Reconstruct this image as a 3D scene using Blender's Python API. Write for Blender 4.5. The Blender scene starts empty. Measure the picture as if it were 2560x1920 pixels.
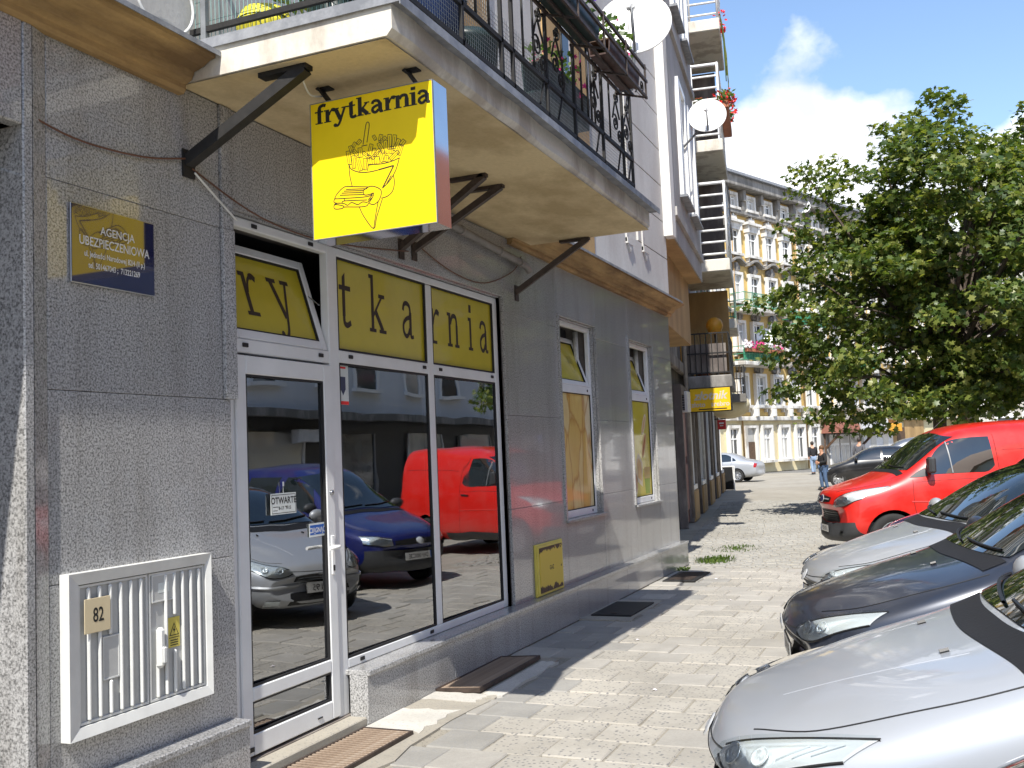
import bpy, bmesh, math, random
import numpy as np
from mathutils import Vector, Matrix
from mathutils.bvhtree import BVHTree
random.seed(7); RNG = np.random.default_rng(11)
SC = bpy.context.scene
COL = SC.collection
PI = math.pi
# ------------------------------------------------------------------ camera
F_PX = 2485.0
YAW, PIT, ROL = [math.radians(a) for a in (22.95, 4.2, -2.43)]
CAM = Vector((3.4, 0.0, 1.6))
FW = Vector((-math.sin(YAW)*math.cos(PIT), math.cos(YAW)*math.cos(PIT), math.sin(PIT)))
_r = Vector((math.cos(YAW), math.sin(YAW), 0)); _u = _r.cross(FW)
RT = math.cos(ROL)*_r + math.sin(ROL)*_u
UP = -math.sin(ROL)*_r + math.cos(ROL)*_u
cd = bpy.data.cameras.new('camera'); co = bpy.data.objects.new('camera', cd); COL.objects.link(co)
cd.sensor_width = 36; cd.lens = F_PX/2560*36; cd.clip_start = 0.05; cd.clip_end = 800
co.matrix_world = Matrix(((RT.x, UP.x, -FW.x, CAM.x), (RT.y, UP.y, -FW.y, CAM.y), (RT.z, UP.z, -FW.z, CAM.z), (0, 0, 0, 1)))
SC.camera = co
SC.view_settings.view_transform = 'Standard'; SC.view_settings.look = 'None'
SC.view_settings.exposure = 0.75; SC.view_settings.gamma = 1.0
SC.cycles.max_bounces = 8; SC.cycles.transparent_max_bounces = 16
SC.cycles.use_denoising = True
SC.cycles.sample_clamp_indirect = 8.0
def on(px, py, ax, v):
    'direction of a photo pixel met with the plane axis=v'
    d = FW + RT*((px-1280)/F_PX) - UP*((py-960)/F_PX)
    return CAM + d*((v-CAM[ax])/d[ax])
# ------------------------------------------------------------------ sun and sky
SUN = Vector((0.15, -0.77, 1.0)).normalized()
sl = bpy.data.lights.new('sun', 'SUN'); sl.energy = 4.3; sl.angle = math.radians(0.5); sl.color = (1, .955, .88)
so = bpy.data.objects.new('sun', sl); COL.objects.link(so)
so.rotation_euler = SUN.to_track_quat('Z', 'Y').to_euler(); so.location = (0, -20, 30)
W = bpy.data.worlds.new('World'); SC.world = W; W.use_nodes = True
wn = W.node_tree.nodes; wl = W.node_tree.links
for n in list(wn): wn.remove(n)
wo = wn.new('ShaderNodeOutputWorld'); wb = wn.new('ShaderNodeBackground'); wb.inputs[1].default_value = .15
sky = wn.new('ShaderNodeTexSky'); sky.sky_type = 'NISHITA'; sky.sun_disc = False
sky.sun_elevation = math.asin(SUN.z); sky.sun_rotation = math.atan2(SUN.x, SUN.y)
sky.air_density = 1.0; sky.dust_density = .3; sky.ozone_density = 2.0
tc = wn.new('ShaderNodeTexCoord'); sx = wn.new('ShaderNodeSeparateXYZ'); wl.new(tc.outputs['Generated'], sx.inputs[0])
mp = wn.new('ShaderNodeMapping'); wl.new(tc.outputs['Generated'], mp.inputs[0]); mp.inputs['Scale'].default_value = (1, 1, 1.25); mp.inputs['Location'].default_value = (0.63, 0.02, 0.11)
nz = wn.new('ShaderNodeTexNoise'); nz.inputs['Scale'].default_value = 3.3; nz.inputs['Detail'].default_value = 9; nz.inputs['Roughness'].default_value = .52; wl.new(mp.outputs[0], nz.inputs[0])
def wmath(op, a, b=None, c=None):
    m = wn.new('ShaderNodeMath'); m.operation = op
    for i, v in enumerate((a, b, c)):
        if v is None: continue
        if isinstance(v, (int, float)): m.inputs[i].default_value = v
        else: wl.new(v, m.inputs[i])
    return m.outputs[0]
low = wmath('MULTIPLY', wmath('SUBTRACT', .295, sx.outputs[2]), 2.6)       # cumulus thickens towards the horizon
dens = wmath('ADD', nz.outputs[0], wmath('MINIMUM', wmath('MAXIMUM', low, -.10), .2))
rp = wn.new('ShaderNodeValToRGB'); rp.color_ramp.elements[0].position = .545; rp.color_ramp.elements[1].position = .60; wl.new(dens, rp.inputs[0])
nz2 = wn.new('ShaderNodeTexNoise'); nz2.inputs['Scale'].default_value = 9; nz2.inputs['Detail'].default_value = 6; wl.new(mp.outputs[0], nz2.inputs[0])
rc = wn.new('ShaderNodeValToRGB'); rc.color_ramp.elements[0].position = .3; rc.color_ramp.elements[1].position = .62
rc.color_ramp.elements[0].color = (3.9, 4.15, 4.7, 1); rc.color_ramp.elements[1].color = (6.6, 6.7, 6.8, 1); wl.new(nz2.outputs[0], rc.inputs[0])
mx = wn.new('ShaderNodeMix'); mx.data_type = 'RGBA'; wl.new(rp.outputs[0], mx.inputs[0]); wl.new(sky.outputs[0], mx.inputs[6]); wl.new(rc.outputs[0], mx.inputs[7])
wl.new(mx.outputs[2], wb.inputs[0]); wl.new(wb.outputs[0], wo.inputs[0])
# ------------------------------------------------------------------ materials
MATS = {}
def _p(name):
    m = bpy.data.materials.new(name); m.use_nodes = True
    b = m.node_tree.nodes['Principled BSDF']; MATS[name] = m
    return m, b, m.node_tree.nodes, m.node_tree.links
def sv(b, **k):
    for n, v in k.items():
        n = {'rough': 'Roughness', 'metal': 'Metallic', 'spec': 'Specular IOR Level', 'coat': 'Coat Weight', 'coatr': 'Coat Roughness', 'col': 'Base Color', 'trans': 'Transmission Weight', 'ior': 'IOR', 'sheen': 'Sheen Weight', 'alpha': 'Alpha', 'sss': 'Subsurface Weight'}[n]
        b.inputs[n].default_value = (*v, 1) if isinstance(v, tuple) else v
def coords(N, L, scale=(1, 1, 1), kind='Object'):
    t = N.new('ShaderNodeTexCoord'); m = N.new('ShaderNodeMapping'); m.inputs['Scale'].default_value = scale
    L.new(t.outputs[kind], m.inputs[0]); return m.outputs[0]
def noise(N, L, v, scale, detail=4, rough=.5):
    n = N.new('ShaderNodeTexNoise'); n.inputs['Scale'].default_value = scale; n.inputs['Detail'].default_value = detail; n.inputs['Roughness'].default_value = rough
    L.new(v, n.inputs[0]); return n.outputs[0]
def ramp(N, L, v, *stops):
    'colour ramp; stops beyond 1 scale the whole range down'
    mxp = max(p_ for p_, c_ in stops)
    if mxp > 1:
        dv = N.new('ShaderNodeMath'); dv.operation = 'DIVIDE'; dv.inputs[1].default_value = mxp; L.new(v, dv.inputs[0]); v = dv.outputs[0]; stops = [(p_/mxp, c_) for p_, c_ in stops]
    r = N.new('ShaderNodeValToRGB'); e = r.color_ramp.elements
    while len(e) < len(stops): e.new(.5)
    for i, (p, c) in enumerate(stops):
        e[i].position = p; e[i].color = (*c, 1) if isinstance(c, tuple) else (c, c, c, 1)
    L.new(v, r.inputs[0]); return r.outputs[0]
def mixc(N, L, f, a, b, mode='MIX'):
    m = N.new('ShaderNodeMix'); m.data_type = 'RGBA'; m.blend_type = mode
    for i, v in ((0, f), (6, a), (7, b)):
        if hasattr(v, 'links'): L.new(v, m.inputs[i])
        else: m.inputs[i].default_value = v if i == 0 else (*v, 1)
    return m.outputs[2]
def bump(N, L, b, h, st, dist=.01):
    m = N.new('ShaderNodeBump'); m.inputs['Strength'].default_value = st; m.inputs['Distance'].default_value = dist
    L.new(h, m.inputs['Height']); L.new(m.outputs[0], b.inputs['Normal'])
def plain(name, col, rough=.5, metal=0, var=.12, scale=6, bmp=.0, bscale=60, **k):
    'plain surface with a little uneven colour and fine relief'
    m, b, N, L = _p(name); sv(b, rough=rough, metal=metal, **k)
    v = coords(N, L)
    n = noise(N, L, v, scale, 5, .6)
    lo = tuple(max(0, c*(1-var)) for c in col); hi = tuple(min(1, c*(1+var)) for c in col)
    L.new(ramp(N, L, n, (.3, lo), (.7, hi)), b.inputs['Base Color'])
    if bmp: bump(N, L, b, noise(N, L, v, bscale, 4), bmp, .004)
    return m
def granite():
    m, b, N, L = _p('granite'); v = coords(N, L)
    n1 = noise(N, L, v, 100, 3, .65); n2 = noise(N, L, v, 210, 2, .5); n3 = noise(N, L, v, .9, 4)
    c = ramp(N, L, n1, (.34, .11), (.43, .26), (.52, .42), (.64, .55))
    c2 = ramp(N, L, n2, (.38, .55), (.52, 1.0))
    c = mixc(N, L, .5, c, c2, 'MULTIPLY')
    c = mixc(N, L, 1, c, ramp(N, L, n3, (.3, (.92, .91, .88)), (.7, (1., .995, .99))), 'MULTIPLY')
    oi = N.new('ShaderNodeObjectInfo'); c = mixc(N, L, 1, c, ramp(N, L, oi.outputs['Random'], (0., .90), (1., 1.04)), 'MULTIPLY')
    ns = noise(N, L, coords(N, L, (2.2, 2.2, .22)), 2.6, 6, .62); c = mixc(N, L, .55, c, ramp(N, L, ns, (.32, (.66, .64, .60)), (.5, (1., 1., 1.)), (.72, (1.08, 1.08, 1.06))), 'MULTIPLY')     # rain streaks
    L.new(c, b.inputs['Base Color']); sv(b, rough=.3, spec=.3, coat=.75, coatr=.03)
    L.new(ramp(N, L, ns, (.35, .10), (.6, .025)), b.inputs['Coat Roughness'])
    return m
granite()
def stained(name, col, dark, rough=.85, sc=(1, 1, .35), big=1.6, bmp=.25, hi=.66):
    'render or stone with rain stains running down'
    m, b, N, L = _p(name); v = coords(N, L, sc)
    n = noise(N, L, v, big, 7, .62); n2 = noise(N, L, coords(N, L), 45, 4)
    c = mixc(N, L, ramp(N, L, n, (.42, 0.), (hi, 1.)), dark, col)
    c = mixc(N, L, .25, c, ramp(N, L, n2, (.3, .6), (.7, 1.)), 'MULTIPLY')
    L.new(c, b.inputs['Base Color']); sv(b, rough=rough); bump(N, L, b, n2, bmp, .004); return m
stained('cornice_stone', (.47, .31, .13), (.20, .12, .05), sc=(1, .25, 1.5), big=4)
stained('balcony_render', (.70, .66, .57), (.48, .43, .36), big=1.7, hi=.52)
stained('balcony_soffit', (.71, .57, .33), (.50, .38, .20), big=1.1, bmp=.5, sc=(1, .6, 1), hi=.55)
stained('upper_wall', (.62, .61, .58), (.53, .51, .48), big=1.2, hi=.6)
stained('bay_wall', (.47, .45, .42), (.36, .34, .31), big=1.5)
stained('tan_render', (.50, .33, .15), (.36, .23, .10), big=1.4)
stained('old_render', (.30, .27, .24), (.12, .10, .09), big=2.2)
stained('dark_render', (.16, .14, .12), (.05, .045, .04), big=2.2)
stained('yellow_render', (.66, .46, .16), (.52, .36, .13), big=.7, hi=.55)
stained('cream_render', (.74, .66, .42), (.66, .56, .34), big=.7, hi=.55)
stained('white_stucco', (.74, .72, .67), (.45, .42, .37), big=1.2, hi=.52)
stained('grey_stucco', (.36, .34, .31), (.17, .16, .145), big=2.5)
stained('zinc', (.33, .34, .36), (.20, .21, .23), rough=.45, sc=(3, 3, 3), big=3)
stained('opposite_wall', (.78, .79, .80), (.66, .67, .68), big=.5)
plain('white_paint', (.80, .80, .78), .38, var=.05, scale=3, bmp=.02)
plain('white_alu', (.72, .73, .73), .32, var=.06, scale=4)
plain('grey_plastic', (.46, .465, .45), .5, var=.08, scale=9, bmp=.05)
plain('cabinet_white', (.62, .625, .60), .5, var=.08, scale=7, bmp=.06)
plain('black_gasket', (.012, .012, .013), .6)
plain('black_iron', (.012, .011, .010), .65, var=.5, scale=18, bmp=.25)
plain('rust_iron', (.05, .034, .026), .6, var=.5, scale=14, bmp=.4)
plain('brown_paint', (.075, .040, .032), .5, var=.4, scale=12, bmp=.2)
plain('steel', (.42, .43, .45), .28, metal=1, var=.12, scale=8)
plain('polished_steel', (.62, .63, .66), .06, metal=1, var=.04)
plain('grey_metal', (.20, .21, .22), .45, var=.25, scale=10)
plain('white_metal', (.74, .74, .72), .4, var=.1, scale=6)
plain('wire_grey', (.30, .32, .33), .4)
plain('wire_teal', (.20, .34, .33), .4)
plain('wire_green', (.04, .24, .13), .45, var=.3)
plain('cable_brown', (.13, .055, .03), .6)
plain('cable_white', (.7, .7, .67), .5)
plain('cable_black', (.015, .015, .015), .5)
plain('pipe_grey', (.24, .22, .20), .5, var=.2)
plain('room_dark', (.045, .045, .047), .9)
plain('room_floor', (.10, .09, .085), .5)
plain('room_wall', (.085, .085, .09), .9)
plain('radiator_white', (.75, .75, .72), .4)
plain('blue_plastic', (.012, .03, .10), .35, var=.25)
plain('dark_green_plastic', (.012, .028, .026), .4, var=.3)
plain('white_plastic', (.78, .78, .76), .35)
plain('yellow_plastic', (.70, .62, .05), .4)
plain('orange_plastic', (.72, .33, .03), .5)
plain('terracotta', (.40, .14, .07), .7, var=.2, bmp=.2)
plain('petal_red', (.75, .03, .03), .6, var=.3)
plain('petal_coral', (.80, .16, .08), .6, var=.3)
plain('petal_pink', (.72, .05, .28), .6, var=.3)
plain('petal_white', (.80, .74, .76), .6, var=.1)
plain('petal_violet', (.13, .04, .42), .6, var=.3)
plain('wood_dark', (.10, .055, .03), .6, var=.4, scale=9)
plain('curtain', (.55, .55, .52), .9, var=.2, scale=20)
plain('cloth_black', (.016, .016, .018), .85, var=.3, scale=30)
plain('cloth_grey', (.09, .09, .10), .85, var=.3, scale=30)
plain('denim', (.07, .12, .22), .85, var=.3, scale=30)
plain('denim_light', (.22, .30, .42), .85, var=.2, scale=30)
plain('cloth_white', (.7, .7, .7), .85)
plain('skin', (.52, .28, .18), .5)
plain('hair_brown', (.12, .06, .025), .6)
plain('hair_dark', (.03, .02, .015), .6)
plain('bark', (.085, .065, .05), .9, var=.5, scale=25, bmp=.8, bscale=30)
plain('chalkboard', (.018, .019, .021), .55)
plain('red_sign', (.55, .03, .03), .4)
plain('door_red', (.17, .035, .028), .45, var=.2)
plain('shop_white', (.66, .66, .66), .5)
plain('shop_dark', (.035, .037, .04), .5)
plain('awning_brown', (.20, .075, .05), .7)
plain('awning_orange', (.82, .38, .02), .5)
plain('road_blue', (.02, .10, .45), .4)
plain('ink', (.012, .012, .010), .5)
plain('ink_brown', (.030, .018, .012), .5)
plain('ink_navy', (.04, .05, .10), .6)
plain('lettering_white', (.66, .67, .66), .4)
plain('lettering_grey', (.55, .55, .53), .4)
plain('navy_plate', (.006, .009, .055), .06, var=.2, coat=1.0, coatr=.02)
plain('film_yellow', (.52, .43, .022), .45, var=.05, coat=.6, coatr=.04)
plain('sign_yellow', (.93, .67, .010), .4, var=.03, spec=.25)
plain('sticker_yellow', (.62, .52, .10), .4)
plain('sticker_blue', (.01, .10, .42), .3)
plain('sticker_white', (.62, .66, .64), .35)
plain('paper_cream', (.62, .52, .33), .5, var=.05)
plain('ac_white', (.62, .62, .60), .5)
def gas_yellow():
    m, b, N, L = _p('gas_yellow'); t = coords(N, L); s = N.new('ShaderNodeSeparateXYZ'); L.new(t, s.inputs[0])
    n = noise(N, L, coords(N, L, (1, 1, .6)), 11, 5, .6)
    # rust eats in from the top and bottom edges of the lid (object z: 0..1 of its height)
    def mth(op, a, bb):
        q = N.new('ShaderNodeMath'); q.operation = op
        for i, v in enumerate((a, bb)):
            if isinstance(v, (int, float)): q.inputs[i].default_value = v
            else: L.new(v, q.inputs[i])
        return q.outputs[0]
    d = mth('ABSOLUTE', mth('SUBTRACT', s.outputs[2], .2225), 0)
    e = mth('ADD', d, mth('MULTIPLY', mth('SUBTRACT', n, .5), .16))
    k = ramp(N, L, e, (.165, 0.), (.172, 1.))
    c = mixc(N, L, k, (.60, .45, .06), (.045, .022, .012)); L.new(c, b.inputs['Base Color']); sv(b, rough=.55)
    return m
gas_yellow()
def rusty():
    m, b, N, L = _p('rust_grate'); v = coords(N, L); n = noise(N, L, v, 9, 6, .65)
    L.new(ramp(N, L, n, (.3, (.11, .075, .05)), (.5, (.26, .19, .135)), (.7, (.40, .34, .27))), b.inputs['Base Color']); sv(b, rough=.75); bump(N, L, b, noise(N, L, v, 90, 4), .4, .003)
rusty()
def pave(name, base, chips, amount, sc=95, warm=(.40, .37, .31)):
    m, b, N, L = _p(name)
    oi = N.new('ShaderNodeObjectInfo')
    t = N.new('ShaderNodeTexCoord'); ad = N.new('ShaderNodeVectorMath'); ad.operation = 'ADD'; L.new(t.outputs['Object'], ad.inputs[0]); L.new(oi.outputs['Location'], ad.inputs[1])
    v = ad.outputs[0]
    vo = N.new('ShaderNodeTexVoronoi'); vo.inputs['Scale'].default_value = sc; vo.inputs['Randomness'].default_value = 1; L.new(v, vo.inputs[0])
    sep = N.new('ShaderNodeSeparateColor'); L.new(vo.outputs['Color'], sep.inputs[0])
    chip = ramp(N, L, sep.outputs[0], (1-amount-.02, 0.), (1-amount, 1.))
    dd = ramp(N, L, vo.outputs['Distance'], (.30, 1.), (.42, 0.))
    k = N.new('ShaderNodeMath'); k.operation = 'MULTIPLY'; L.new(chip, k.inputs[0]); L.new(dd, k.inputs[1])
    n = noise(N, L, v, 2.2, 7, .65); n2 = noise(N, L, v, 60, 4)
    c = ramp(N, L, n, (.3, tuple(x*.8 for x in base)), (.55, base), (.75, warm))
    rnd = ramp(N, L, oi.outputs['Random'], (0., .89), (.5, .98), (1., 1.05))
    c = mixc(N, L, 1, c, rnd, 'MULTIPLY')
    c = mixc(N, L, .3, c, ramp(N, L, n2, (.3, .65), (.7, 1.)), 'MULTIPLY')
    c = mixc(N, L, k.outputs[0], c, chips)
    n3 = noise(N, L, v, .45, 5, .6)
    c = mixc(N, L, .6, c, ramp(N, L, n3, (.35, (.78, .76, .72)), (.6, (1., 1., 1.))), 'MULTIPLY')
    L.new(c, b.inputs['Base Color']); sv(b, rough=.9); bump(N, L, b, noise(N, L, v, 130, 5), .5, .004); return m
pave('slab_pebble', (.42, .395, .345), (.19, .185, .18), .42, 42, (.45, .42, .36))
pave('slab_plain', (.41, .39, .35), (.33, .31, .28), .2, 60, (.44, .415, .36))
pave('slab_grey', (.32, .31, .285), (.25, .25, .25), .2, 60, (.37, .36, .33))
pave('cobble', (.34, .33, .30), (.22, .21, .2), .2, 40, (.38, .365, .32))
pave('mortar', (.40, .37, .31), (.25, .24, .22), .3, 70)
pave('dirt', (.31, .285, .235), (.14, .13, .11), .3, 60, (.33, .30, .25))
pave('mortar_light', (.56, .54, .49), (.42, .40, .36), .3, 60, (.60, .58, .52))
pave('road', (.20, .195, .185), (.10, .10, .10), .3, 60, (.25, .24, .22))
def carpaint(name, col, metal=0, rough=.4, dust=.08):
    m, b, N, L = _p(name); sv(b, col=col, metal=metal, rough=rough, coat=.7, coatr=.035)
    v = coords(N, L); n = noise(N, L, v, 3, 6, .6)
    c = mixc(N, L, ramp(N, L, n, (.45, 0.), (.75, dust)), col, (.35, .33, .29))       # road dust
    L.new(c, b.inputs['Base Color'])
    L.new(ramp(N, L, n, (.4, .03), (.7, .12)), b.inputs['Coat Roughness']); return m
carpaint('paint_silver', (.43, .455, .49), .35, .40, .12)
carpaint('paint_silver_dull', (.40, .415, .43), .35, .42, .12)
carpaint('paint_grey', (.30, .31, .33), .75, .36)
carpaint('paint_dark', (.024, .030, .046), .3, .3, .05)
carpaint('paint_black', (.010, .010, .012), 0, .3)
carpaint('paint_blue', (.008, .014, .12), .2, .3)
carpaint('paint_red', (.62, .012, .006), 0, .35)
carpaint('paint_white', (.7, .7, .7), 0, .4)
plain('bumper_plastic', (.045, .047, .05), .55, var=.15, bmp=.1, bscale=200)
plain('black_trim', (.012, .012, .013), .4)
plain('tyre', (.020, .020, .020), .85, var=.3, bmp=.2)
plain('rim', (.50, .51, .53), .3, metal=.8)
plain('lamp_chrome', (.84, .86, .88), .16, metal=.55, var=.05)
plain('tail_red', (.35, .01, .01), .15, coat=1.)
plain('plate_white', (.66, .66, .64), .4)
plain('dash', (.03, .03, .032), .8)
def glass_thin(name, tint, ior, rough=0.0, refl=(1, 1, 1), base=0.0):
    'a thin pane: see-through straight on, mirror-like at a slant'
    m = bpy.data.materials.new(name); m.use_nodes = True; N = m.node_tree.nodes; L = m.node_tree.links; MATS[name] = m
    for n in list(N): N.remove(n)
    o = N.new('ShaderNodeOutputMaterial'); t = N.new('ShaderNodeBsdfTransparent'); t.inputs[0].default_value = (*tint, 1)
    g = N.new('ShaderNodeBsdfGlossy'); g.inputs['Roughness'].default_value = rough; g.inputs[0].default_value = (*refl, 1)
    f = N.new('ShaderNodeFresnel'); f.inputs[0].default_value = ior
    x = N.new('ShaderNodeMixShader'); a = N.new('ShaderNodeMath'); a.operation = 'MAXIMUM'; L.new(f.outputs[0], a.inputs[0]); a.inputs[1].default_value = base
    if base > 0:
        tcx = N.new('ShaderNodeTexCoord'); nx = N.new('ShaderNodeTexNoise'); nx.inputs['Scale'].default_value = 1.1; nx.inputs['Detail'].default_value = 1.5; L.new(tcx.outputs['Object'], nx.inputs[0]); bp_ = N.new('ShaderNodeBump'); bp_.inputs['Strength'].default_value = .35; bp_.inputs['Distance'].default_value = .012; L.new(nx.outputs[0], bp_.inputs['Height']); L.new(bp_.outputs[0], g.inputs['Normal'])
        nd = N.new('ShaderNodeTexNoise'); nd.inputs['Scale'].default_value = 5; nd.inputs['Detail'].default_value = 6; L.new(tcx.outputs['Object'], nd.inputs[0]); L.new(ramp(N, L, nd.outputs[0], (.45, 0.), (.8, .05)), g.inputs['Roughness'])
    L.new(a.outputs[0], x.inputs[0]); L.new(t.outputs[0], x.inputs[1]); L.new(g.outputs[0], x.inputs[2]); L.new(x.outputs[0], o.inputs[0]); return m
glass_thin('shop_glass', (.72, .75, .75), 2.6, refl=(.95, .97, 1.0), base=.40)
glass_thin('print_glass', (.92, .92, .92), 1.5)
glass_thin('car_glass', (.25, .30, .28), 1.75)
glass_thin('lamp_glass', (.88, .92, .92), 1.5)
def far_glass():
    m, b, N, L = _p('far_glass'); oi = N.new('ShaderNodeObjectInfo'); v = coords(N, L); n = noise(N, L, v, 1.3, 4)
    ad = N.new('ShaderNodeMath'); ad.operation = 'ADD'; L.new(oi.outputs['Random'], ad.inputs[0]); L.new(n, ad.inputs[1])
    L.new(ramp(N, L, ad.outputs[0], (.55, (.025, .03, .035)), (.95, (.07, .08, .085)), (1.0, (.30, .30, .28)), (1.3, (.45, .44, .41))), b.inputs['Base Color']); sv(b, rough=.08, spec=.8)      # rooms, some with curtains
far_glass()
plain('leaf', (.060, .105, .018), .5, var=.3)
def leafmat(name, a, b_, c_, tr):
    m = bpy.data.materials.new(name); m.use_nodes = True; N = m.node_tree.nodes; L = m.node_tree.links; MATS[name] = m
    b = N['Principled BSDF']; g = N.new('ShaderNodeNewGeometry')
    v = coords(N, L); n = noise(N, L, v, .8, 3)
    r1 = ramp(N, L, g.outputs['Random Per Island'], (0., a), (.55, b_), (1., c_))
    c = mixc(N, L, .5, r1, ramp(N, L, n, (.3, (.7, .75, .6)), (.7, (1.15, 1.1, 1.))), 'MULTIPLY')
    L.new(c, b.inputs['Base Color']); sv(b, rough=.42, spec=.45)
    t = N.new('ShaderNodeBsdfTranslucent'); L.new(mixc(N, L, 1, c, tr, 'MULTIPLY'), t.inputs[0])
    x = N.new('ShaderNodeMixShader'); x.inputs[0].default_value = .35; L.new(b.outputs[0], x.inputs[1]); L.new(t.outputs[0], x.inputs[2])
    L.new(x.outputs[0], N['Material Output'].inputs[0])
leafmat('maple_leaf', (.045, .085, .022), (.105, .15, .035), (.27, .285, .075), (1.8, 1.9, .8))
leafmat('lime_leaf', (.05, .10, .02), (.09, .15, .03), (.15, .22, .05), (1.6, 1.9, .7))
leafmat('grass_blade', (.05, .09, .02), (.08, .13, .025), (.13, .18, .04), (1.6, 1.9, .7))
def fries_film():
    m, b, N, L = _p('fries_film'); t = N.new('ShaderNodeTexCoord'); mp_ = N.new('ShaderNodeMapping'); mp_.inputs['Rotation'].default_value = (.5, 0, 0); mp_.inputs['Scale'].default_value = (1, 3.0, 1.25); L.new(t.outputs['Object'], mp_.inputs[0])
    wv = noise(N, L, mp_.outputs[0], 1.3, 3); ad = N.new('ShaderNodeVectorMath'); ad.operation = 'ADD'; sc = N.new('ShaderNodeVectorMath'); sc.operation = 'SCALE'; sc.inputs[3].default_value = .5; L.new(wv, sc.inputs[0]); L.new(mp_.outputs[0], ad.inputs[0]); L.new(sc.outputs[0], ad.inputs[1])
    vo = N.new('ShaderNodeTexVoronoi'); vo.inputs['Scale'].default_value = 1.25; L.new(ad.outputs[0], vo.inputs[0]); ve = N.new('ShaderNodeTexVoronoi'); ve.feature = 'DISTANCE_TO_EDGE'; ve.inputs['Scale'].default_value = 1.25; L.new(ad.outputs[0], ve.inputs[0])
    sp = N.new('ShaderNodeSeparateColor'); L.new(vo.outputs['Color'], sp.inputs[0]); n = noise(N, L, mp_.outputs[0], 3.5, 5)
    c = ramp(N, L, sp.outputs[0], (0., (.62, .38, .07)), (.5, (.70, .52, .18)), (1., (.70, .62, .38)))
    c = mixc(N, L, ramp(N, L, ve.outputs['Distance'], (.0, .85), (.07, 0.)), c, (.46, .22, .04)); c = mixc(N, L, .5, c, ramp(N, L, n, (.25, (.85, .62, .4)), (.6, (1., 1., 1.))), 'MULTIPLY')
    L.new(c, b.inputs['Base Color']); sv(b, rough=.5, coat=.6, coatr=.04)
fries_film()
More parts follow.
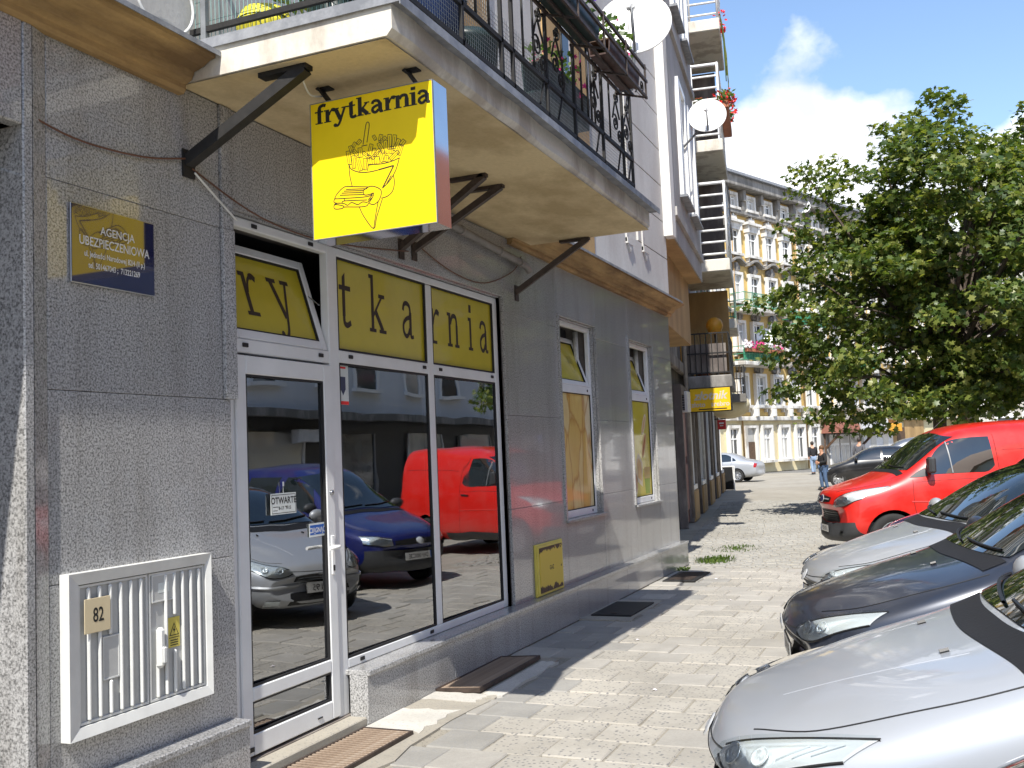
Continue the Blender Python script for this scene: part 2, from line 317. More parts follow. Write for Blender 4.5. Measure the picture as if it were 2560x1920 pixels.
# ------------------------------------------------------------------ building blocks
def wloc(o):
    v = Vector((0, 0, 0))
    while o: v += o.location; o = o.parent
    return v
def tag(o, label=None, cat=None, group=None, kind=None):
    if label: o['label'] = label
    if cat: o['category'] = cat
    if group: o['group'] = group
    if kind: o['kind'] = kind
    return o
def empty(name, loc, label=None, cat=None, group=None, kind=None, rz=0):
    o = bpy.data.objects.new(name, None); COL.objects.link(o); o.location = loc; o.rotation_euler = (0, 0, rz); o.empty_display_size = .1
    return tag(o, label, cat, group, kind)
class MB:
    def __init__(s): s.v = []; s.f = []; s.sm = []
    def add(s, vs, fs, smooth=False):
        k = len(s.v); s.v += [tuple(v) for v in vs]; s.f += [tuple(i+k for i in f) for f in fs]; s.sm += [smooth]*len(fs); return s
    def box(s, x0, x1, y0, y1, z0, z1, M=None):
        p = [Vector((x, y, z)) for z in (z0, z1) for x, y in ((x0, y0), (x1, y0), (x1, y1), (x0, y1))]
        if M is not None: p = [M @ q for q in p]
        return s.add(p, [(0, 3, 2, 1), (4, 5, 6, 7), (0, 1, 5, 4), (1, 2, 6, 5), (2, 3, 7, 6), (3, 0, 4, 7)])
    def bevbox(s, x0, x1, y0, y1, z0, z1, c=.01, M=None):
        'box with chamfered edges (24 vertices)'
        def P(a, b, d): return Vector((a, b, d))
        X = (x0, x1); Y = (y0, y1); Z = (z0, z1); vs = []; idx = {}
        for i in (0, 1):
            for j in (0, 1):
                for k in (0, 1):
                    sx_, sy_, sz_ = (1 if i == 0 else -1), (1 if j == 0 else -1), (1 if k == 0 else -1)
                    for a in range(3):
                        q = P(X[i], Y[j], Z[k]); d = [c*sx_, c*sy_, c*sz_]; d[a] = 0
                        q = q + Vector(d); idx[(i, j, k, a)] = len(vs); vs.append(M @ q if M is not None else q)
        I = idx; fs = []
        for a in range(3):
            b, d = [(1, 2), (2, 0), (0, 1)][a]
            for side in (0, 1):
                def key(u, w):
                    t = [0, 0, 0]; t[a] = side; t[b] = u; t[d] = w; return I[(*t, a)]
                f = [key(0, 0), key(1, 0), key(1, 1), key(0, 1)]; fs.append(f if side else f[::-1])
        for a in range(3):      # edge strips along axis a
            b, d = [(1, 2), (2, 0), (0, 1)][a]
            for u in (0, 1):
                for w in (0, 1):
                    def key(e, ax):
                        t = [0, 0, 0]; t[a] = e; t[b] = u; t[d] = w; return I[(*t, ax)]
                    fs.append([key(0, b), key(1, b), key(1, d), key(0, d)])
        for i in (0, 1):
            for j in (0, 1):
                for k in (0, 1): fs.append([I[(i, j, k, 0)], I[(i, j, k, 1)], I[(i, j, k, 2)]])
        return s.add(vs, fs)
    def prism(s, poly, ax, a, b, smooth=False):
        'poly in the two other axes, extruded along axis ax from a to b'
        n = len(poly)
        def P(q, t):
            if ax == 0: return (t, q[0], q[1])
            if ax == 1: return (q[0], t, q[1])
            return (q[0], q[1], t)
        vs = [P(q, a) for q in poly] + [P(q, b) for q in poly]
        return s.add(vs, [tuple(range(n)), tuple(range(2*n-1, n-1, -1))] + [(i, i+n, (i+1) % n+n, (i+1) % n) for i in range(n)], smooth)
    def tube(s, pts, r, n=6, caps=True, rs=None):
        pts = [Vector(p) for p in pts]; k = len(s.v); up = Vector((0, 0, 1)); prev = None
        for i, p in enumerate(pts):
            t = (pts[min(i+1, len(pts)-1)]-pts[max(i-1, 0)])
            t = t.normalized() if t.length > 1e-9 else Vector((0, 0, 1))
            if prev is None: a = t.cross(up); a = t.cross(Vector((1, 0, 0))) if a.length < .05 else a
            else: a = prev - t*prev.dot(t)
            a.normalize(); prev = a; b = t.cross(a); rr = rs[i] if rs else r
            for j in range(n):
                q = 2*PI*j/n; s.v.append(tuple(p + (a*math.cos(q)+b*math.sin(q))*rr))
        for i in range(len(pts)-1):
            for j in range(n):
                s.f.append((k+i*n+j, k+i*n+(j+1) % n, k+(i+1)*n+(j+1) % n, k+(i+1)*n+j)); s.sm.append(n > 5)
        if caps:
            s.f.append(tuple(range(k+n-1, k-1, -1))); e = k+(len(pts)-1)*n; s.f.append(tuple(range(e, e+n))); s.sm += [False, False]
        return s
    def bar(s, a, b, w, h, up=(0, 0, 1)):
        'rectangular bar from a to b'
        a, b = Vector(a), Vector(b); t = (b-a).normalized(); u = Vector(up); x = t.cross(u)
        if x.length < .01: x = t.cross(Vector((1, 0, 0)))
        x.normalize(); y = x.cross(t); vs = []
        for p in (a, b):
            for i, j in ((-1, -1), (1, -1), (1, 1), (-1, 1)): vs.append(p+x*(w/2*i)+y*(h/2*j))
        return s.add(vs, [(3, 2, 1, 0), (4, 5, 6, 7), (0, 1, 5, 4), (1, 2, 6, 5), (2, 3, 7, 6), (3, 0, 4, 7)])
    def lathe(s, prof, n=24, M=None, smooth=True):
        'profile (radius, height) turned about local z'
        k = len(s.v)
        for r, h in prof:
            for j in range(n):
                p = Vector((r*math.cos(2*PI*j/n), r*math.sin(2*PI*j/n), h)); s.v.append(tuple(M @ p if M is not None else p))
        for i in range(len(prof)-1):
            for j in range(n):
                s.f.append((k+i*n+j, k+i*n+(j+1) % n, k+(i+1)*n+(j+1) % n, k+(i+1)*n+j)); s.sm.append(smooth)
        return s
    def disc(s, r, M, n=20):
        return s.add([M @ Vector((r*math.cos(2*PI*j/n), r*math.sin(2*PI*j/n), 0)) for j in range(n)], [tuple(range(n))])
    def blob(s, c, r, n=8, m=6, jit=0, sc=(1, 1, 1)):
        k = len(s.v); c = Vector(c)
        for i in range(m+1):
            for j in range(n):
                t = PI*i/m; q = 2*PI*j/n; rr = r*(1+random.uniform(-jit, jit))
                s.v.append(tuple(c+Vector((rr*math.sin(t)*math.cos(q)*sc[0], rr*math.sin(t)*math.sin(q)*sc[1], rr*math.cos(t)*sc[2]))))
        for i in range(m):
            for j in range(n): s.f.append((k+i*n+j, k+(i+1)*n+j, k+(i+1)*n+(j+1) % n, k+i*n+(j+1) % n)); s.sm.append(True)
        return s
    def mesh(s, name, off=Vector((0, 0, 0))):
        me = bpy.data.meshes.new(name); me.from_pydata([(v[0]-off.x, v[1]-off.y, v[2]-off.z) for v in s.v], [], s.f)
        me.polygons.foreach_set('use_smooth', s.sm); me.update(); return me
    def build(s, name, mat, parent=None, local=False, at=None, **tg):
        'vertices in world coordinates unless local; one object'
        off = Vector((0, 0, 0)) if local else (wloc(parent) if parent else Vector(at or (0, 0, 0)))
        me = s.mesh(name, off); o = bpy.data.objects.new(name, me); COL.objects.link(o)
        if parent: o.parent = parent
        elif not local: o.location = off
        if mat: me.materials.append(MATS[mat])
        bm = bmesh.new(); bm.from_mesh(me); bmesh.ops.recalc_face_normals(bm, faces=bm.faces); bm.to_mesh(me); bm.free()
        if tg: tag(o, **tg)
        return o
def share(src, loc, parent=None, rot=None, scale=None):
    o = src.copy(); COL.objects.link(o); o.parent = parent; o.location = loc
    if rot is not None: o.rotation_euler = rot
    if scale is not None: o.scale = scale
    return o
def copy_tree(o, parent=None):
    c = o.copy(); COL.objects.link(c); c.parent = parent
    for ch in list(o.children): copy_tree(ch, c)
    return c
def kids(o):
    r = []
    for c in o.children: r += [c]+kids(c)
    return r
# ---- print: flat lettering made of outlines
def fontmesh(text, size=1.0, bold=0, shear=0, align='CENTER', space=1.0, width=1.0):
    cu = bpy.data.curves.new('t', 'FONT'); cu.body = text; cu.size = size; cu.align_x = align; cu.offset = bold; cu.shear = shear; cu.space_character = space; cu.resolution_u = 3
    ob = bpy.data.objects.new('t', cu); COL.objects.link(ob)
    dg = bpy.context.evaluated_depsgraph_get(); me = bpy.data.meshes.new_from_object(ob.evaluated_get(dg))
    vs = [(v.co.x*width, v.co.y) for v in me.vertices]; fs = [tuple(p.vertices) for p in me.polygons]
    bpy.data.objects.remove(ob); bpy.data.curves.remove(cu); bpy.data.meshes.remove(me); return vs, fs
def flat(vf, o, ux, uy, off=0.0):
    'flat print on the plane o + x*ux + y*uy, lifted by off along its normal'
    o, ux, uy = Vector(o), Vector(ux), Vector(uy); n = ux.cross(uy).normalized()*off; b = MB()
    b.add([o+ux*x+uy*y+n for x, y in vf[0]], vf[1]); return b
class Pen:
    'strokes and blocks in a plane, each a hair above the one before so that none share a plane'
    def __init__(s): s.p = []
    def rect(s, x0, y0, x1, y1): s.p.append([(x0, y0), (x1, y0), (x1, y1), (x0, y1)]); return s
    def poly(s, pts): s.p.append(list(pts)); return s
    def stroke(s, pts, w):
        ws = w if isinstance(w, (list, tuple)) else [w]*len(pts); L_, R_ = [], []
        for i, (x, y) in enumerate(pts):
            a = pts[max(i-1, 0)]; b = pts[min(i+1, len(pts)-1)]; dx, dy = b[0]-a[0], b[1]-a[1]; l = math.hypot(dx, dy) or 1
            nx, ny = -dy/l*ws[i]/2, dx/l*ws[i]/2; L_.append((x+nx, y+ny)); R_.append((x-nx, y-ny))
        for i in range(len(pts)-1): s.p.append([R_[i], R_[i+1], L_[i+1], L_[i]])
        return s
    def dot(s, x, y, r, n=10): s.p.append([(x+r*math.cos(2*PI*i/n), y+r*math.sin(2*PI*i/n)) for i in range(n)]); return s
    def put(s, o, ux, uy, off, x=0, y=0, k=1.0, b=None, step=3e-5, kx=None):
        o, ux, uy = Vector(o), Vector(ux), Vector(uy); nn = ux.cross(uy).normalized(); b = b or MB(); kx = kx or k
        for i, q in enumerate(s.p):
            b.add([o+ux*(x+a*kx)+uy*(y+c*k)+nn*(off+step*(i % 12)) for a, c in q], [tuple(range(len(q)))])
        return b
def spline(pts, n=6):
    'Catmull-Rom through 2D or 3D points'
    P = [Vector(p) for p in pts]; out = []
    for i in range(len(P)-1):
        a, b, c, d = P[max(i-1, 0)], P[i], P[i+1], P[min(i+2, len(P)-1)]
        for j in range(n):
            t = j/n; out.append(.5*((2*b)+(c-a)*t+(2*a-5*b+4*c-d)*t*t+(3*b-a-3*c+d)*t**3))
    out.append(P[-1]); return [tuple(p) for p in out]
def glyph(ch, s=.2):
    p = Pen(); c = lambda *q: spline(q, 5)
    if ch == 'f': p.rect(.2, .08, .2+s, 1.12).stroke(c((.2+s/2, 1.1), (.27+s/2, 1.32), (.5+s/2, 1.42), (.72+s/2, 1.36)), s*.85).rect(.0, .88, .66, 1.0).rect(.03, 0, .62, .09)
    if ch == 'r': p.rect(.12, .08, .12+s, .93).rect(0, .9, .12+s, 1).stroke(c((.10+s, .55), (.22+s, .82), (.42+s, .93), (.58+s, .86)), [s*.5]*8+[s*.9]*8).rect(0, 0, .56, .09)
    if ch == 'y': p.stroke([(.14, .93), (.50, .08)], s).stroke(c((.86, .93), (.62, .3), (.44, -.18), (.28, -.38), (.1, -.36)), s*.62).rect(-.04, .9, .40, 1).rect(.62, .9, 1.04, 1).dot(.1, -.33, s*.5)
    if ch == 't': p.poly([(.18, .25), (.18+s, .25), (.18+s, 1.32), (.18, 1.2)]).stroke(c((.18+s/2, .3), (.2+s/2, .1), (.36+s/2, .04), (.58+s/2, .12)), s*.8).rect(0, .88, .66, 1.0)
    if ch == 'k': p.rect(.12, .08, .12+s, 1.4).rect(0, 1.36, .12+s, 1.46).rect(0, 0, .12+s+.13, .09).stroke([(.12+s*.8, .42), (.8, .93)], s*.5).stroke([(.36, .58), (.86, .06)], s).rect(.6, .9, 1.0, 1).rect(.62, 0, 1.08, .09)
    if ch == 'a': p.rect(.56, .1, .56+s, .72).stroke(c((.12, .74), (.2, .9), (.38, .95), (.58, .88), (.56+s/2, .68)), s*.75).stroke(c((.58, .58), (.34, .52), (.15, .38), (.15, .18), (.3, .06), (.46, .1), (.58, .26)), s*.72).stroke(c((.56+s/2, .15), (.6+s/2, .05), (.78+s/2, .07)), s*.6)
    if ch == 'n': p.rect(.12, .08, .12+s, .93).rect(0, .9, .12+s, 1).stroke(c((.10+s, .68), (.24+s, .88), (.44+s, .93), (.60+s, .86), (.64+s, .62)), s*.8).rect(.64+s/2, .08, .64+s*1.5, .66).rect(0, 0, .12+s+.12, .09).rect(.54+s/2, 0, .64+s*1.5+.12, .09)
    if ch == 'i': p.rect(.12, .08, .12+s, .93).rect(0, .9, .12+s, 1).rect(0, 0, .12+s+.12, .09).rect(.1, 1.16, .14+s, 1.4)
    return p
ADV = {'f': .72, 'r': .78, 'y': 1.02, 't': .74, 'k': 1.10, 'a': .98, 'n': 1.16, 'i': .56}
# ================================================================== ground
g = MB(); g.add([(-90, -70, -.03), (120, -70, -.03), (120, 160, -.03), (-90, 160, -.03)], [(0, 1, 2, 3)])
g.build('ground', 'road', kind='structure')
g = MB(); g.add([(-3, -4, -.012), (6.8, -4, -.012), (6.8, 60, -.012), (-9.5, 60, -.012), (-7.2, 45, -.012), (-3, 22, -.012)], [(0, 1, 2, 3, 4, 5)])
g.build('parking_bay', 'mortar', kind='structure')
pav = empty('pavement', (0, 0, 0), kind='structure')
g = MB(); g.add([(.05, 2.9, -.0085), (3.35, 2.9, -.0085), (3.35, 13.55, -.0085), (.05, 13.55, -.0085)], [(0, 1, 2, 3)]); g.build('slab_bed', 'dirt', pav)
def slab_mesh(w, d, mat, k):
    b = MB(); b.bevbox(-w/2, w/2, -d/2, d/2, -.04, 0, .008); o = b.build('paving_slab', mat, None, local=True); return o
protos = {}
def slab(x, y, w, d, mat):
    key = (round(w, 3), round(d, 3), mat)
    loc = (x+w/2, y+d/2, random.uniform(-.005, .004)); rot = (random.gauss(0, .0035), random.gauss(0, .0035), random.gauss(0, .004))
    if key not in protos:
        o = slab_mesh(w-.009, d-.009, mat, 0); protos[key] = o; o.parent = pav; o.location = loc; o.rotation_euler = rot
    else: share(protos[key], loc, pav, rot)
y = 3.3; row = 0
while y < 13.3:
    d = .35; x = .105; band = math.sin(y*1.9)+math.sin(y*.7+1); first = True
    while x < 3.2:
        w = .35 if not (first and row % 2) else .175; first = False
        if not (x < .44 and (4.33 < y+.18 < 5.3 or 6.15 < y+.18 < 7.4 or 9.3 < y+.18 < 10.4)):
            r = random.random()
            if x < .8: m = 'slab_grey' if r < .6 else 'slab_plain'
            else: m = 'slab_pebble' if r < (.88 if band < .8 else .3) else ('slab_plain' if r < .97 else 'slab_grey')
            slab(x, y, w, d, m)
        x += w
    y += d; row += 1
# cobbles beyond the slabs: too small to pick apart singly
cb = MB()
yy = 13.5
while yy < 30:
    d = .13+random.uniform(-.01, .02); x0 = -.15*(yy-13.9)-.2 if yy > 13.9 else .12; xx = x0
    while xx < 3.6:
        w = .14+random.uniform(-.02, .06); z = random.uniform(-.012, .004); c = .012
        j = [random.uniform(-.008, .008) for _ in range(4)]
        cb.add([(xx+.006, yy+.006, -.03), (xx+w-.006, yy+.006, -.03), (xx+w-.006, yy+d-.006, -.03), (xx+.006, yy+d-.006, -.03),
                (xx+.02+j[0], yy+.02, z), (xx+w-.02, yy+.02+j[1], z), (xx+w-.02+j[2], yy+d-.02, z), (xx+.02, yy+d-.02+j[3], z)],
               [(4, 5, 6, 7), (0, 1, 5, 4), (1, 2, 6, 5), (2, 3, 7, 6), (3, 0, 4, 7)]); xx += w
    yy += d
cb.build('cobbles', 'cobble', pav, kind='stuff')
def patch(name, pts, z, mat, parent):
    b = MB(); n = len(pts); b.add([(x, y_, z) for x, y_ in pts]+[(x, y_, z-.03) for x, y_ in pts], [tuple(range(n))]+[(i, i+n, (i+1) % n+n, (i+1) % n) for i in range(n)]); return b.build(name, mat, parent)
def ragged(x0, x1, y0, y1, j=.03, n=7):
    p = [(x0+(x1-x0)*i/n, y0+random.uniform(-j, j)) for i in range(n)]+[(x1+random.uniform(-j, j), y0+(y1-y0)*i/n) for i in range(n)]
    p += [(x1-(x1-x0)*i/n, y1+random.uniform(-j, j)) for i in range(n)]+[(x0, y1-(y1-y0)*i/n) for i in range(n)]; return p
patch('mortar_patch', ragged(.103, .58, 4.2, 6.12, .05), .007, 'mortar', pav); patch('mortar_patch', ragged(.104, .50, 5.24, 5.75, .05), .0105, 'mortar_light', pav); patch('mortar_patch', ragged(.46, .60, 6.2, 7.3, .03), .0105, 'mortar_light', pav); patch('mortar_patch', ragged(.104, .5, 6.0, 6.2, .02), .0112, 'mortar_light', pav)
patch('mortar_patch', ragged(.103, .56, 6.13, 7.42, .03), .007, 'mortar', pav)
patch('mortar_patch', ragged(.103, .60, 9.2, 10.5, .03), .007, 'mortar', pav)
# door grate: slats across, in an angle-iron frame
gr = empty('door_grate', (.3, 4.8, .008), 'rusty slatted boot grate on the pavement in front of the white shop door', 'grate')
b = MB(); 
for a in ((.13, .145, 4.3, 5.22), (.455, .47, 4.3, 5.22)): b.box(*a, .0075, .03)
b.box(.145, .455, 4.3, 4.315, .0075, .03); b.box(.145, .455, 5.205, 5.22, .0075, .03); b.build('frame', 'rust_iron', gr)
b = MB(); b.box(.146, .454, 4.316, 5.204, .0072, .010); b.build('backing', 'shop_dark', gr)
n = 24; s0 = None
for i in range(n):
    yc = 4.33+i*(.86/(n-1))
    if s0 is None:
        b = MB(); b.bevbox(-.153, .153, -.009, .009, -.008, .008, .002); s0 = b.build('slat', 'rust_grate', gr, local=True); s0.location = (0, yc-4.8, .013)
    else: share(s0, (0, yc-4.8, .013), gr)
# cellar hatch further along: bars along the wall, standing a bit proud at its outer edge
hg = empty('cellar_grate', (.27, 6.77, .008), 'rusty barred cellar grate lying tilted against the granite plinth', 'grate'); hg.rotation_euler = (0, math.radians(-3.5), 0)
b = MB(); b.box(-.17, .17, -.56, -.545, 0, .03); b.box(-.17, .17, .545, .56, 0, .03); b.box(-.17, -.155, -.544, .544, 0, .03); b.box(.155, .17, -.544, .544, 0, .03); b.build('frame', 'rust_iron', hg, local=True)
b = MB(); b.box(-.154, .154, -.544, .544, -.004, .004); b.build('backing', 'shop_dark', hg, local=True)
s0 = None
for i in range(34):
    yc = -.53+i*1.06/33
    if s0 is None: b = MB(); b.bevbox(-.153, .153, -.009, .009, -.008, .008, .002); s0 = b.build('slat', 'rust_grate', hg, local=True); s0.location = (0, yc, .018)
    else: share(s0, (0, yc, .018), hg)
mc = empty('manhole_cover', (.36, 9.85, .008), 'dark square metal cover set in the shaded pavement by the plinth', 'cover')
b = MB(); b.bevbox(.15, .56, 9.42, 10.28, .0075, .022, .004); b.build('plate', 'black_iron', mc)
b = MB(); b.box(.33, .39, 9.5, 9.53, .023, .03); b.build('handle', 'rust_iron', mc)
mc = empty('drain_cover', (.4, 12.4, .004), 'small dark drain cover in shade near the far end of the plinth', 'cover')
b = MB(); b.bevbox(.2, .6, 12.0, 12.9, .0045, .018, .004); b.build('plate', 'black_iron', mc)
b = MB()
for i in range(9): b.box(.26, .54, 12.1+i*.09, 12.125+i*.09, .0185, .024)
b.build('ribs', 'rust_iron', mc)
# ================================================================== the corner building with the chip shop
H0 = 3.49     # underside of the cornice at the wall
blt = empty('shop_building', (0, 8, 0), 'grey granite clad corner building with a yellow shop front and a balcony above', 'building')
# backing masonry (x -.35 .. -.031), with the openings left free
b = MB()
def mass(y0, y1, z0, z1): b.box(-.35, -.031, y0, y1, z0, z1)
mass(2.935, 4.23, 0, 3.75); mass(4.23, 7.88, 3.0, 3.75); mass(7.88, 9.27, 0, 3.75)
mass(9.27, 10.46, 0, .95); mass(9.27, 10.46, 2.995, 3.75); mass(10.46, 11.72, 0, 3.75); mass(11.72, 12.87, 0, .95); mass(11.72, 12.87, 2.985, 3.75); mass(12.87, 13.83, 0, 3.75)
mass(-3, 2.935, 3.05, 3.75); mass(-3, 1.4, 0, 3.05); mass(4.23, 7.88, -.02, .06)
b.build('masonry', 'old_render', blt)
# granite cladding panels, one object each
def panel(y0, y1, z0, z1, x0=-.03, x1=0.0, mat='granite', g=.0013):
    b = MB(); b.bevbox(x0, x1+random.uniform(-.0008, .0008), y0+g, y1-g, z0+g, z1-g, .002); o = b.build('granite_panel', mat, blt); return o
rows = [.33, 1.15, 1.964, 2.87, H0+.05]
for i in range(4): panel(3.055, 4.23 if rows[i] < 1.9 else 4.17, rows[i], rows[i+1])
# thick cladding edge that stands in front of the door frame (upper half only)
panel(4.175, 4.27, 1.964, 2.87, -.03, .018); panel(4.175, 4.27, 2.87, H0+.05, -.03, .012)
for y0, y1 in ((4.27, 5.42), (5.42, 6.66), (6.66, 7.90)): panel(y0, y1, 3.0, H0+.05)
for i in range(4): panel(7.90, 9.27, rows[i], rows[i+1])
for (a, c, e) in ((9.27, 10.46, 2.995), (11.72, 12.87, 2.985)): panel(a, c, .33, .95); panel(a, c, e, H0+.05)
for i in range(4): panel(10.46, 11.72, rows[i], rows[i+1])
for i in range(4): panel(12.87, 13.83, rows[i], rows[i+1])
# reveals of the openings
def reveal(y0, y1, z0, z1, d=.12):
    b = MB(); b.box(-d, -.031, y0-.0, y0+.012, z0, z1); b.box(-d, -.031, y1-.012, y1, z0, z1); b.box(-d, -.031, y0+.012, y1-.012, z1-.012, z1); b.build('reveal', 'granite', blt)
reveal(9.27, 10.46, .95, 2.995); reveal(11.72, 12.87, .95, 2.985); reveal(4.23, 7.892, .33, 3.0, .07)
for (a, c) in ((9.27, 10.46), (11.72, 12.87)):
    b = MB(); b.bevbox(-.12, .035, a-.02, c+.03, .93, .955, .004); b.build('window_sill', 'granite', blt)
    b = MB(); b.bevbox(-.02, .022, a-.05, a-.012, .955, 3.02, .003); b.build('reveal_trim', 'granite', blt)
# entrance at the far left: jamb, lintel, a proud strip and its slanting return
b = MB(); b.bevbox(-.55, .03, 2.915, 2.965, .0, H0+.03, .006); b.build('jamb', 'granite', blt)
b = MB(); b.prism([(.028, 2.966), (.0, 3.053), (-.03, 3.053), (-.03, 2.966)], 2, .0, H0+.03); b.build('jamb_return', 'granite', blt)
b = MB(); b.bevbox(-.55, .03, -3, 2.913, 3.05, H0+.03, .006); b.build('lintel', 'granite', blt)
b = MB(); b.box(-.6, -.56, 1.3, 2.91, 0, 3.05); b.build('entrance_door', 'brown_paint', blt)
# plinth and its stone top
def plinth(y0, y1, joints):
    ys = [y0]+joints+[y1]
    for a, c in zip(ys[:-1], ys[1:]):
        b = MB(); b.bevbox(-.03, .10, a+.0015, c-.0015, .0, .30, .003); b.build('plinth_block', 'granite', blt)
        b = MB(); b.bevbox(-.14, .115, a+.0015, c-.0015, .30, .332, .004); b.build('plinth_top', 'granite', blt)
plinth(3.055, 4.20, []); plinth(5.33, 13.86, [6.52, 7.75, 9.2, 10.9, 12.4])
b = MB(); b.bevbox(-.15, .09, 4.20, 5.33, .0, .055, .006); b.build('door_step', 'mortar', blt)
# cornice: stepped profile in stone with a zinc cap
prof = [(-.02, H0), (.035, H0), (.05, H0+.02), (.05, H0+.045), (.085, H0+.06), (.10, H0+.085), (.105, H0+.10), (.16, H0+.115), (.205, H0+.14), (.235, H0+.145), (.24, H0+.165), (-.02, H0+.165)]
cap = [(-.02, H0+.166), (.255, H0+.166), (.262, H0+.15), (.268, H0+.15), (.268, H0+.175), (-.02, H0+.255)]
for a, c in ((-3, 3.872), (8.05, 13.62)):
    b = MB(); b.prism(prof, 1, a, c); b.build('cornice', 'cornice_stone', blt)
    b = MB(); b.prism(cap, 1, a-.01, c+.02); b.build('cornice_flashing', 'zinc', blt)
b = MB(); b.prism(prof, 1, 13.62, 13.84); b.build('cornice', 'tan_render', blt)
# wall above
b = MB(); b.box(-.4, -.0, -3, 13.84, H0+.26, 14.5); b.build('upper_wall', 'upper_wall', blt)
for z in (4.32, 4.84, 5.36, 5.88, 6.40, 6.92, 7.44):      # sheets of lining with dark seams, end bay
    b = MB(); b.bevbox(.001, .03, 12.0+.35*(z < 4.4), 13.835, z+.006, z+.514, .004); b.build('wall_panel', 'upper_wall', blt)
b = MB(); b.bevbox(.001, .03, 9.0, 13.835, 3.78, 4.314, .004); b.build('wall_panel', 'upper_wall', blt)
for y0, z0 in ((11.75, 4.20), (12.5, 4.22)):
    b = MB(); b.box(.031, .05, y0, y0+.05, z0, z0+.32); b.box(.031, .06, y0, y0+.26, z0-.02, z0+.05); b.prism([(y0+.04, z0-.021), (y0+.22, z0-.021), (y0+.13, z0-.12)], 0, .031, .055); b.build('plaster_drop', 'upper_wall', blt)
for y0, y1 in ((7.2, 7.75), (9.15, 9.62), (9.98, 10.45)):
    b = MB(); b.bevbox(.001, .05, y0, y1, 3.75, 6.6, .008); b.build('pilaster', 'tan_render', blt)
b = MB(); b.box(.002, .03, 9.63, 9.97, 3.9, 6.2); o = b.build('balcony_window', 'white_paint', blt)
b = MB(); b.box(.031, .036, 9.70, 9.90, 4.0, 6.1); b.build('pane', 'far_glass', o)
b = MB(); b.box(.002, .03, 5.6, 6.4, 3.76, 6.0); o = b.build('balcony_door', 'white_paint', blt)
b = MB(); b.box(.031, .036, 5.7, 6.3, 4.3, 5.9); b.build('pane', 'far_glass', o)
# room behind the shop front
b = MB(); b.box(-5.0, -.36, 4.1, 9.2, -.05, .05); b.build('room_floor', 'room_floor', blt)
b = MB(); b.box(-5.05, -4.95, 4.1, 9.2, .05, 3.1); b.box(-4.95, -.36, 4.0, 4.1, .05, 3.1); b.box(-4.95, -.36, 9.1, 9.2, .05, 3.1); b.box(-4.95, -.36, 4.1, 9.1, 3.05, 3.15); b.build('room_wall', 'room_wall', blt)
rad = empty('radiator', (-.42, 6.3, .12), 'white panel radiator standing behind the shop window', 'radiator')
b = MB(); b.bevbox(-.30, -.24, 5.85, 6.75, .15, .72, .01); b.build('panel', 'radiator_white', rad)
for i in range(16): b = MB(); b.bevbox(-.239, -.225, 5.90+i*.055, 5.925+i*.055, .19, .68, .003); b.build('fin', 'radiator_white', rad)
b = MB(); b.tube([(-.27, 5.8, .2), (-.27, 5.8, .06)], .012); b.tube([(-.27, 5.85, .2), (-.27, 5.78, .2)], .02); b.build('valve', 'steel', rad)
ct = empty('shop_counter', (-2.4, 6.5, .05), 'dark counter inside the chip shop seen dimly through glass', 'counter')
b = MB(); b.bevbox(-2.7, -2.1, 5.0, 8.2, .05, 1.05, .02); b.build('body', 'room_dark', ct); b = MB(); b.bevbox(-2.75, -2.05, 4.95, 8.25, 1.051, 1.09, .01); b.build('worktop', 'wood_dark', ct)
# ---------------- shop front: white aluminium frame, door, fanlights
sf = empty('storefront', (-.08, 5.5, .06), 'white aluminium shop front with glass door, big panes and yellow lettered fanlights', 'shop front')
XF, XB = -.055, -.115            # front and back of the frame
Z0, ZT0, ZT1, ZTOP = .333, 2.245, 2.325, 2.985
def member(nm, y0, y1, z0, z1, x0=XB, x1=XF, c=.006, mat='white_alu', par=None):
    b = MB(); b.bevbox(x0, x1, y0, y1, z0, z1, c); return b.build(nm, mat, par or sf)
member('post', 5.255, 5.365, .06, ZTOP); member('mullion', 6.57, 6.66, Z0+.06, ZTOP-.06); member('post', 7.80, 7.878, Z0, ZTOP); member('post', 4.245, 4.325, .06, ZTOP)
member('head', 4.326, 5.254, ZTOP-.055, ZTOP); member('head', 5.366, 7.799, ZTOP-.055, ZTOP)
member('bottom_rail', 5.366, 7.799, Z0, Z0+.06)
member('transom', 5.366, 6.569, ZT0, ZT1); member('transom', 6.661, 7.799, ZT0, ZT1); member('transom', 4.326, 5.254, 2.232, 2.31)
def pane(y0, y1, z0, z1, x=-.085, mat='shop_glass', nm='pane', par=None, skew=1.1):
    'a pane that sits a touch askew in its frame, as the mirrored cars show'
    k = math.tan(math.radians(skew))*(y1-y0)/2; b = MB(); b.add([(x+dx+(k if yy > y0 else -k), yy, zz) for dx in (-.004, .004) for yy, zz in ((y0, z0), (y1, z0), (y1, z1), (y0, z1))], [(0, 3, 2, 1), (4, 5, 6, 7), (0, 1, 5, 4), (1, 2, 6, 5), (2, 3, 7, 6), (3, 0, 4, 7)]); return b.build(nm, mat, par or sf)
def gasket(y0, y1, z0, z1, x=XF, w=.012, par=None):
    b = MB(); X = (x-.02, x-.004); b.box(*X, y0-.001, y0+w, z0, z1); b.box(*X, y1-w, y1+.001, z0, z1); b.box(*X, y0+w, y1-w, z0-.001, z0+w); b.box(*X, y0+w, y1-w, z1-w, z1+.001); return b.build('gasket', 'black_gasket', par or sf)
for (a, c) in ((5.366, 6.569), (6.661, 7.799)):
    pane(a, c, Z0+.061, ZT0-.001); gasket(a, c, Z0+.061, ZT0-.001)
    gasket(a, c, ZT1+.001, ZTOP-.056); b = MB(); b.box(-.088, -.080, a, c, ZT1+.001, ZTOP-.056); b.build('yellow_film', 'film_yellow', sf)
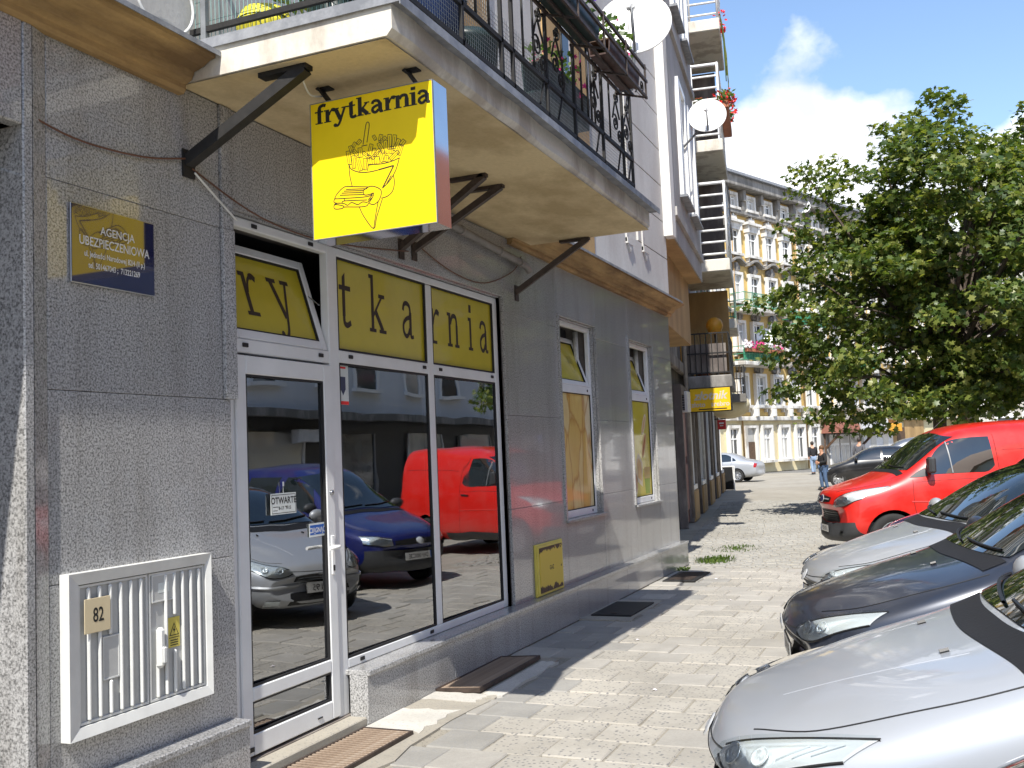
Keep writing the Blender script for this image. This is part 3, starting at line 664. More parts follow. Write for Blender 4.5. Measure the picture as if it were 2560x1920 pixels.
for (yy_, zz) in ((4.40, 2.275), (5.13, 2.275), (5.47, 2.29), (6.48, 2.29), (6.74, 2.29), (7.70, 2.29), (5.5, .365), (6.45, .365), (4.5, 2.955), (5.05, 2.955)):
    b = MB(); b.bevbox(XF+.0005, XF+.008, yy_, yy_+.05, zz-.012, zz+.012, .003); b.build('drain_cap', 'black_gasket', sf)
# door leaf
dr = member('door_leaf', 4.326, 4.415, .075, 2.218, XB+.005, XF+.012)
sub = lambda nm, *a, **k: member(nm, *a, **{**dict(x0=XB+.005, x1=XF+.012, par=dr), **k})
sub('stile', 5.165, 5.252, .075, 2.218); sub('top_rail', 4.4155, 5.1645, 2.115, 2.218); sub('lock_rail', 4.4155, 5.1645, .355, .43); sub('bottom_rail', 4.4155, 5.1645, .075, .185)
pane(4.416, 5.164, .431, 2.114, x=-.079, par=dr, skew=1.4); pane(4.416, 5.164, .186, .354, x=-.079, par=dr, skew=1.4)
gasket(4.416, 5.164, .431, 2.114, par=dr, x=XF+.01, w=.01); gasket(4.416, 5.164, .186, .354, par=dr, x=XF+.01, w=.01)
b = MB(); b.bevbox(XF+.0125, XF+.02, 5.19, 5.225, .93, 1.17, .004); b.tube([(XF+.02, 5.207, 1.10), (XF+.065, 5.207, 1.10), (XF+.072, 5.19, 1.10), (XF+.07, 5.09, 1.10)], .011, 8); b.build('handle', 'white_paint', dr)
b = MB(); b.lathe([(.0, .0), (.016, .0), (.014, .012), (.0, .013)], 12, Matrix.Translation((XF+.0125, 5.21, 1.43)) @ Matrix.Rotation(PI/2, 4, 'Y')); b.build('peg', 'steel', dr)
b = MB(); b.bevbox(XF+.0202, XF+.024, 5.198, 5.216, .955, .99, .003); b.build('lock', 'black_gasket', dr)
b = MB(); b.bevbox(XF+.0125, XF+.018, 4.36, 4.41, .10, .125, .002); b.bevbox(XF+.0125, XF+.018, 5.0, 5.05, .115, .123, .002); b.build('drain_cap', 'black_gasket', dr)
# tilted fanlight over the door and the two hopper sashes in the end windows
def hopper(y0, y1, z0, z1, x, ang, par, film='film_yellow'):
    fr = .055; M = Matrix.Translation((x, 0, z0)) @ Matrix.Rotation(math.radians(-ang), 4, 'Y'); h = z1-z0
    b = MB(); b.bevbox(-.05, 0, y0, y0+fr, 0, h, .005, M); b.bevbox(-.05, 0, y1-fr, y1, 0, h, .005, M); b.bevbox(-.05, 0, y0+fr+.0005, y1-fr-.0005, 0, fr, .005, M); b.bevbox(-.05, 0, y0+fr+.0005, y1-fr-.0005, h-fr, h, .005, M); s = b.build('sash', 'white_alu', par)
    b = MB(); b.box(-.03, -.022, y0+fr+.0005, y1-fr-.0005, fr+.0005, h-fr-.0005, M); b.build('yellow_film', film, s)
    b = MB(); w = .008; X = (-.0215, -.006); Y0, Y1, A, B = y0+fr+.001, y1-fr-.001, fr+.001, h-fr-.001
    b.box(*X, Y0, Y0+w, A, B, M); b.box(*X, Y1-w, Y1, A, B, M); b.box(*X, Y0+w, Y1-w, A, A+w, M); b.box(*X, Y0+w, Y1-w, B-w, B, M); b.build('gasket', 'black_gasket', s)
    return s, M, fr
fan, MF, fr = hopper(4.335, 5.245, 2.315, 2.915, -.06, 17, sf)
b = MB(); b.bar((-.10, 5.22, 2.60), (-.19, 5.20, 2.68), .015, .006); b.build('stay', 'steel', fan)
def word(txt, o, ux, uy, k, s, off, par, mat, gap=0, kx=None, nm='letter'):
    x = 0
    for ch in txt:
        b = glyph(ch, s).put(o, ux, uy, off, x, 0, k, kx=kx); b.build(nm, mat, par); x += ADV[ch]*(kx or k)+gap
    return x
# "frytkarnia" across the three fanlights
nF = MF.to_3x3(); UY = nF @ Vector((0, 0, 1))
def fanletter(ch, yl, k=.245):
    o = MF @ Vector((-.0215, 0, .165)); glyph(ch, .17).put((o.x, yl, o.z), (0, 1, 0), UY, .001, 0, 0, k*1.12, kx=k*.82).build('letter', 'ink_brown', fan)
fanletter('f', 4.26); fanletter('r', 4.56); fanletter('y', 4.83)
for ch, yl in (('t', 5.42), ('k', 5.79), ('a', 6.23), ('r', 6.665), ('n', 6.96), ('i', 7.34), ('a', 7.55)):
    glyph(ch, .17).put((-.0795, yl, 2.49), (0, 1, 0), (0, 0, 1), .0006, 0, 0, .27, kx=.205).build('letter', 'ink_brown', sf)
b = MB(); b.bevbox(-.0705, -.068, 5.12, 5.16, 2.6, 2.66, .001); 
# notices on the glass
ow = empty('open_sign', (-.062, 4.72, 1.36), 'small rectangular OTWARTE opening hours sign hung inside the glass door', 'sign')
XO = -.0640
b = MB(); b.bevbox(XO, XO+.003, 4.63, 4.87, 1.33, 1.45, .001); b.build('board', 'sticker_white', ow)
b = MB(); b.box(XO+.0031, XO+.0034, 4.637, 4.863, 1.337, 1.340); b.box(XO+.0031, XO+.0034, 4.637, 4.863, 1.440, 1.443); b.box(XO+.0031, XO+.0034, 4.637, 4.640, 1.3401, 1.4399); b.box(XO+.0031, XO+.0034, 4.860, 4.863, 1.3401, 1.4399)
b.box(XO+.0031, XO+.0034, 4.65, 4.70, 1.372, 1.376); b.box(XO+.0031, XO+.0034, 4.65, 4.69, 1.352, 1.355); b.box(XO+.0031, XO+.0034, 4.76, 4.79, 1.372, 1.376); b.build('border', 'ink', ow)
flat(fontmesh('OTWARTE', .052, .0012, width=.95), (XO+.0031, 4.75, 1.392), (0, 1, 0), (0, 0, 1), .0005).build('lettering', 'ink', ow)
flat(fontmesh('8-17   9-15', .026, .0006), (XO+.0031, 4.76, 1.357), (0, 1, 0), (0, 0, 1), .0004).build('hours', 'ink', ow)
b = MB(); b.tube([(XO+.001, 4.75, 1.45), (XO+.001, 4.75, 1.49)], .0015, 5); b.bevbox(XO, XO+.004, 4.745, 4.757, 1.49, 1.515, .001); b.build('hook', 'white_plastic', ow)
st = empty('pull_sticker', (-.062, 5.09, 1.17), 'small blue and white CIĄGNĄĆ sticker on the door glass above the handle', 'sticker')
b = MB(); b.box(XO, XO+.001, 4.995, 5.155, 1.175, 1.255); b.build('sticker', 'sticker_white', st); b = MB(); b.box(XO+.0011, XO+.0016, 5.005, 5.155, 1.187, 1.244); b.build('blue_field', 'sticker_blue', st)
flat(fontmesh('CIĄGNĄĆ', .042, .0012, width=.86), (XO+.0017, 5.08, 1.199), (0, 1, 0), (0, 0, 1), .0004).build('lettering', 'lettering_white', st)
ss = empty('security_sticker', (-.08, 5.43, 2.1), 'security firm sticker with dark shield in the top corner of shop window', 'sticker')
b = MB(); b.box(-.0805, -.0795, 5.375, 5.50, 1.98, 2.235); b.build('paper', 'sticker_white', ss)
Pen().poly([(.03, .15), (.03, .07), (.06, .03), (.09, .07), (.09, .15)]).put((-.0793, 5.375, 2.01), (0, 1, 0), (0, 0, 1), .0004, 0, 0, 1).build('shield', 'ink_navy', ss)
b = MB(); b.box(-.0793, -.0789, 5.376, 5.499, 1.981, 2.003); b.box(-.0793, -.0789, 5.39, 5.47, 2.212, 2.225); b.build('red_band', 'petal_red', ss)
# ---------------- end windows
def end_window(y0, y1, ztop, prnt, name, lab):
    w = empty(name, (-.1, (y0+y1)/2, .95), lab, 'window', 'tall windows in the granite end bay')
    x0, x1 = -.118, -.07; f = .05; zt0, zt1 = 2.245, 2.325
    b = MB(); b.bevbox(x0, x1, y0, y0+f, .956, ztop, .005); b.bevbox(x0, x1, y1-f, y1, .956, ztop, .005); b.bevbox(x0, x1, y0+f+.0005, y1-f-.0005, .956, 1.03, .005); b.bevbox(x0, x1, y0+f+.0005, y1-f-.0005, ztop-f, ztop, .005); b.bevbox(x0, x1, y0+f+.0005, y1-f-.0005, zt0, zt1, .005); b.build('frame', 'white_alu', w)
    b = MB(); b.box(-.094, -.086, y0+f+.001, y1-f-.001, 1.031, zt0-.001); pr = b.build('printed_film', prnt, w)
    gasket(y0+f+.001, y1-f-.001, 1.031, zt0-.001, x=x1, w=.008, par=w)
    for yy_, zz in ((y1-.16, 2.285), (y1-.16, .993)): b = MB(); b.lathe([(0, .0), (.014, .0), (.014, .004), (0, .0045)], 10, Matrix.Translation((x1+.0005, yy_, zz)) @ Matrix.Rotation(PI/2, 4, 'Y')); b.build('drain_cap', 'black_gasket', w)
    s, M, fr_ = hopper(y0+f+.01, y1-f-.01, zt1+.005, ztop-f-.03, -.072, 19, w)
    b = MB(); b.box(-.13, -.121, y0, y1, .956, ztop); b.build('inner_board', 'room_wall', w) if False else None
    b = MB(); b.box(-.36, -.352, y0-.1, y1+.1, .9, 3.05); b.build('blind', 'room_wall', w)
    b = MB(); b.tube([(-.2, y1-.1, 2.33), (-.2, y1-.1, 2.95)], .03, 8); b.build('curtain', 'curtain', w)
    return w, s, M, pr
w1, s1, M1, p1 = end_window(9.30, 10.448, 2.983, 'fries_film', 'end_window', 'tall window with a printed film of golden chips, nearer of the two')
w2, s2, M2, p2 = end_window(11.75, 12.858, 2.973, 'film_yellow', 'end_window', 'tall window with yellow film and snack pictures, farther of the two')
for M_, s_, y_, lines in ((M1, s1, 9.42, [('menu', .40, .05), ('frytki', .33, .05), ('belgijskie', .27, .035), ('zapiekanki', .22, .035), ('na wynos', .12, .05)]), (M2, s2, 11.9, [('frytki', .36, .045), ('sosy', .28, .04), ('zapraszamy', .1, .045)])):
    u = M_.to_3x3() @ Vector((0, 0, 1))
    for t, z, k in lines:
        o = M_ @ Vector((-.0214, y_+.08, z)); flat(fontmesh(t, k, 0, align='LEFT'), o, (0, 1, 0), u, .0008).build('lettering', 'ink_brown', s_)
    o = M_ @ Vector((-.0214, y_+.62, .27)); p = Pen()
    for i in range(7): p.stroke([(.02*i, 0), (.02*i+.005*(i-3), .09)], .004)
    p.stroke([(-.02, .03), (.04, -.1), (.1, -.1), (.15, .03)], .004); p.put(o, (0, 1, 0), u, .0008).build('drawing', 'ink_brown', s_)
# snack pictures on the second window
def pic(y, z, pts, mat, dx=0): Pen().poly(pts).put((-.0858+dx, y, z), (0, 1, 0), (0, 0, 1), .0002, 0, 0, 1).build('print', mat, p2)
plain('print_brown', (.35, .13, .04), .5); plain('print_bread', (.56, .38, .18), .5); plain('print_cream', (.62, .55, .40), .5); plain('print_green', (.25, .33, .06), .5)
def ell(a, b_, n=14, th=0): return [(a*math.cos(2*PI*i/n)*math.cos(th)-b_*math.sin(2*PI*i/n)*math.sin(th), a*math.cos(2*PI*i/n)*math.sin(th)+b_*math.sin(2*PI*i/n)*math.cos(th)) for i in range(n)]
pic(12.55, 1.95, ell(.17, .06, 14, .9), 'print_cream'); pic(12.55, 1.95, ell(.14, .035, 14, .9), 'print_bread', .0006)
pic(12.52, 1.68, ell(.19, .07, 14, 1.0), 'print_bread'); pic(12.52, 1.68, ell(.16, .03, 14, 1.0), 'print_brown', .0006)
pic(12.25, 1.37, [(-.12, -.14), (.12, -.22), (.15, .1), (-.02, .22), (-.13, .12)], 'print_cream'); pic(12.25, 1.37, [(-.09, -.09), (.09, -.15), (.1, .08), (-.02, .15), (-.1, .08)], 'print_bread', .0006)
pic(12.02, 1.22, ell(.13, .19), 'print_cream'); pic(12.02, 1.22, ell(.11, .15), 'print_brown', .0006); pic(12.02, 1.75, ell(.07, .22), 'print_brown')
pic(12.6, 1.2, [(-.1, -.14), (.1, -.14), (.14, .1), (-.14, .1)], 'print_green'); 
for i in range(7): pic(12.49+i*.035, 1.3, [(-.012, -.05), (.012, -.05), (.02+.006*(i-3), .1), (-.006+.006*(i-3), .1)], 'print_bread', .0006+.0001*i)
# ================================================================== balcony (part of the building)
BZ, BT, BX, BY0, BY1 = 3.55, 3.70, 1.235, 3.88, 8.46
b = MB()
rows_ = []
for i in range(25):
    y = BY0+(BY1-BY0)*i/24; xo = BX-.035*i/24+.006*math.sin(i*1.7); rows_.append((y, xo))
for y, xo in rows_:
    w = .004*math.sin(y*5); b.v += [(-.02, y, BZ+.0), (xo-.03+w, y, BZ+w), (xo, y, BZ+.03+w), (xo, y, BT), (-.02, y, BT)]
for i in range(24):
    for j in range(5): b.f.append((i*5+j, i*5+(j+1) % 5, i*5+5+(j+1) % 5, i*5+5+j)); b.sm.append(False)
b.f += [(4, 3, 2, 1, 0), tuple(24*5+j for j in range(5))]; b.sm += [False, False]
bal = b.build('balcony', 'balcony_render', blt)
b = MB(); b.box(-.0, BX-.04, BY0+.012, BY1-.012, BZ-.006, BZ-.0045); b.build('soffit', 'balcony_soffit', bal)
b = MB(); b.prism([(-.02, BT+.001), (BX+.045, BT+.001), (BX+.05, BT-.02), (BX+.056, BT-.02), (BX+.056, BT+.028), (-.02, BT+.05)], 1, BY0-.012, BY1+.03); b.box(.10, BX+.05, BY0-.0165, BY0-.0125, BT-.008, BT+.045); b.build('edge_flashing', 'zinc', bal)
FZ = BT+.05      # deck level
# diagonal iron struts under the slab
for (xt, yt, yw, zw, mat, w) in ((.70, 3.97, 3.93, 3.16, 'black_iron', .062), (.67, 6.11, 6.11, 3.11, 'rust_iron', .05), (.66, 6.42, 6.30, 3.13, 'rust_iron', .05), (.63, 8.42, 8.21, 3.08, 'rust_iron', .055)):
    b = MB(); b.bar((0.002, yw, zw), (xt, yt, BZ-.02), w, w*.9); b.build('strut', mat, bal)
    b = MB(); b.box(xt-.26, xt+.02, yt-w/2, yt+w/2, BZ-.03, BZ-.0065); b.build('strut_plate', mat, bal); b = MB(); b.box(.001, .012, yw-w*.7, yw+w*.7, zw-.08, zw+.06); b.build('strut_foot', mat, bal)
# railing
RX, RY = 1.20, 3.94
def rod(pts, r=.008, n=6, nm='baluster', mat='black_iron'):
    b = MB(); b.tube(pts, r, n); return b.build(nm, mat, bal)
def rails(z, r): 
    b = MB(); b.bar((.03, RY, z), (RX, RY, z), r, r*1.3); b.bar((RX, RY+.001, z), (RX, 8.0, z), r, r*1.3); b.build('rail', 'black_iron', bal)
rails(3.83, .022); rails(4.05, .022); rails(4.62, .026)
for x in (.12, 1.2):
    b = MB(); b.bar((x, RY, FZ), (x, RY, 4.66), .03, .03); b.build('rail_post', 'grey_metal', bal)
for y in (4.71, 5.25, 5.42, 6.0, 6.55, 7.2, 7.75, 8.0):
    b = MB(); b.bar((RX, y, FZ), (RX, y, 4.66), .022, .022); b.build('rail_post', 'black_iron', bal)
for y in [4.15, 4.32, 4.5, 4.9, 5.08, 5.6, 5.78, 6.32, 6.72, 6.86, 6.94, 7.02, 7.4]: rod([(RX, y, 4.05), (RX, y, 4.62)])
def spiral(c, r0, turns, a0, sgn, k=18):
    return [(c[0]+r0*(1-.8*i/k)*math.cos(a0+sgn*2*PI*turns*i/k), c[1]+r0*(1-.8*i/k)*math.sin(a0+sgn*2*PI*turns*i/k)) for i in range(k+1)]
def scroll(y, z, r, a0, sgn, tail):
    pts = [tail] + spiral((y, z), r, 1.6, a0, sgn); rod([(RX, p[0], p[1]) for p in spline(pts[:2], 4)[:-1]+pts[1:]], .0075, 5, 'scroll')
for yc in (5.84, 6.18, 7.0, 7.55, 7.85):
    scroll(yc, 4.24, .075, PI*.9, -1, (yc+.10, 4.60)); scroll(yc+.11, 4.15, .06, 0, 1, (yc+.02, 3.86)); scroll(yc+.05, 4.47, .055, PI, 1, (yc+.12, 4.30))
# wire netting: hundreds of thin wires
b = MB()
for i in range(46): x = .05+1.14*i/45; b.tube([(x, RY+.012, FZ), (x, RY+.012, 4.6)], .0022, 3, False)
for i in range(8): z = FZ+.02+i*.11; b.tube([(.05, RY+.012, z), (RX, RY+.012, z)], .0018, 3, False)
b.build('wire_netting', 'wire_teal', bal, kind='stuff')
b = MB()
for i in range(150): y = 4.0+3.95*i/149; b.tube([(RX-.014, y, FZ), (RX-.014, y, 4.22)], .0014, 3, False)
for i in range(17): z = FZ+.01+i*.027; b.tube([(RX-.014, 4.0, z), (RX-.014, 7.95, z)], .0014, 3, False)
b.build('wire_netting', 'wire_grey', bal, kind='stuff')
# outer flower shelf hung from the top rail, with an iron basket end
b = MB()
for x, z in ((1.23, 4.50), (1.34, 4.46), (1.45, 4.42), (1.455, 4.55), (1.45, 4.66)): b.bar((x, 5.3, z), (x, 7.62, z), .018, .022)
for y in (5.4, 5.95, 6.5, 7.05, 7.58): b.bar((1.21, y, 4.62), (1.21, y, 4.47), .014, .014); b.bar((1.2, y, 4.49), (1.46, y, 4.41), .014, .014); b.bar((1.456, y, 4.41), (1.456, y, 4.68), .014, .014)
b.build('flower_shelf', 'rust_iron', bal)
for i in range(4):
    y = 7.62; rod([(1.24+i*.055, y+p[0]*1.0, 4.45+p[1]-i*.01) for p in spiral((0.03, .12), .05, 1.4, PI*1.5, 1)], .006, 5, 'scroll')
# ------------------------------------------------ things on the balcony
def leaves(b, c, r, n, size, squash=(1, 1, 1)):
    for _ in range(n):
        d = Vector((random.gauss(0, 1), random.gauss(0, 1), random.gauss(0, 1))).normalized()*r*random.random()**.4; p = Vector(c)+Vector((d.x*squash[0], d.y*squash[1], d.z*squash[2]))
        a = Vector((random.gauss(0, 1), random.gauss(0, 1), random.gauss(0, .6))).normalized(); u = a.cross(Vector((random.gauss(0, 1), random.gauss(0, 1), random.gauss(0, 1)))).normalized(); s = size*random.uniform(.6, 1.2)
        b.add([p, p+a*s*.5+u*s*.3, p+a*s, p+a*s*.5-u*s*.3], [(0, 1, 2, 3)])
def flowers(b, c, r, n, size, squash=(1, 1, 1)):
    for _ in range(n):
        d = Vector((random.gauss(0, 1), random.gauss(0, 1), random.gauss(0, 1))).normalized()*r*random.uniform(.6, 1.05); p = Vector(c)+Vector((d.x*squash[0], d.y*squash[1], d.z*squash[2]))
        nrm = Vector((random.gauss(.3, 1), random.gauss(-.6, 1), random.gauss(.3, 1))).normalized(); u = nrm.orthogonal().normalized(); w = nrm.cross(u); s = size*random.uniform(.7, 1.2); k = 5
        vs = [p-nrm*s*.2]
        for i in range(2*k): rr = s*(.5 if i % 2 else .22); vs.append(p+u*rr*math.cos(PI*i/k)+w*rr*math.sin(PI*i/k))
        b.add(vs, [(0, 1+i, 1+(i+1) % (2*k)) for i in range(2*k)])
def planter(name, lab, y0, y1, x0, x1, z0, z1, body, petal, cat='planter', nl=120, nf=26, h=.14, fs=.05, leaf='lime_leaf'):
    o = empty(name, ((x0+x1)/2, (y0+y1)/2, z0), lab, cat)
    b = MB(); t = .012; b.prism([(x0+.015, z0), (x1-.015, z0), (x1, z1), (x1-t, z1), (x1-t-.01, z0+t), (x0+t+.01, z0+t), (x0+t, z1), (x0, z1)], 1, y0, y1); b.build('trough', body, o)
    b = MB(); b.box(x0+.02, x1-.02, y0+.01, y1-.01, z1-.03, z1-.02); b.build('soil', 'wood_dark', o)
    c = ((x0+x1)/2, (y0+y1)/2, z1+h*.5); L2 = (y1-y0)/2
    b = MB(); leaves(b, c, 1, nl, .06, ((x1-x0)*.7, L2, h)); b.build('foliage', leaf, o)
    if petal: b = MB(); flowers(b, (c[0]+.03, c[1], c[2]), 1, nf, fs, ((x1-x0)*.75, L2, h)); b.build('blossoms', petal, o)
    return o
planter('flower_trough', 'flower trough with violet petunias in the iron shelf above the balcony rail', 5.62, 6.5, 1.25, 1.43, 4.48, 4.62, 'dark_green_plastic', 'petal_violet', nl=170, nf=34, h=.2, fs=.07)
planter('flower_trough', 'flower trough with fresh yellow green leaves near the large satellite dish', 6.75, 7.52, 1.25, 1.43, 4.48, 4.62, 'brown_paint', 'petal_pink', nl=200, nf=8, h=.2)
planter('flower_trough', 'dark green trough with pink flowers hung inside the balcony rail', 6.05, 7.0, 1.0, 1.17, 4.02, 4.26, 'dark_green_plastic', 'petal_pink', nl=150, nf=26, h=.16)
planter('flower_trough', 'dark trough of plants at the sunny near side of the balcony', .55, .551, 0, .1, 0, .1, 'dark_green_plastic', None, nl=1) if False else None
bn = empty('rubbish_bin', (.85, 5.0, FZ), 'dark blue plastic bin with lid standing on the balcony', 'bin')
M = Matrix.Translation((.85, 5.02, FZ)); b = MB(); b.lathe([(0, 0), (.17, 0), (.21, .48), (.22, .50), (.20, .50), (.19, .06), (0, .05)], 18, M); b.build('body', 'blue_plastic', bn)
b = MB(); b.lathe([(.225, .501), (.23, .53), (.15, .58), (0, .60)], 18, M); b.build('lid', 'blue_plastic', bn)
b = MB(); b.tube([(.85, 4.84, FZ+.56), (.85, 4.90, FZ+.66), (.85, 5.14, FZ+.66), (.85, 5.2, FZ+.56)], .012); b.build('handle', 'dark_green_plastic', bn)
bx = empty('storage_tub', (.85, 5.45, FZ), 'dark green plastic tub beside the blue bin on the balcony', 'tub')
b = MB(); b.lathe([(0, 0), (.16, 0), (.2, .42), (.215, .44), (.195, .44), (.15, .04), (0, .03)], 16, Matrix.Translation((.86, 5.5, FZ))); b.build('body', 'dark_green_plastic', bx); b = MB(); b.lathe([(.215, .441), (.2, .47), (0, .48)], 16, Matrix.Translation((.86, 5.5, FZ))); b.build('lid', 'dark_green_plastic', bx)
dk = empty('drying_rack', (.95, 4.5, FZ), 'white wire drying rack leaning on the balcony near its corner', 'drying rack')
b = MB()
for i in range(12): b.tube([(1.12, 4.1+i*.05, FZ+.16), (.75, 4.1+i*.05, FZ+.3)], .004, 4)
b.build('wires', 'white_metal', dk); b = MB(); b.tube([(1.12, 4.08, FZ+.16), (1.12, 4.68, FZ+.16), (.75, 4.68, FZ+.3), (.75, 4.08, FZ+.3), (1.12, 4.08, FZ+.16)], .008, 5); b.tube([(1.12, 4.1, FZ+.16), (.8, 4.1, FZ)], .007, 5); b.tube([(1.12, 4.66, FZ+.16), (.8, 4.66, FZ)], .007, 5); b.build('frame', 'white_metal', dk)
yb = empty('yellow_basket', (.36, 4.12, FZ), 'yellow woven basket behind the netting at the near side of the balcony', 'basket')
b = MB(); b.lathe([(0, 0), (.12, 0), (.15, .1), (.145, .13), (.13, .12), (.11, .02), (0, .015)], 16, Matrix.Translation((.36, 4.12, FZ))); b.build('body', 'yellow_plastic', yb); b = MB(); b.lathe([(.15, .131), (.12, .19), (.05, .22), (0, .225)], 16, Matrix.Translation((.36, 4.12, FZ))); b.build('lid', 'yellow_plastic', yb)
pp = empty('potted_shrub', (.75, 4.2, FZ), 'dark leafy potted shrub behind the teal netting of the balcony', 'plant')
b = MB(); b.lathe([(0, 0), (.10, 0), (.14, .2), (.12, .2), (0, .18)], 14, Matrix.Translation((.72, 4.22, FZ))); b.build('pot', 'dark_green_plastic', pp); b = MB(); leaves(b, (.7, 4.24, FZ+.42), .35, 420, .08, (1.2, .7, .8)); b.build('foliage', 'maple_leaf', pp)
# hose ring left lying on the cornice
hr = empty('white_hose', (.06, 3.5, 3.7), 'loop of white hose leaning on the wall above the left cornice', 'hose')
cc = on(414, 0, 0, .05); rr = .175
b = MB(); b.tube([(.05+.02*math.sin(t), cc.y+rr*math.sin(t), cc.z+rr*math.cos(t)*.95) for t in [2*PI*i/32 for i in range(33)]], .008, 6, False); b.build('loop', 'cable_white', hr)
# ------------------------------------------------ satellite dishes
def dish(name, lab, c, r, face, mount, cat='satellite dish', arm_to=None, logo=False, rim='white_paint'):
    c = Vector(c); f = Vector(face).normalized(); u = f.cross(Vector((0, 0, 1))).normalized(); w = u.cross(f); M = Matrix(((u.x, w.x, f.x, c.x), (u.y, w.y, f.y, c.y), (u.z, w.z, f.z, c.z), (0, 0, 0, 1)))
    o = empty(name, c, lab, cat); n = 9; prof = [(r*i/n, r*.16*(i/n)**2) for i in range(n+1)]
    b = MB(); b.lathe(prof+[(r*1.0, r*.16-.012), (r*.985, r*.16-.018)]+[(r*i/n, r*.16*(i/n)**2-.018) for i in range(n-1, -1, -1)], 36, M @ Matrix.Scale(1.08, 4, (0, 1, 0))); b.build('reflector', 'white_paint', o)
    lp = M @ Vector((0, -r*.35, r*1.15)); b = MB(); b.tube([M @ Vector((0, -r*1.02, .02)), M @ Vector((0, -r*.75, r*.75)), lp], .014, 6); b.build('feed_arm', 'grey_metal', o)
    b = MB(); b.tube([lp+Vector((0, 0, -.01)), lp-f*.11+w*.05], .03, 10); b.tube([lp+u*.025, lp+u*.025-w*.06], .02, 8); b.build('receiver', 'white_plastic', o)
    b = MB(); b.tube(spline([lp-f*.05, lp-w*.12+u*.03, M @ Vector((.04, -r*.7, r*.3)), M @ Vector((.02, -r*1.02, .0))], 5), .004, 4, False); b.build('cable', 'cable_black', o)
    b = MB(); b.tube([c-f*.02, c-f*.10, Vector(mount)], .018, 7); b.build('mount', 'grey_metal', o)
    if logo:
        k = M @ Vector((r*.42, r*.12, r*.16*.2+.004)); Pen().rect(-.035, -.035, .035, .035).put(k, u, w, .006).build('logo', 'grey_metal', o); Pen().rect(-.022, -.008, .022, .008).rect(-.008, -.022, .008, .022).put(k, u, w, .0075).build('logo_cross', 'lettering_white', o)
    return o
dish('satellite_dish', 'large white satellite dish at the far end of the near balcony', (1.12, 8.6, 5.46), .34, (.22, -1, .42), (1.2, 8.1, 4.7))
# ------------------------------------------------ hanging lightbox sign
SX0, SX1, SY0, SY1, SZ0, SZ1 = .565, 1.272, 4.20, 4.345, 2.735, 3.442
sg = empty('hanging_sign', ((SX0+SX1)/2, SY0, SZ0), 'square yellow lightbox sign with a cone of chips hung under the balcony', 'sign')
b = MB(); b.box(SX0, SX1, SY0+.004, SY1, SZ0, SZ1); b.build('case', 'polished_steel', sg)
b = MB(); b.bevbox(SX0+.004, SX1-.004, SY0-.004, SY0+.0035, SZ0+.004, SZ1-.004, .001); b.build('face', 'sign_yellow', sg)
b = MB()
for q in ((SX0, SX1, SZ1-.004, SZ1), (SX0, SX1, SZ0, SZ0+.004)): b.box(q[0], q[1], SY0-.006, SY0+.003, q[2], q[3])
b.box(SX0, SX0+.004, SY0-.006, SY0+.003, SZ0+.0042, SZ1-.0042); b.box(SX1-.004, SX1, SY0-.006, SY0+.003, SZ0+.0042, SZ1-.0042); b.build('edge_trim', 'grey_metal', sg)
for x in (.62, 1.13):
    b = MB(); b.bar((x-.03, 4.25, BZ-.007), (x+.03, 4.29, SZ1-.002), .008, .07, (0, 1, 0)); b.box(x-.05, x+.03, 4.245, 4.30, BZ-.014, BZ-.0065); b.build('bracket', 'black_iron', sg)
# the drawing: pixel strokes of the photo taken to the sign's own plane
src4 = [(22, 275), (1205, 45), (1265, 1410), (75, 1578)]; dst4 = [(0, 1), (1, 1), (1, 0), (0, 0)]
A = []; B_ = []
for (x, y), (u_, v_) in zip(src4, dst4): A += [[x, y, 1, 0, 0, 0, -u_*x, -u_*y], [0, 0, 0, x, y, 1, -v_*x, -v_*y]]; B_ += [u_, v_]
Hm = np.linalg.solve(np.array(A, float), np.array(B_, float))
def hm(p):
    x, y = p[0], p[1]; d = Hm[6]*x+Hm[7]*y+1; return ((Hm[0]*x+Hm[1]*y+Hm[2])/d*(SX1-SX0), (Hm[3]*x+Hm[4]*y+Hm[5])/d*(SZ1-SZ0))
SO = (SX0, SY0-.004, SZ0); UXs, UYs = (1, 0, 0), (0, 0, 1)
def ink(par, strokes, w=.0045, smooth=True, nm='drawing'):
    p = Pen()
    for s_ in strokes: p.stroke([hm(q) for q in (spline(s_, 4) if smooth and len(s_) > 2 else s_)], w)
    b = p.put(SO, UXs, UYs, .0006, step=1e-5); return b.build(nm, 'ink_brown', par)
ink(sg, [[(545, 665), (558, 560), (572, 470), (586, 450), (602, 466), (598, 530), (582, 645)], [(530, 680), (585, 668)]], nm='fork_drawing')
ink(sg, [[(410, 850), (436, 900), (530, 930), (640, 920), (760, 888), (842, 868)], [(410, 850), (420, 960), (445, 1065)], [(897, 790), (860, 915), (800, 1015), (735, 1082)],
         [(598, 855), (720, 850), (820, 826), (892, 795)], [(598, 855), (590, 915)], [(840, 960), (850, 1030), (832, 1110), (782, 1158), (725, 1176)], [(820, 960), (770, 1050)],
         [(515, 1260), (560, 1350), (655, 1465), (684, 1350), (736, 1182)], [(655, 1465), (672, 1340), (696, 1205)]], nm='cone_drawing')
ink(sg, [[(842, 866), (735, 1082)], [(842, 866), (700, 905)]], .007, False, 'cone_drawing')
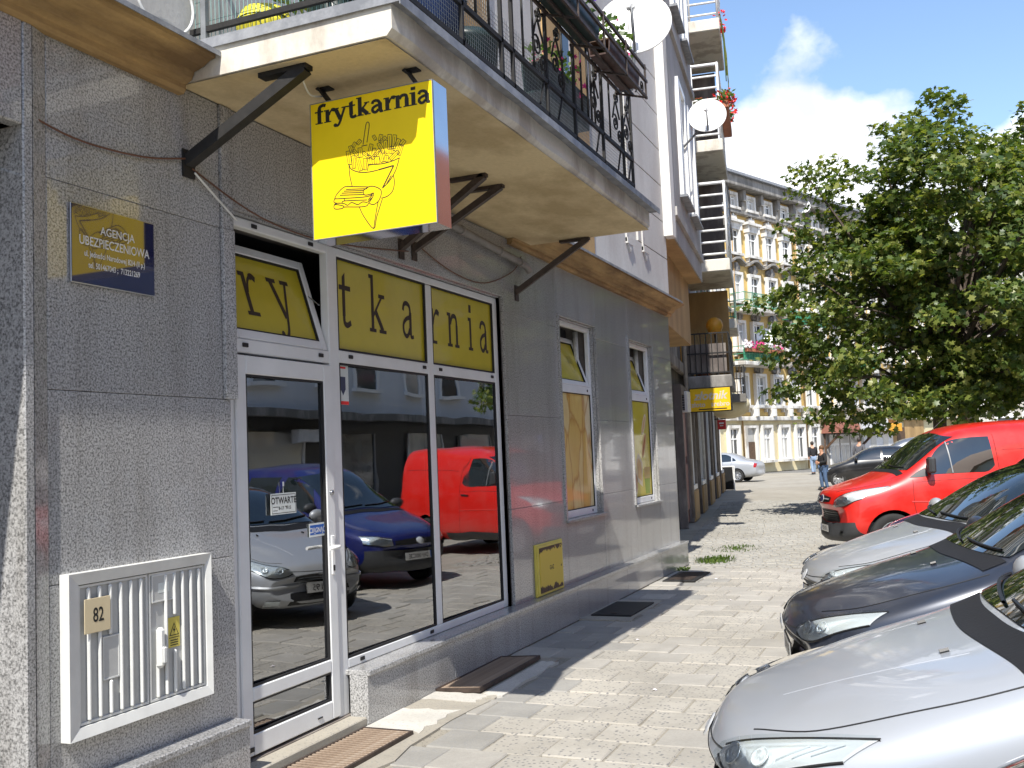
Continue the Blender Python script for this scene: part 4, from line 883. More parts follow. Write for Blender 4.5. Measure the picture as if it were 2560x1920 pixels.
ink(sg, [[(275, 1180), (300, 1130), (370, 1066), (450, 1064), (605, 1068)], [(275, 1180), (365, 1176), (590, 1160), (648, 1126)], [(550, 1110), (562, 1094), (620, 1062), (690, 1076), (726, 1112), (714, 1172), (690, 1212), (650, 1236), (612, 1226)],
         [(550, 1110), (566, 1145), (622, 1136), (650, 1126), (644, 1162), (600, 1230), (580, 1250), (510, 1258), (370, 1258), (352, 1271), (290, 1278), (270, 1264), (278, 1236), (330, 1240), (366, 1250)],
         [(275, 1180), (272, 1215), (345, 1220), (370, 1200), (590, 1192)], [(370, 1176), (370, 1200)], [(270, 1235), (310, 1220), (370, 1226), (402, 1241), (440, 1215), (500, 1236), (542, 1211), (590, 1216)],
         [(385, 1090), (590, 1085)], [(362, 1107), (556, 1102)], [(342, 1126), (546, 1120)], [(325, 1146), (560, 1140)], [(600, 1190), (640, 1145)], [(592, 1215), (632, 1172)]], nm='sandwich_drawing')
fr_list = [(410, 790, 130, 100, 36), (455, 830, 120, 95, 32), (510, 850, 130, 105, 34), (565, 850, 110, 88, 32), (612, 825, 70, 100, 40), (680, 815, 70, 88, 44), (720, 780, 110, 105, 34), (770, 800, 60, 80, 40), (520, 740, 90, 97, 40), (470, 740, 70, 130, 34), (580, 765, 90, 145, 30),
           (615, 715, 110, 78, 34), (655, 740, 80, 95, 30), (670, 755, 120, 50, 30), (720, 700, 110, 118, 36), (765, 690, 130, 95, 36), (800, 640, 140, 90, 36), (845, 640, 130, 85, 36), (870, 670, 120, 68, 38), (905, 720, 100, 72, 32), (845, 770, 110, 45, 34), (925, 650, 60, 50, 40), (735, 620, 80, 40, 30), (715, 600, 60, 80, 34), (430, 705, 60, 110, 34), (460, 665, 50, 60, 30), (505, 640, 50, 50, 32), (655, 600, 50, 120, 28), (820, 720, 70, 85, 30)]
p = Pen()
for (x, y, ln, an, wd) in fr_list:
    a = math.radians(an); ax_, ay_ = math.cos(a), -math.sin(a); nx, ny = -ay_, ax_
    c4 = [(x-ax_*ln/2-nx*wd/2, y-ay_*ln/2-ny*wd/2), (x+ax_*ln/2-nx*wd/2, y+ay_*ln/2-ny*wd/2), (x+ax_*ln/2+nx*wd/2, y+ay_*ln/2+ny*wd/2), (x-ax_*ln/2+nx*wd/2, y-ay_*ln/2+ny*wd/2)]
    for i in range(4): p.stroke([hm(c4[i]), hm(c4[(i+1) % 4])], .003)
    p.stroke([hm((x-ax_*ln/2, y-ay_*ln/2)), hm((x+ax_*ln/2*.75, y+ay_*ln/2*.75))], .0025)
p.put(SO, UXs, UYs, .0006, step=1e-5).build('chips_drawing', 'ink_brown', sg)
word('frytkarnia', (SX0+.03, SO[1], SZ1-.112), UXs, UYs, .066, .30, .0007, sg, 'ink', kx=.0755)
# ------------------------------------------------ insurance plaque
pl = empty('wall_plaque', (.01, 3.42, 2.44), 'dark blue insurance agency plaque with white lettering on the granite wall', 'plaque')
b = MB(); b.bevbox(.001, .012, 3.172, 3.672, 2.436, 2.788, .002); b.build('rim', 'steel', pl); b = MB(); b.box(.0121, .0145, 3.176, 3.668, 2.440, 2.784); b.build('plate', 'navy_plate', pl)
for t, y, z, k, w in (('AGENCJA', 3.44, 2.672, .052, .92), ('UBEZPIECZENIOWA', 3.425, 2.612, .058, .80), ('ul. Jedności Narodowej 82/4 (II p.)', 3.425, 2.562, .036, .72), ('tel. 501467043 ;  713221269', 3.42, 2.512, .037, .72)):
    flat(fontmesh(t, k, .0006, width=w), (.0146, y, z), (0, 1, 0), (0, 0, 1), .0006).build('lettering', 'lettering_white', pl)
# ------------------------------------------------ electricity cabinet
cb_ = empty('electric_cabinet', (.02, 3.53, .51), 'white ribbed electricity cabinet numbered 82 set in the granite wall', 'cabinet')
CY0, CY1, CZ0, CZ1 = 3.105, 3.985, .505, 1.19
b = MB(); F1, F2 = .045, .062
def mitre(o4, i4, x0, xo, xi):
    'four mitred frame sides: outer rectangle sits lower than the raised inner lip'
    for k in range(4):
        a, c = o4[k], o4[(k+1) % 4]; d, e = i4[k], i4[(k+1) % 4]
        b.add([(xo, *a), (xo, *c), (xi, *e), (xi, *d), (x0, *a), (x0, *c), (x0, *e), (x0, *d)], [(0, 1, 2, 3), (4, 7, 6, 5), (0, 4, 5, 1), (2, 6, 7, 3), (0, 3, 7, 4), (1, 5, 6, 2)])
mitre([(CY0, CZ0), (CY1, CZ0), (CY1, CZ1), (CY0, CZ1)], [(CY0+F2, CZ0+.045), (CY1-.028, CZ0+.045), (CY1-.028, CZ1-.05), (CY0+F2, CZ1-.05)], .001, .055, .042)
b.build('frame', 'cabinet_white', cb_)
ym = (CY0+F2+CY1-.028)/2+.015; doors = []
for y0, y1 in ((CY0+F2+.004, ym-.003), (ym+.003, CY1-.032)):
    b = MB(); b.bevbox(.001, .026, y0, y1, CZ0+.049, CZ1-.054, .003); d = b.build('door', 'grey_plastic', cb_); doors.append((d, y0, y1))
    b = MB(); z0, z1 = CZ0+.05, CZ1-.055; w = .010
    b.box(.0262, .034, y0+.002, y0+w, z0, z1); b.box(.0262, .034, y1-w, y1-.002, z0, z1); b.box(.0262, .034, y0+w, y1-w, z0, z0+w); b.box(.0262, .034, y0+w, y1-w, z1-w, z1); b.build('door_edge', 'cabinet_white', d)
def rib(d, y, z0, z1): b = MB(); b.bevbox(.0262, .043, y-.009, y+.009, z0, z1, .006); b.build('rib', 'cabinet_white', d)
zb, zt = CZ0+.062, CZ1-.068
d, y0, y1 = doors[0]
for i in range(6):
    y = y0+.055+i*(y1-y0-.10)/5.0
    if i == 2: rib(d, y, zb, .71); rib(d, y, .905, zt)
    else: rib(d, y, zb, zt)
d2, y0b, y1b = doors[1]
for i in range(6):
    y = y0b+.05+i*(y1b-y0b-.09)/5.0
    if i == 2: rib(d2, y, zb, .765); rib(d2, y, .925, zt)
    elif i == 0: rib(d2, y, zb, .72)
    else: rib(d2, y, zb, zt)
yv = y0+.055+2*(y1-y0-.10)/5
def ringbox(par, ya, yb_, za, zb_, nm, mat='grey_plastic'): b = MB(); b.bevbox(.0262, .0335, ya, yb_, za, zb_, .002); b.build(nm, mat, par); b = MB(); w = .006; b.box(.0336, .036, ya, ya+w, za, zb_); b.box(.0336, .036, yb_-w, yb_, za, zb_); b.box(.0336, .036, ya+w, yb_-w, za, za+w); b.box(.0336, .036, ya+w, yb_-w, zb_-w, zb_); b.build(nm+'_edge', 'cabinet_white', par)
ringbox(d, yv-.045, yv+.05, .715, .90, 'lock_cover')
ringbox(d2, y0b+.018, y0b+.175, 1.0, 1.125, 'name_panel')
b = MB(); b.box(.0337, .0343, y0b+.06, y0b+.13, 1.04, 1.085); b.build('paper_scrap', 'sticker_white', d2)
b = MB(); b.bevbox(.0437, .047, y0+.022, y0+.165, .93, 1.075, .001); np_ = b.build('number_plate', 'paper_cream', d)
flat(fontmesh('82', .085, .0012, width=.72), (.0473, y0+.097, .975), (0, 1, 0), (0, 0, 1), .0004).build('number', 'ink', np_)
b = MB(); b.bevbox(.0262, .062, y0b+.035, y0b+.080, .70, .885, .014); b.bevbox(.0625, .075, y0b+.042, y0b+.073, .72, .80, .008); b.build('handle', 'cabinet_white', d2)
yw = y0b+.05+2*(y1b-y0b-.09)/5
b = MB(); b.bevbox(.0262, .030, yw-.04, yw+.04, .775, .915, .001); wp = b.build('warning_plate', 'sticker_yellow', d2)
Pen().poly([(-.032, .055), (.032, .055), (0, .115)]).put((.0301, yw, .775), (0, 1, 0), (0, 0, 1), .0004).build('triangle', 'ink', wp); Pen().poly([(-.025, .059), (.025, .059), (0, .107)]).put((.0301, yw, .775), (0, 1, 0), (0, 0, 1), .0008).build('triangle_field', 'sticker_yellow', wp)
Pen().poly([(.004, .1), (-.009, .078), (-.001, .078), (-.004, .062), (.009, .084), (.001, .084)]).put((.0301, yw, .775), (0, 1, 0), (0, 0, 1), .0012).build('bolt_mark', 'ink', wp)
p = Pen()
for i in range(3): p.rect(-.026, .009+i*.011, .026, .0135+i*.011)
p.rect(-.034, .044, .034, .0475); p.put((.0301, yw, .775), (0, 1, 0), (0, 0, 1), .0005).build('small_print', 'ink', wp)
b = MB(); b.box(.0262, .0268, y1b-.045, y1b-.014, 1.01, 1.10); zk = b.build('label', 'sticker_white', d2)
flat(fontmesh('ZK', .024, .0003, width=.8), (.0269, y1b-.03, 1.062), (0, 1, 0), (0, 0, 1), .0003).build('lettering', 'ink', zk); flat(fontmesh('1D', .024, .0003, width=.8), (.0269, y1b-.03, 1.030), (0, 1, 0), (0, 0, 1), .0003).build('lettering', 'ink', zk)
# ------------------------------------------------ gas box
gb = empty('gas_box', (.01, 8.71, .34), 'yellow gas meter box with rust eaten top and bottom edges', 'gas box')
b = MB(); b.bevbox(.001, .03, 8.385, 9.03, .337, .785, .004); b.bevbox(.0005, .02, 8.36, 9.05, .333, .80, .003); b.build('body', 'sticker_yellow', gb)
b = MB(); b.bevbox(.0302, .036, 8.42, 8.995, .36, .765, .002); o = b.build('lid', 'gas_yellow', gb)
b = MB()
for y, z in ((8.45, .39), (8.6, .38), (8.8, .385), (8.96, .39), (8.45, .74), (8.6, .735), (8.8, .74), (8.96, .735), (8.96, .56)): b.disc(.012, Matrix.Translation((.0364, y, z)) @ Matrix.Rotation(PI/2, 4, 'Y'), 8)
b.build('vent_holes', 'black_gasket', gb)
flat(fontmesh('GAZ', .055, .001), (.0362, 8.71, .55), (0, 1, 0), (0, 0, 1), .0006).build('lettering', 'ink_brown', gb)
# ------------------------------------------------ cables and conduit
def wire(name, lab, pts, r, mat, cat='cable', n=5): 
    o = MB(); o.tube(spline(pts, 6), r, n); return o.build(name, mat, None, at=pts[0], label=lab, cat=cat)
wire('brown_cable', 'thin brown cable sagging along the granite wall to the near strut', [(.012, 2.86, 3.13), (.012, 3.2, 3.075), (.012, 3.6, 3.10), (.012, 3.9, 3.17)], .005, 'cable_brown')
wire('brown_cable', 'thin brown cable hanging over the fanlights from the near strut', [(.012, 3.95, 3.13), (.02, 4.5, 2.99), (.012, 5.2, 2.98), (.012, 6.2, 3.10)], .005, 'cable_brown')
wire('brown_cable', 'thin reddish cable sagging between the middle and far struts', [(.012, 6.35, 3.17), (.012, 6.9, 3.06), (.012, 7.5, 3.06), (.02, 8.1, 3.25), (.03, 8.3, 3.42)], .005, 'cable_brown')
wire('white_cable', 'white cable hanging from the near strut to the shop front', [(.02, 3.96, 3.11), (.03, 4.1, 3.02), (.022, 4.28, 2.93)], .006, 'cable_white')
wire('white_cable', 'white cable running from the sign to the near strut', [(.6, 4.26, 3.50), (.62, 4.12, 3.46), (.66, 4.0, 3.49)], .005, 'cable_white')
cp = empty('conduit_pipe', (.05, 7.2, 3.4), 'grey conduit pipe running along the wall under the balcony', 'pipe')
b = MB(); b.tube([(.055, 6.35, 3.44), (.055, 8.35, 3.34), (.055, 8.42, 3.30)], .032, 10); b.build('pipe', 'pipe_grey', cp)
for y in (7.0, 7.75, 8.2): b = MB(); b.tube([(.055, y-.015, 3.44-.05*(y-6.35)), (.055, y+.015, 3.44-.05*(y-6.35)-.0015)], .04, 10); b.build('clip', 'pipe_grey', cp)
# ================================================================== vehicles
plain('car_window', (.008, .012, .010), .02, var=.3, ior=2.1, coat=.5, coatr=.01)
plain('cowl_plastic', (.007, .007, .008), .7, bmp=.3)
plain('badge_blue', (.01, .03, .16), .2, coat=1)
def lerpk(tab, u):
    for (a, va), (c, vc) in zip(tab[:-1], tab[1:]):
        if u <= c: return va+(vc-va)*(u-a)/max(1e-9, c-a) if u > a else va
    return tab[-1][1]
class Car:
    'a car built nose-first along local +x: lofted shell, then glass, lamps and trim laid onto that shell'
    def __init__(s, name, lab, loc, T, paint, sc=1.0, rz=0, cat='car', group=None, wheel='alloy', detail=True):
        s.T = T; s.o = empty(name, loc, lab, cat, group, rz=rz); s.o.scale = (sc, sc, sc); s.paint = paint; s.detail = detail
        s.shell(); s.wheels(wheel)
    def shell(s):
        T = s.T; us0 = T['us']; us = [us0[0], us0[0]+.014]+us0[1:]; vs = []; n = 0
        for u in us:
            g = {k: lerpk(list(zip(us0, T[k])), 0 if u == us[1] else u) for k in ('zb', 'zt', 'ze', 'wm', 'wr', 'zr')}
            wm = g['wm']
            half = [(0, g['zb']), (.72*wm, g['zb']), (.95*wm, g['zb']+.09*T['k']), (wm, g['zb']+(g['ze']-g['zb'])*.48), (.985*wm, g['zb']+(g['ze']-g['zb'])*.82), (.93*wm, g['ze']), (g['wr'], g['zr']), (.6*g['wr'], g['zt']-.12*(g['zt']-g['zr'])), (0, g['zt'])]
            ring = half+[(-a, b) for a, b in half[-2:0:-1]]; n = len(ring)
            for v, z in ring:
                q = (abs(v)/max(T['wm']))**T.get('pw', 2.4); uu = u+T['nb']*q*max(0, 1-u/T.get('bl', 1.0))-T.get('rb', .12)*q*max(0, 1-(us[-1]-u)/.8); vs.append((uu, v, z))
        fs = [tuple(range(n-1, -1, -1)), tuple(range((len(us)-1)*n, len(us)*n))]
        for i in range(len(us)-1):
            for j in range(n): fs.append((i*n+j, i*n+(j+1) % n, (i+1)*n+(j+1) % n, (i+1)*n+j))
        me = bpy.data.meshes.new('body'); me.from_pydata(vs, [], fs); o = bpy.data.objects.new('body', me); COL.objects.link(o)
        bm = bmesh.new(); bm.from_mesh(me); bmesh.ops.recalc_face_normals(bm, faces=bm.faces); bm.to_mesh(me); bm.free()
        m = o.modifiers.new('s', 'SUBSURF'); m.levels = m.render_levels = 2 if not s.detail else 3
        cut = None
        if s.detail:
            c = MB(); R = T['wrad']+.055
            for u in T['wu']:
                for sgn in (-1, 1):
                    M_ = Matrix.Translation((u, sgn*(max(T['wm'])+.1), T['wrad'])) @ Matrix.Rotation(PI/2*sgn, 4, 'X'); c.lathe([(0, 0), (R, 0), (R, .38), (0, .38)], 32, M_, False)
            cut = c.build('cut', None, None, local=True)
            bm = bmesh.new(); bm.from_mesh(cut.data); bmesh.ops.remove_doubles(bm, verts=bm.verts, dist=1e-4); bmesh.ops.recalc_face_normals(bm, faces=bm.faces); bm.to_mesh(cut.data); bm.free()
            q = o.modifiers.new('b', 'BOOLEAN'); q.operation = 'DIFFERENCE'; q.object = cut; q.solver = 'EXACT'
        dg = bpy.context.evaluated_depsgraph_get(); dg.update()
        nm = bpy.data.meshes.new_from_object(o.evaluated_get(dg)); o.modifiers.clear(); o.data = nm; bpy.data.meshes.remove(me)
        if cut: bpy.data.objects.remove(cut)
        nm.materials.clear(); nm.materials.append(MATS[s.paint]); nm.polygons.foreach_set('use_smooth', [True]*len(nm.polygons)); nm.update()
        if hasattr(nm, 'set_sharp_from_angle'): nm.set_sharp_from_angle(angle=math.radians(42))
        o.parent = s.o; s.body = o
        bm = bmesh.new(); bm.from_mesh(nm); s.bvh = BVHTree.FromBMesh(bm); bm.free()
        if s.detail:
            R = T['wrad']+.05
            for u in T['wu']:
                for sgn in (-1, 1):
                    b = MB(); M_ = Matrix.Translation((u, sgn*(max(T['wm'])-.045), T['wrad'])) @ Matrix.Rotation(PI/2*sgn, 4, 'X'); b.lathe([(R, 0), (R, .22), (0, .22)], 32, M_); kp = [i for i, f in enumerate(b.f) if min(b.v[j][2] for j in f) > T['zb'][5]+.03]; b.f = [b.f[i] for i in kp]; b.sm = [b.sm[i] for i in kp]; b.build('wheel_housing', 'black_trim', s.o, local=True)
    def hit(s, mode, a, c):
        if mode in 'NPT' and 'umap' in s.T: a = s.T['umap'](a)
        if mode == 'F': o, d = Vector((-2, a, c)), Vector((1, 0, 0))
        elif mode == 'R': o, d = Vector((9, a, c)), Vector((-1, 0, 0))
        elif mode == 'N': o, d = Vector((a, -3, c)), Vector((0, 1, 0))
        elif mode == 'P': o, d = Vector((a, 3, c)), Vector((0, -1, 0))
        else: o, d = Vector((a, c, 4)), Vector((0, 0, -1))
        p, n, i, t = s.bvh.ray_cast(o, d)
        k = 0
        while p is None and k < 14:          # just past the silhouette: step back towards the middle
            k += 1; o.y *= .975; o.z = o.z*.985 if mode != 'T' else o.z; p, n, i, t = s.bvh.ray_cast(o, d)
        if p is None: p, n, i, t = s.bvh.find_nearest(o+d*(2.0 if mode == 'F' else 2.4))
        if n.dot(d) > 0: n = -n
        return p, n
    def patch(s, nm, mat, mode, top, bot, off=.004, n=12, m=6, parent=None, sm=True, crv=True):
        def res(P):
            P = spline(P, 5) if (crv and len(P) > 2) else P
            d = [0]
            for a, c in zip(P[:-1], P[1:]): d.append(d[-1]+math.dist(a[:2], c[:2]))
            out = []
            for i in range(n+1):
                t = d[-1]*i/n; j = 0
                while j < len(d)-2 and d[j+1] < t: j += 1
                f = (t-d[j])/max(1e-9, d[j+1]-d[j]); out.append((P[j][0]+(P[j+1][0]-P[j][0])*f, P[j][1]+(P[j+1][1]-P[j][1])*f))
            return out
        A, B = res(top), res(bot); b = MB(); V = []
        for k in range(m+1):
            for i in range(n+1):
                f = k/m; p, nn = s.hit(mode, A[i][0]+(B[i][0]-A[i][0])*f, A[i][1]+(B[i][1]-A[i][1])*f); V.append(p+nn*off)
        b.add(V, [(k*(n+1)+i, k*(n+1)+i+1, (k+1)*(n+1)+i+1, (k+1)*(n+1)+i) for k in range(m) for i in range(n)], sm)
        return b.build(nm, mat, parent or s.o, local=True)
    def line(s, nm, mat, mode, pts, r=.004, off=.0, n=24, parent=None, k=5):
        P = spline(pts, max(2, n//max(1, len(pts)-1))) if len(pts) > 2 else [(pts[0][0]+(pts[1][0]-pts[0][0])*i/n, pts[0][1]+(pts[1][1]-pts[0][1])*i/n) for i in range(n+1)]
        q = []
        for a in P: p, nn = s.hit(mode, a[0], a[1]); q.append(p+nn*off)
        b = MB(); b.tube(q, r, k, False); return b.build(nm, mat, parent or s.o, local=True)
    def wheels(s, kind):
        T = s.T; r = T['wrad']; w0 = None
        for u in T['wu']:
            for sgn in (-1, 1):
                M0 = Matrix.Translation((u, sgn*(max(T['wm'])-.13), r)) 
                if w0 is None:
                    M_ = Matrix.Rotation(PI/2, 4, 'X'); b = MB(); b.lathe([(r*.62, -.085), (r*.66, -.098), (r*.9, -.10), (r*.985, -.075), (r, -.03), (r, .05), (r*.985, .085), (r*.9, .10), (r*.66, .098), (r*.62, .085), (r*.6, -.05), (r*.62, -.085)], 36, M_); t = b.build('wheel', 'tyre', s.o, local=True)
                    b = MB(); b.lathe([(r*.66, .092), (r*.64, .098), (r*.58, .088), (r*.56, .05)], 32, M_); b.lathe([(0, .085), (r*.16, .082), (r*.2, .07), (r*.2, .03)], 20, M_)
                    ns = {'alloy': 8, 'steel': 12, 'five': 5}[kind]
                    for i in range(ns):
                        a = 2*PI*i/ns; R_ = M_ @ Matrix.Rotation(a, 4, 'Z'); wd = r*(.20 if kind != 'five' else .24); b.add([R_ @ Vector(q) for q in ((r*.15, -wd*.42, .076), (r*.60, -wd*.75, .085), (r*.60, wd*.75, .085), (r*.15, wd*.42, .076), (r*.15, -wd*.42, .05), (r*.6, -wd*.75, .055), (r*.6, wd*.75, .055), (r*.15, wd*.42, .05))], [(0, 1, 2, 3), (7, 6, 5, 4), (0, 4, 5, 1), (2, 6, 7, 3)])
                    b.build('rim', 'rim' if kind != 'steel' else 'grey_metal', t, local=True)
                    b = MB(); b.disc(r*.62, M_ @ Matrix.Translation((0, 0, .035)), 24); b.build('brake', 'black_trim', t, local=True)
                    t.location = M0.translation; t.rotation_euler = (0, 0, 0 if sgn < 0 else PI); w0 = t
                else: t = copy_tree(w0, s.o); t.location = M0.translation; t.rotation_euler = (0, 0, 0 if sgn < 0 else PI)
    def plate(s, txt, z, v=0, w=.46, h=.10, u=None):
        p, n = s.hit('F', v, z); x = (u if u is not None else p.x)-.012
        b = MB(); b.bevbox(x-.008, x, v-w/2-.01, v+w/2+.01, z-h/2-.008, z+h/2+.008, .003); o = b.build('number_plate', 'black_trim', s.o, local=True)
        b = MB(); b.box(x-.0105, x-.0085, v-w/2, v+w/2-.03, z-h/2, z+h/2); b.build('plate_field', 'plate_white', o, local=True); b = MB(); b.box(x-.0106, x-.0085, v+w/2-.0295, v+w/2, z-h/2, z+h/2); b.build('plate_band', 'sticker_blue', o, local=True)
        # seen from ahead, reading direction is +v
        vs, fs = fontmesh(txt, h*.86, .001, width=.8); k = MB(); k.add([(x-.0112, v-.012-a, z-h*.31+c) for a, c in vs], fs); k.build('plate_number', 'ink', o, local=True)
    def mirror(s, u, z, w=.13, h=.11, mat=None, both=True):
        for sgn in ((-1, 1) if both else (-1,)):
            p, n = s.hit('N' if sgn < 0 else 'P', u, z-.02); y = p.y; u_ = p.x; b = MB(); b.blob((u_-.01, y+sgn*.125, z+.02), .1, 14, 8, 0, (.62, 1.05, .72)); o = b.build('door_mirror', mat or s.paint, s.o, local=True)
            b = MB(); b.bar((u_+.01, y-sgn*.01, z-.01), (u_, y+sgn*.08, z), .05, .03); b.build('mirror_arm', 'black_trim', o, local=True)
    def wipers(s, pts):
        for a, c in pts: s.line('wiper', 'black_trim', 'F', [a, c], .008, .016, 14)
    def lamp(s, top, bot, mode='F', bowls=(), rev=False):
        o = s.patch('headlight', 'lamp_chrome', mode, top, bot, .004, 16, 6)
        for (a, c, r) in bowls:
            p, n = s.hit(mode, a, c); q = n.to_track_quat('Z', 'Y').to_matrix().to_4x4(); M_ = Matrix.Translation(p+n*.012) @ q
            b = MB(); b.lathe([(r*.8, .004), (r*.76, .008), (r*.68, .002), (r*.4, -.003), (r*.15, .002), (0, .006)], 20, M_); b.build('reflector', 'lamp_chrome', o, local=True)
        s.patch('lens', 'lamp_glass', mode, top, bot, .024, 16, 6, parent=o); ed = top+bot[::-1]
        s.line('lamp_edge', 'black_trim', mode, top, .005, .003, 24, o); s.line('lamp_edge', 'black_trim', mode, bot, .005, .003, 24, o)
        return o
HATCH = dict(us=[0, .05, .14, .32, .62, .92, 1.06, 1.32, 1.74, 2.25, 2.85, 3.25, 3.55, 3.72, 3.80], k=1.0,
    zb=[.27, .22, .20, .19, .18, .18, .18, .18, .18, .18, .18, .19, .22, .27, .34],
    zt=[.53, .62, .665, .735, .835, .905, .955, 1.13, 1.385, 1.435, 1.42, 1.35, 1.13, .92, .70],
    ze=[.50, .58, .625, .68, .765, .835, .865, .905, .94, .96, .985, .99, .96, .84, .66],
    wm=[.60, .68, .735, .785, .815, .825, .828, .83, .83, .83, .825, .81, .775, .73, .66],
    wr=[.40, .46, .50, .54, .585, .62, .655, .665, .60, .575, .57, .565, .58, .56, .48],
    zr=[.525, .61, .655, .72, .815, .885, .93, 1.06, 1.305, 1.365, 1.345, 1.27, 1.06, .88, .69], nb=.30, wu=[.70, 3.12], wrad=.285)
def hatch_details(c, txt, kind=0, grille=True):
    T = c.T
    c.patch('windscreen', 'car_window', 'F', [(-.56, 1.33), (-.3, 1.365), (0, 1.375), (.3, 1.365), (.56, 1.33)], [(-.635, .965), (-.4, .968), (0, .97), (.4, .968), (.635, .965)], .007, 28, 16)
    for md in ('N', 'P'):
        sgn = -1 if md == 'N' else 1
        c.patch('front_window', 'car_window', md, [(1.42, .985), (1.62, 1.22), (1.80, 1.30), (2.20, 1.325)], [(1.36, .955), (1.6, .955), (1.9, .96), (2.20, .965)], .006, 16, 8)
        c.patch('rear_window', 'car_window', md, [(2.27, 1.325), (2.6, 1.32), (2.95, 1.27)], [(2.27, .967), (2.7, .98), (3.10, 1.02)], .004, 10, 6)
        c.line('door_seam', 'black_trim', md, [(1.22, .80), (1.20, .5), (1.24, .24)], .003, 0); c.line('door_seam', 'black_trim', md, [(2.24, .94), (2.24, .5), (2.18, .24)], .003, 0)
        c.line('rubbing_strip', 'bumper_plastic', md, [(1.25, .52), (2.2, .53)], .012, .002); c.line('door_handle', c.paint, md, [(2.02, .80), (2.16, .805)], .012, .012, 4)
        c.line('sill_strip', 'black_trim', md, [(1.02, .22), (2.1, .215), (2.78, .22)], .014, .0)
    c.patch('rear_screen', 'car_window', 'R', [(-.5, 1.26), (0, 1.29), (.5, 1.26)], [(-.55, .99), (0, .99), (.55, .99)], .004, 10, 5)
    # bonnet shut lines
    for sg in (-1, 1):
        c.line('bonnet_seam', 'black_trim', 'T', [(.20, sg*.44), (.40, sg*.60), (.75, sg*.685), (1.02, sg*.71)], .0035, 0)
        c.lamp([(sg*.41, .590), (sg*.50, .632), (sg*.61, .672), (sg*.725, .708)], [(sg*.385, .550), (sg*.48, .525), (sg*.60, .538), (sg*.735, .640)], 'F', [(sg*.50, .585, .05), (sg*.605, .605, .045)])
        c.lamp([(sg*.50, .31), (sg*.62, .315)], [(sg*.50, .25), (sg*.62, .255)], 'F')
        for k_ in range(3 if kind == 0 else 0):
            c.line('lens_rib', 'lamp_chrome', 'F', [(sg*(.645+.022*k_), .61+.015*k_), (sg*(.66+.022*k_), .66+.010*k_)], .0025, .010, 6)
        c.line('bumper_strip', c.paint, 'F', [(sg*.30, .435), (sg*.55, .435), (sg*.74, .445)], .018, .004)
    c.line('bonnet_front_seam', 'black_trim', 'F', [(-.40, .572), (-.2, .556), (0, .552), (.2, .556), (.40, .572)], .0035, 0)
    for sg in (-1, 1): c.line('bonnet_crease', c.paint, 'T', [(.30, sg*.22), (.6, sg*.30), (.9, sg*.36)], .012, -.0108); c.line('side_indicator', 'awning_orange', 'N' if sg < 0 else 'P', [(1.02, .66), (1.07, .66)], .010, .002, 3)
    c.line('roof_seal', 'black_trim', 'N', [(1.30, .965), (1.55, 1.16), (1.8, 1.315), (2.3, 1.35)], .006, .002)
    c.patch('cowl', 'cowl_plastic', 'T', [(1.0, -.66), (.955, -.36), (.93, 0), (.955, .36), (1.0, .66)], [(1.12, -.66), (1.06, -.3), (1.05, 0), (1.06, .3), (1.12, .66)], .004, 20, 4)
    c.wipers([((-.55, .985), (.0, 1.0)), ((.05, .985), (.60, 1.02))])
    for v in (-.28, .28): c.line('washer_jet', 'black_trim', 'T', [(.82, v), (.85, v)], .009, .006, 4)
    c.patch('grille', 'black_trim', 'F', [(-.36, .520), (0, .535), (.36, .520)], [(-.36, .465), (0, .455), (.36, .465)], .003, 14, 3)
    for z in (.475, .50): c.line('grille_bar', 'grey_metal', 'F', [(-.33, z), (0, z+.004), (.33, z)], .005, .006, 14)
    p, n = c.hit('F', 0, .545); b = MB(); M_ = Matrix.Translation(p+n*.006) @ n.to_track_quat('Z', 'Y').to_matrix().to_4x4(); b.lathe([(.05, 0), (.045, .008), (.036, .004), (.02, .012), (0, .014)], 18, M_); b.build('badge', 'lamp_chrome', c.o, local=True)
    c.patch('lower_grille', 'black_trim', 'F', [(-.40, .36), (0, .365), (.40, .36)], [(-.42, .245), (0, .24), (.42, .245)], .003, 14, 3)
    c.line('bumper_line', 'black_trim', 'F', [(-.74, .455), (-.4, .448), (0, .445), (.4, .448), (.74, .455)], .004, 0)
    c.plate(txt, .40, u=c.hit('F', 0, .40)[0].x-.01); c.mirror(1.36, .99)
    c.line('aerial', 'black_trim', 'T', [(1.9, 0), (1.93, 0)], .01, .01, 3)
    for sg in (-1, 1): c.patch('tail_light', 'tail_red', 'R', [(sg*.52, .94), (sg*.68, .92)], [(sg*.5, .72), (sg*.66, .72)], .005, 5, 4)
GRP = 'cars parked nose-in to the pavement'
c = Car('parked_hatchback', 'silver hatchback with clear headlight, nearest car whole bonnet is seen, by the camera', (2.51, 3.86, 0), HATCH, 'paint_silver', 1.0, rz=.14, group=GRP); hatch_details(c, 'DW 5E 41')
MEG = dict(HATCH); MEG.update(zt=[.55, .65, .70, .77, .86, .925, .97, 1.14, 1.40, 1.45, 1.43, 1.36, 1.15, .95, .72], ze=[.52, .61, .66, .71, .79, .86, .885, .92, .95, .97, .99, .99, .96, .85, .67], nb=.26)
c = Car('parked_hatchback', 'dark navy hatchback with bright long headlight between the two silver cars', (2.46, 6.22, 0), MEG, 'paint_dark', 1.0, rz=.207, group=GRP, wheel='five'); hatch_details(c, 'DW 1US5V', 1)
c = Car('parked_hatchback', 'silver grey hatchback beyond the dark navy car, before the red van', (2.32, 8.44, 0), HATCH, 'paint_silver_dull', 1.0, rz=.30, group=GRP); hatch_details(c, 'DW 22195')
c = Car('parked_hatchback', 'silver car at the bottom right edge, only its windscreen pillar shows', (2.40, 1.45, 0), HATCH, 'paint_silver', 1.0, rz=.09, group=GRP); hatch_details(c, 'DW 7K 903')
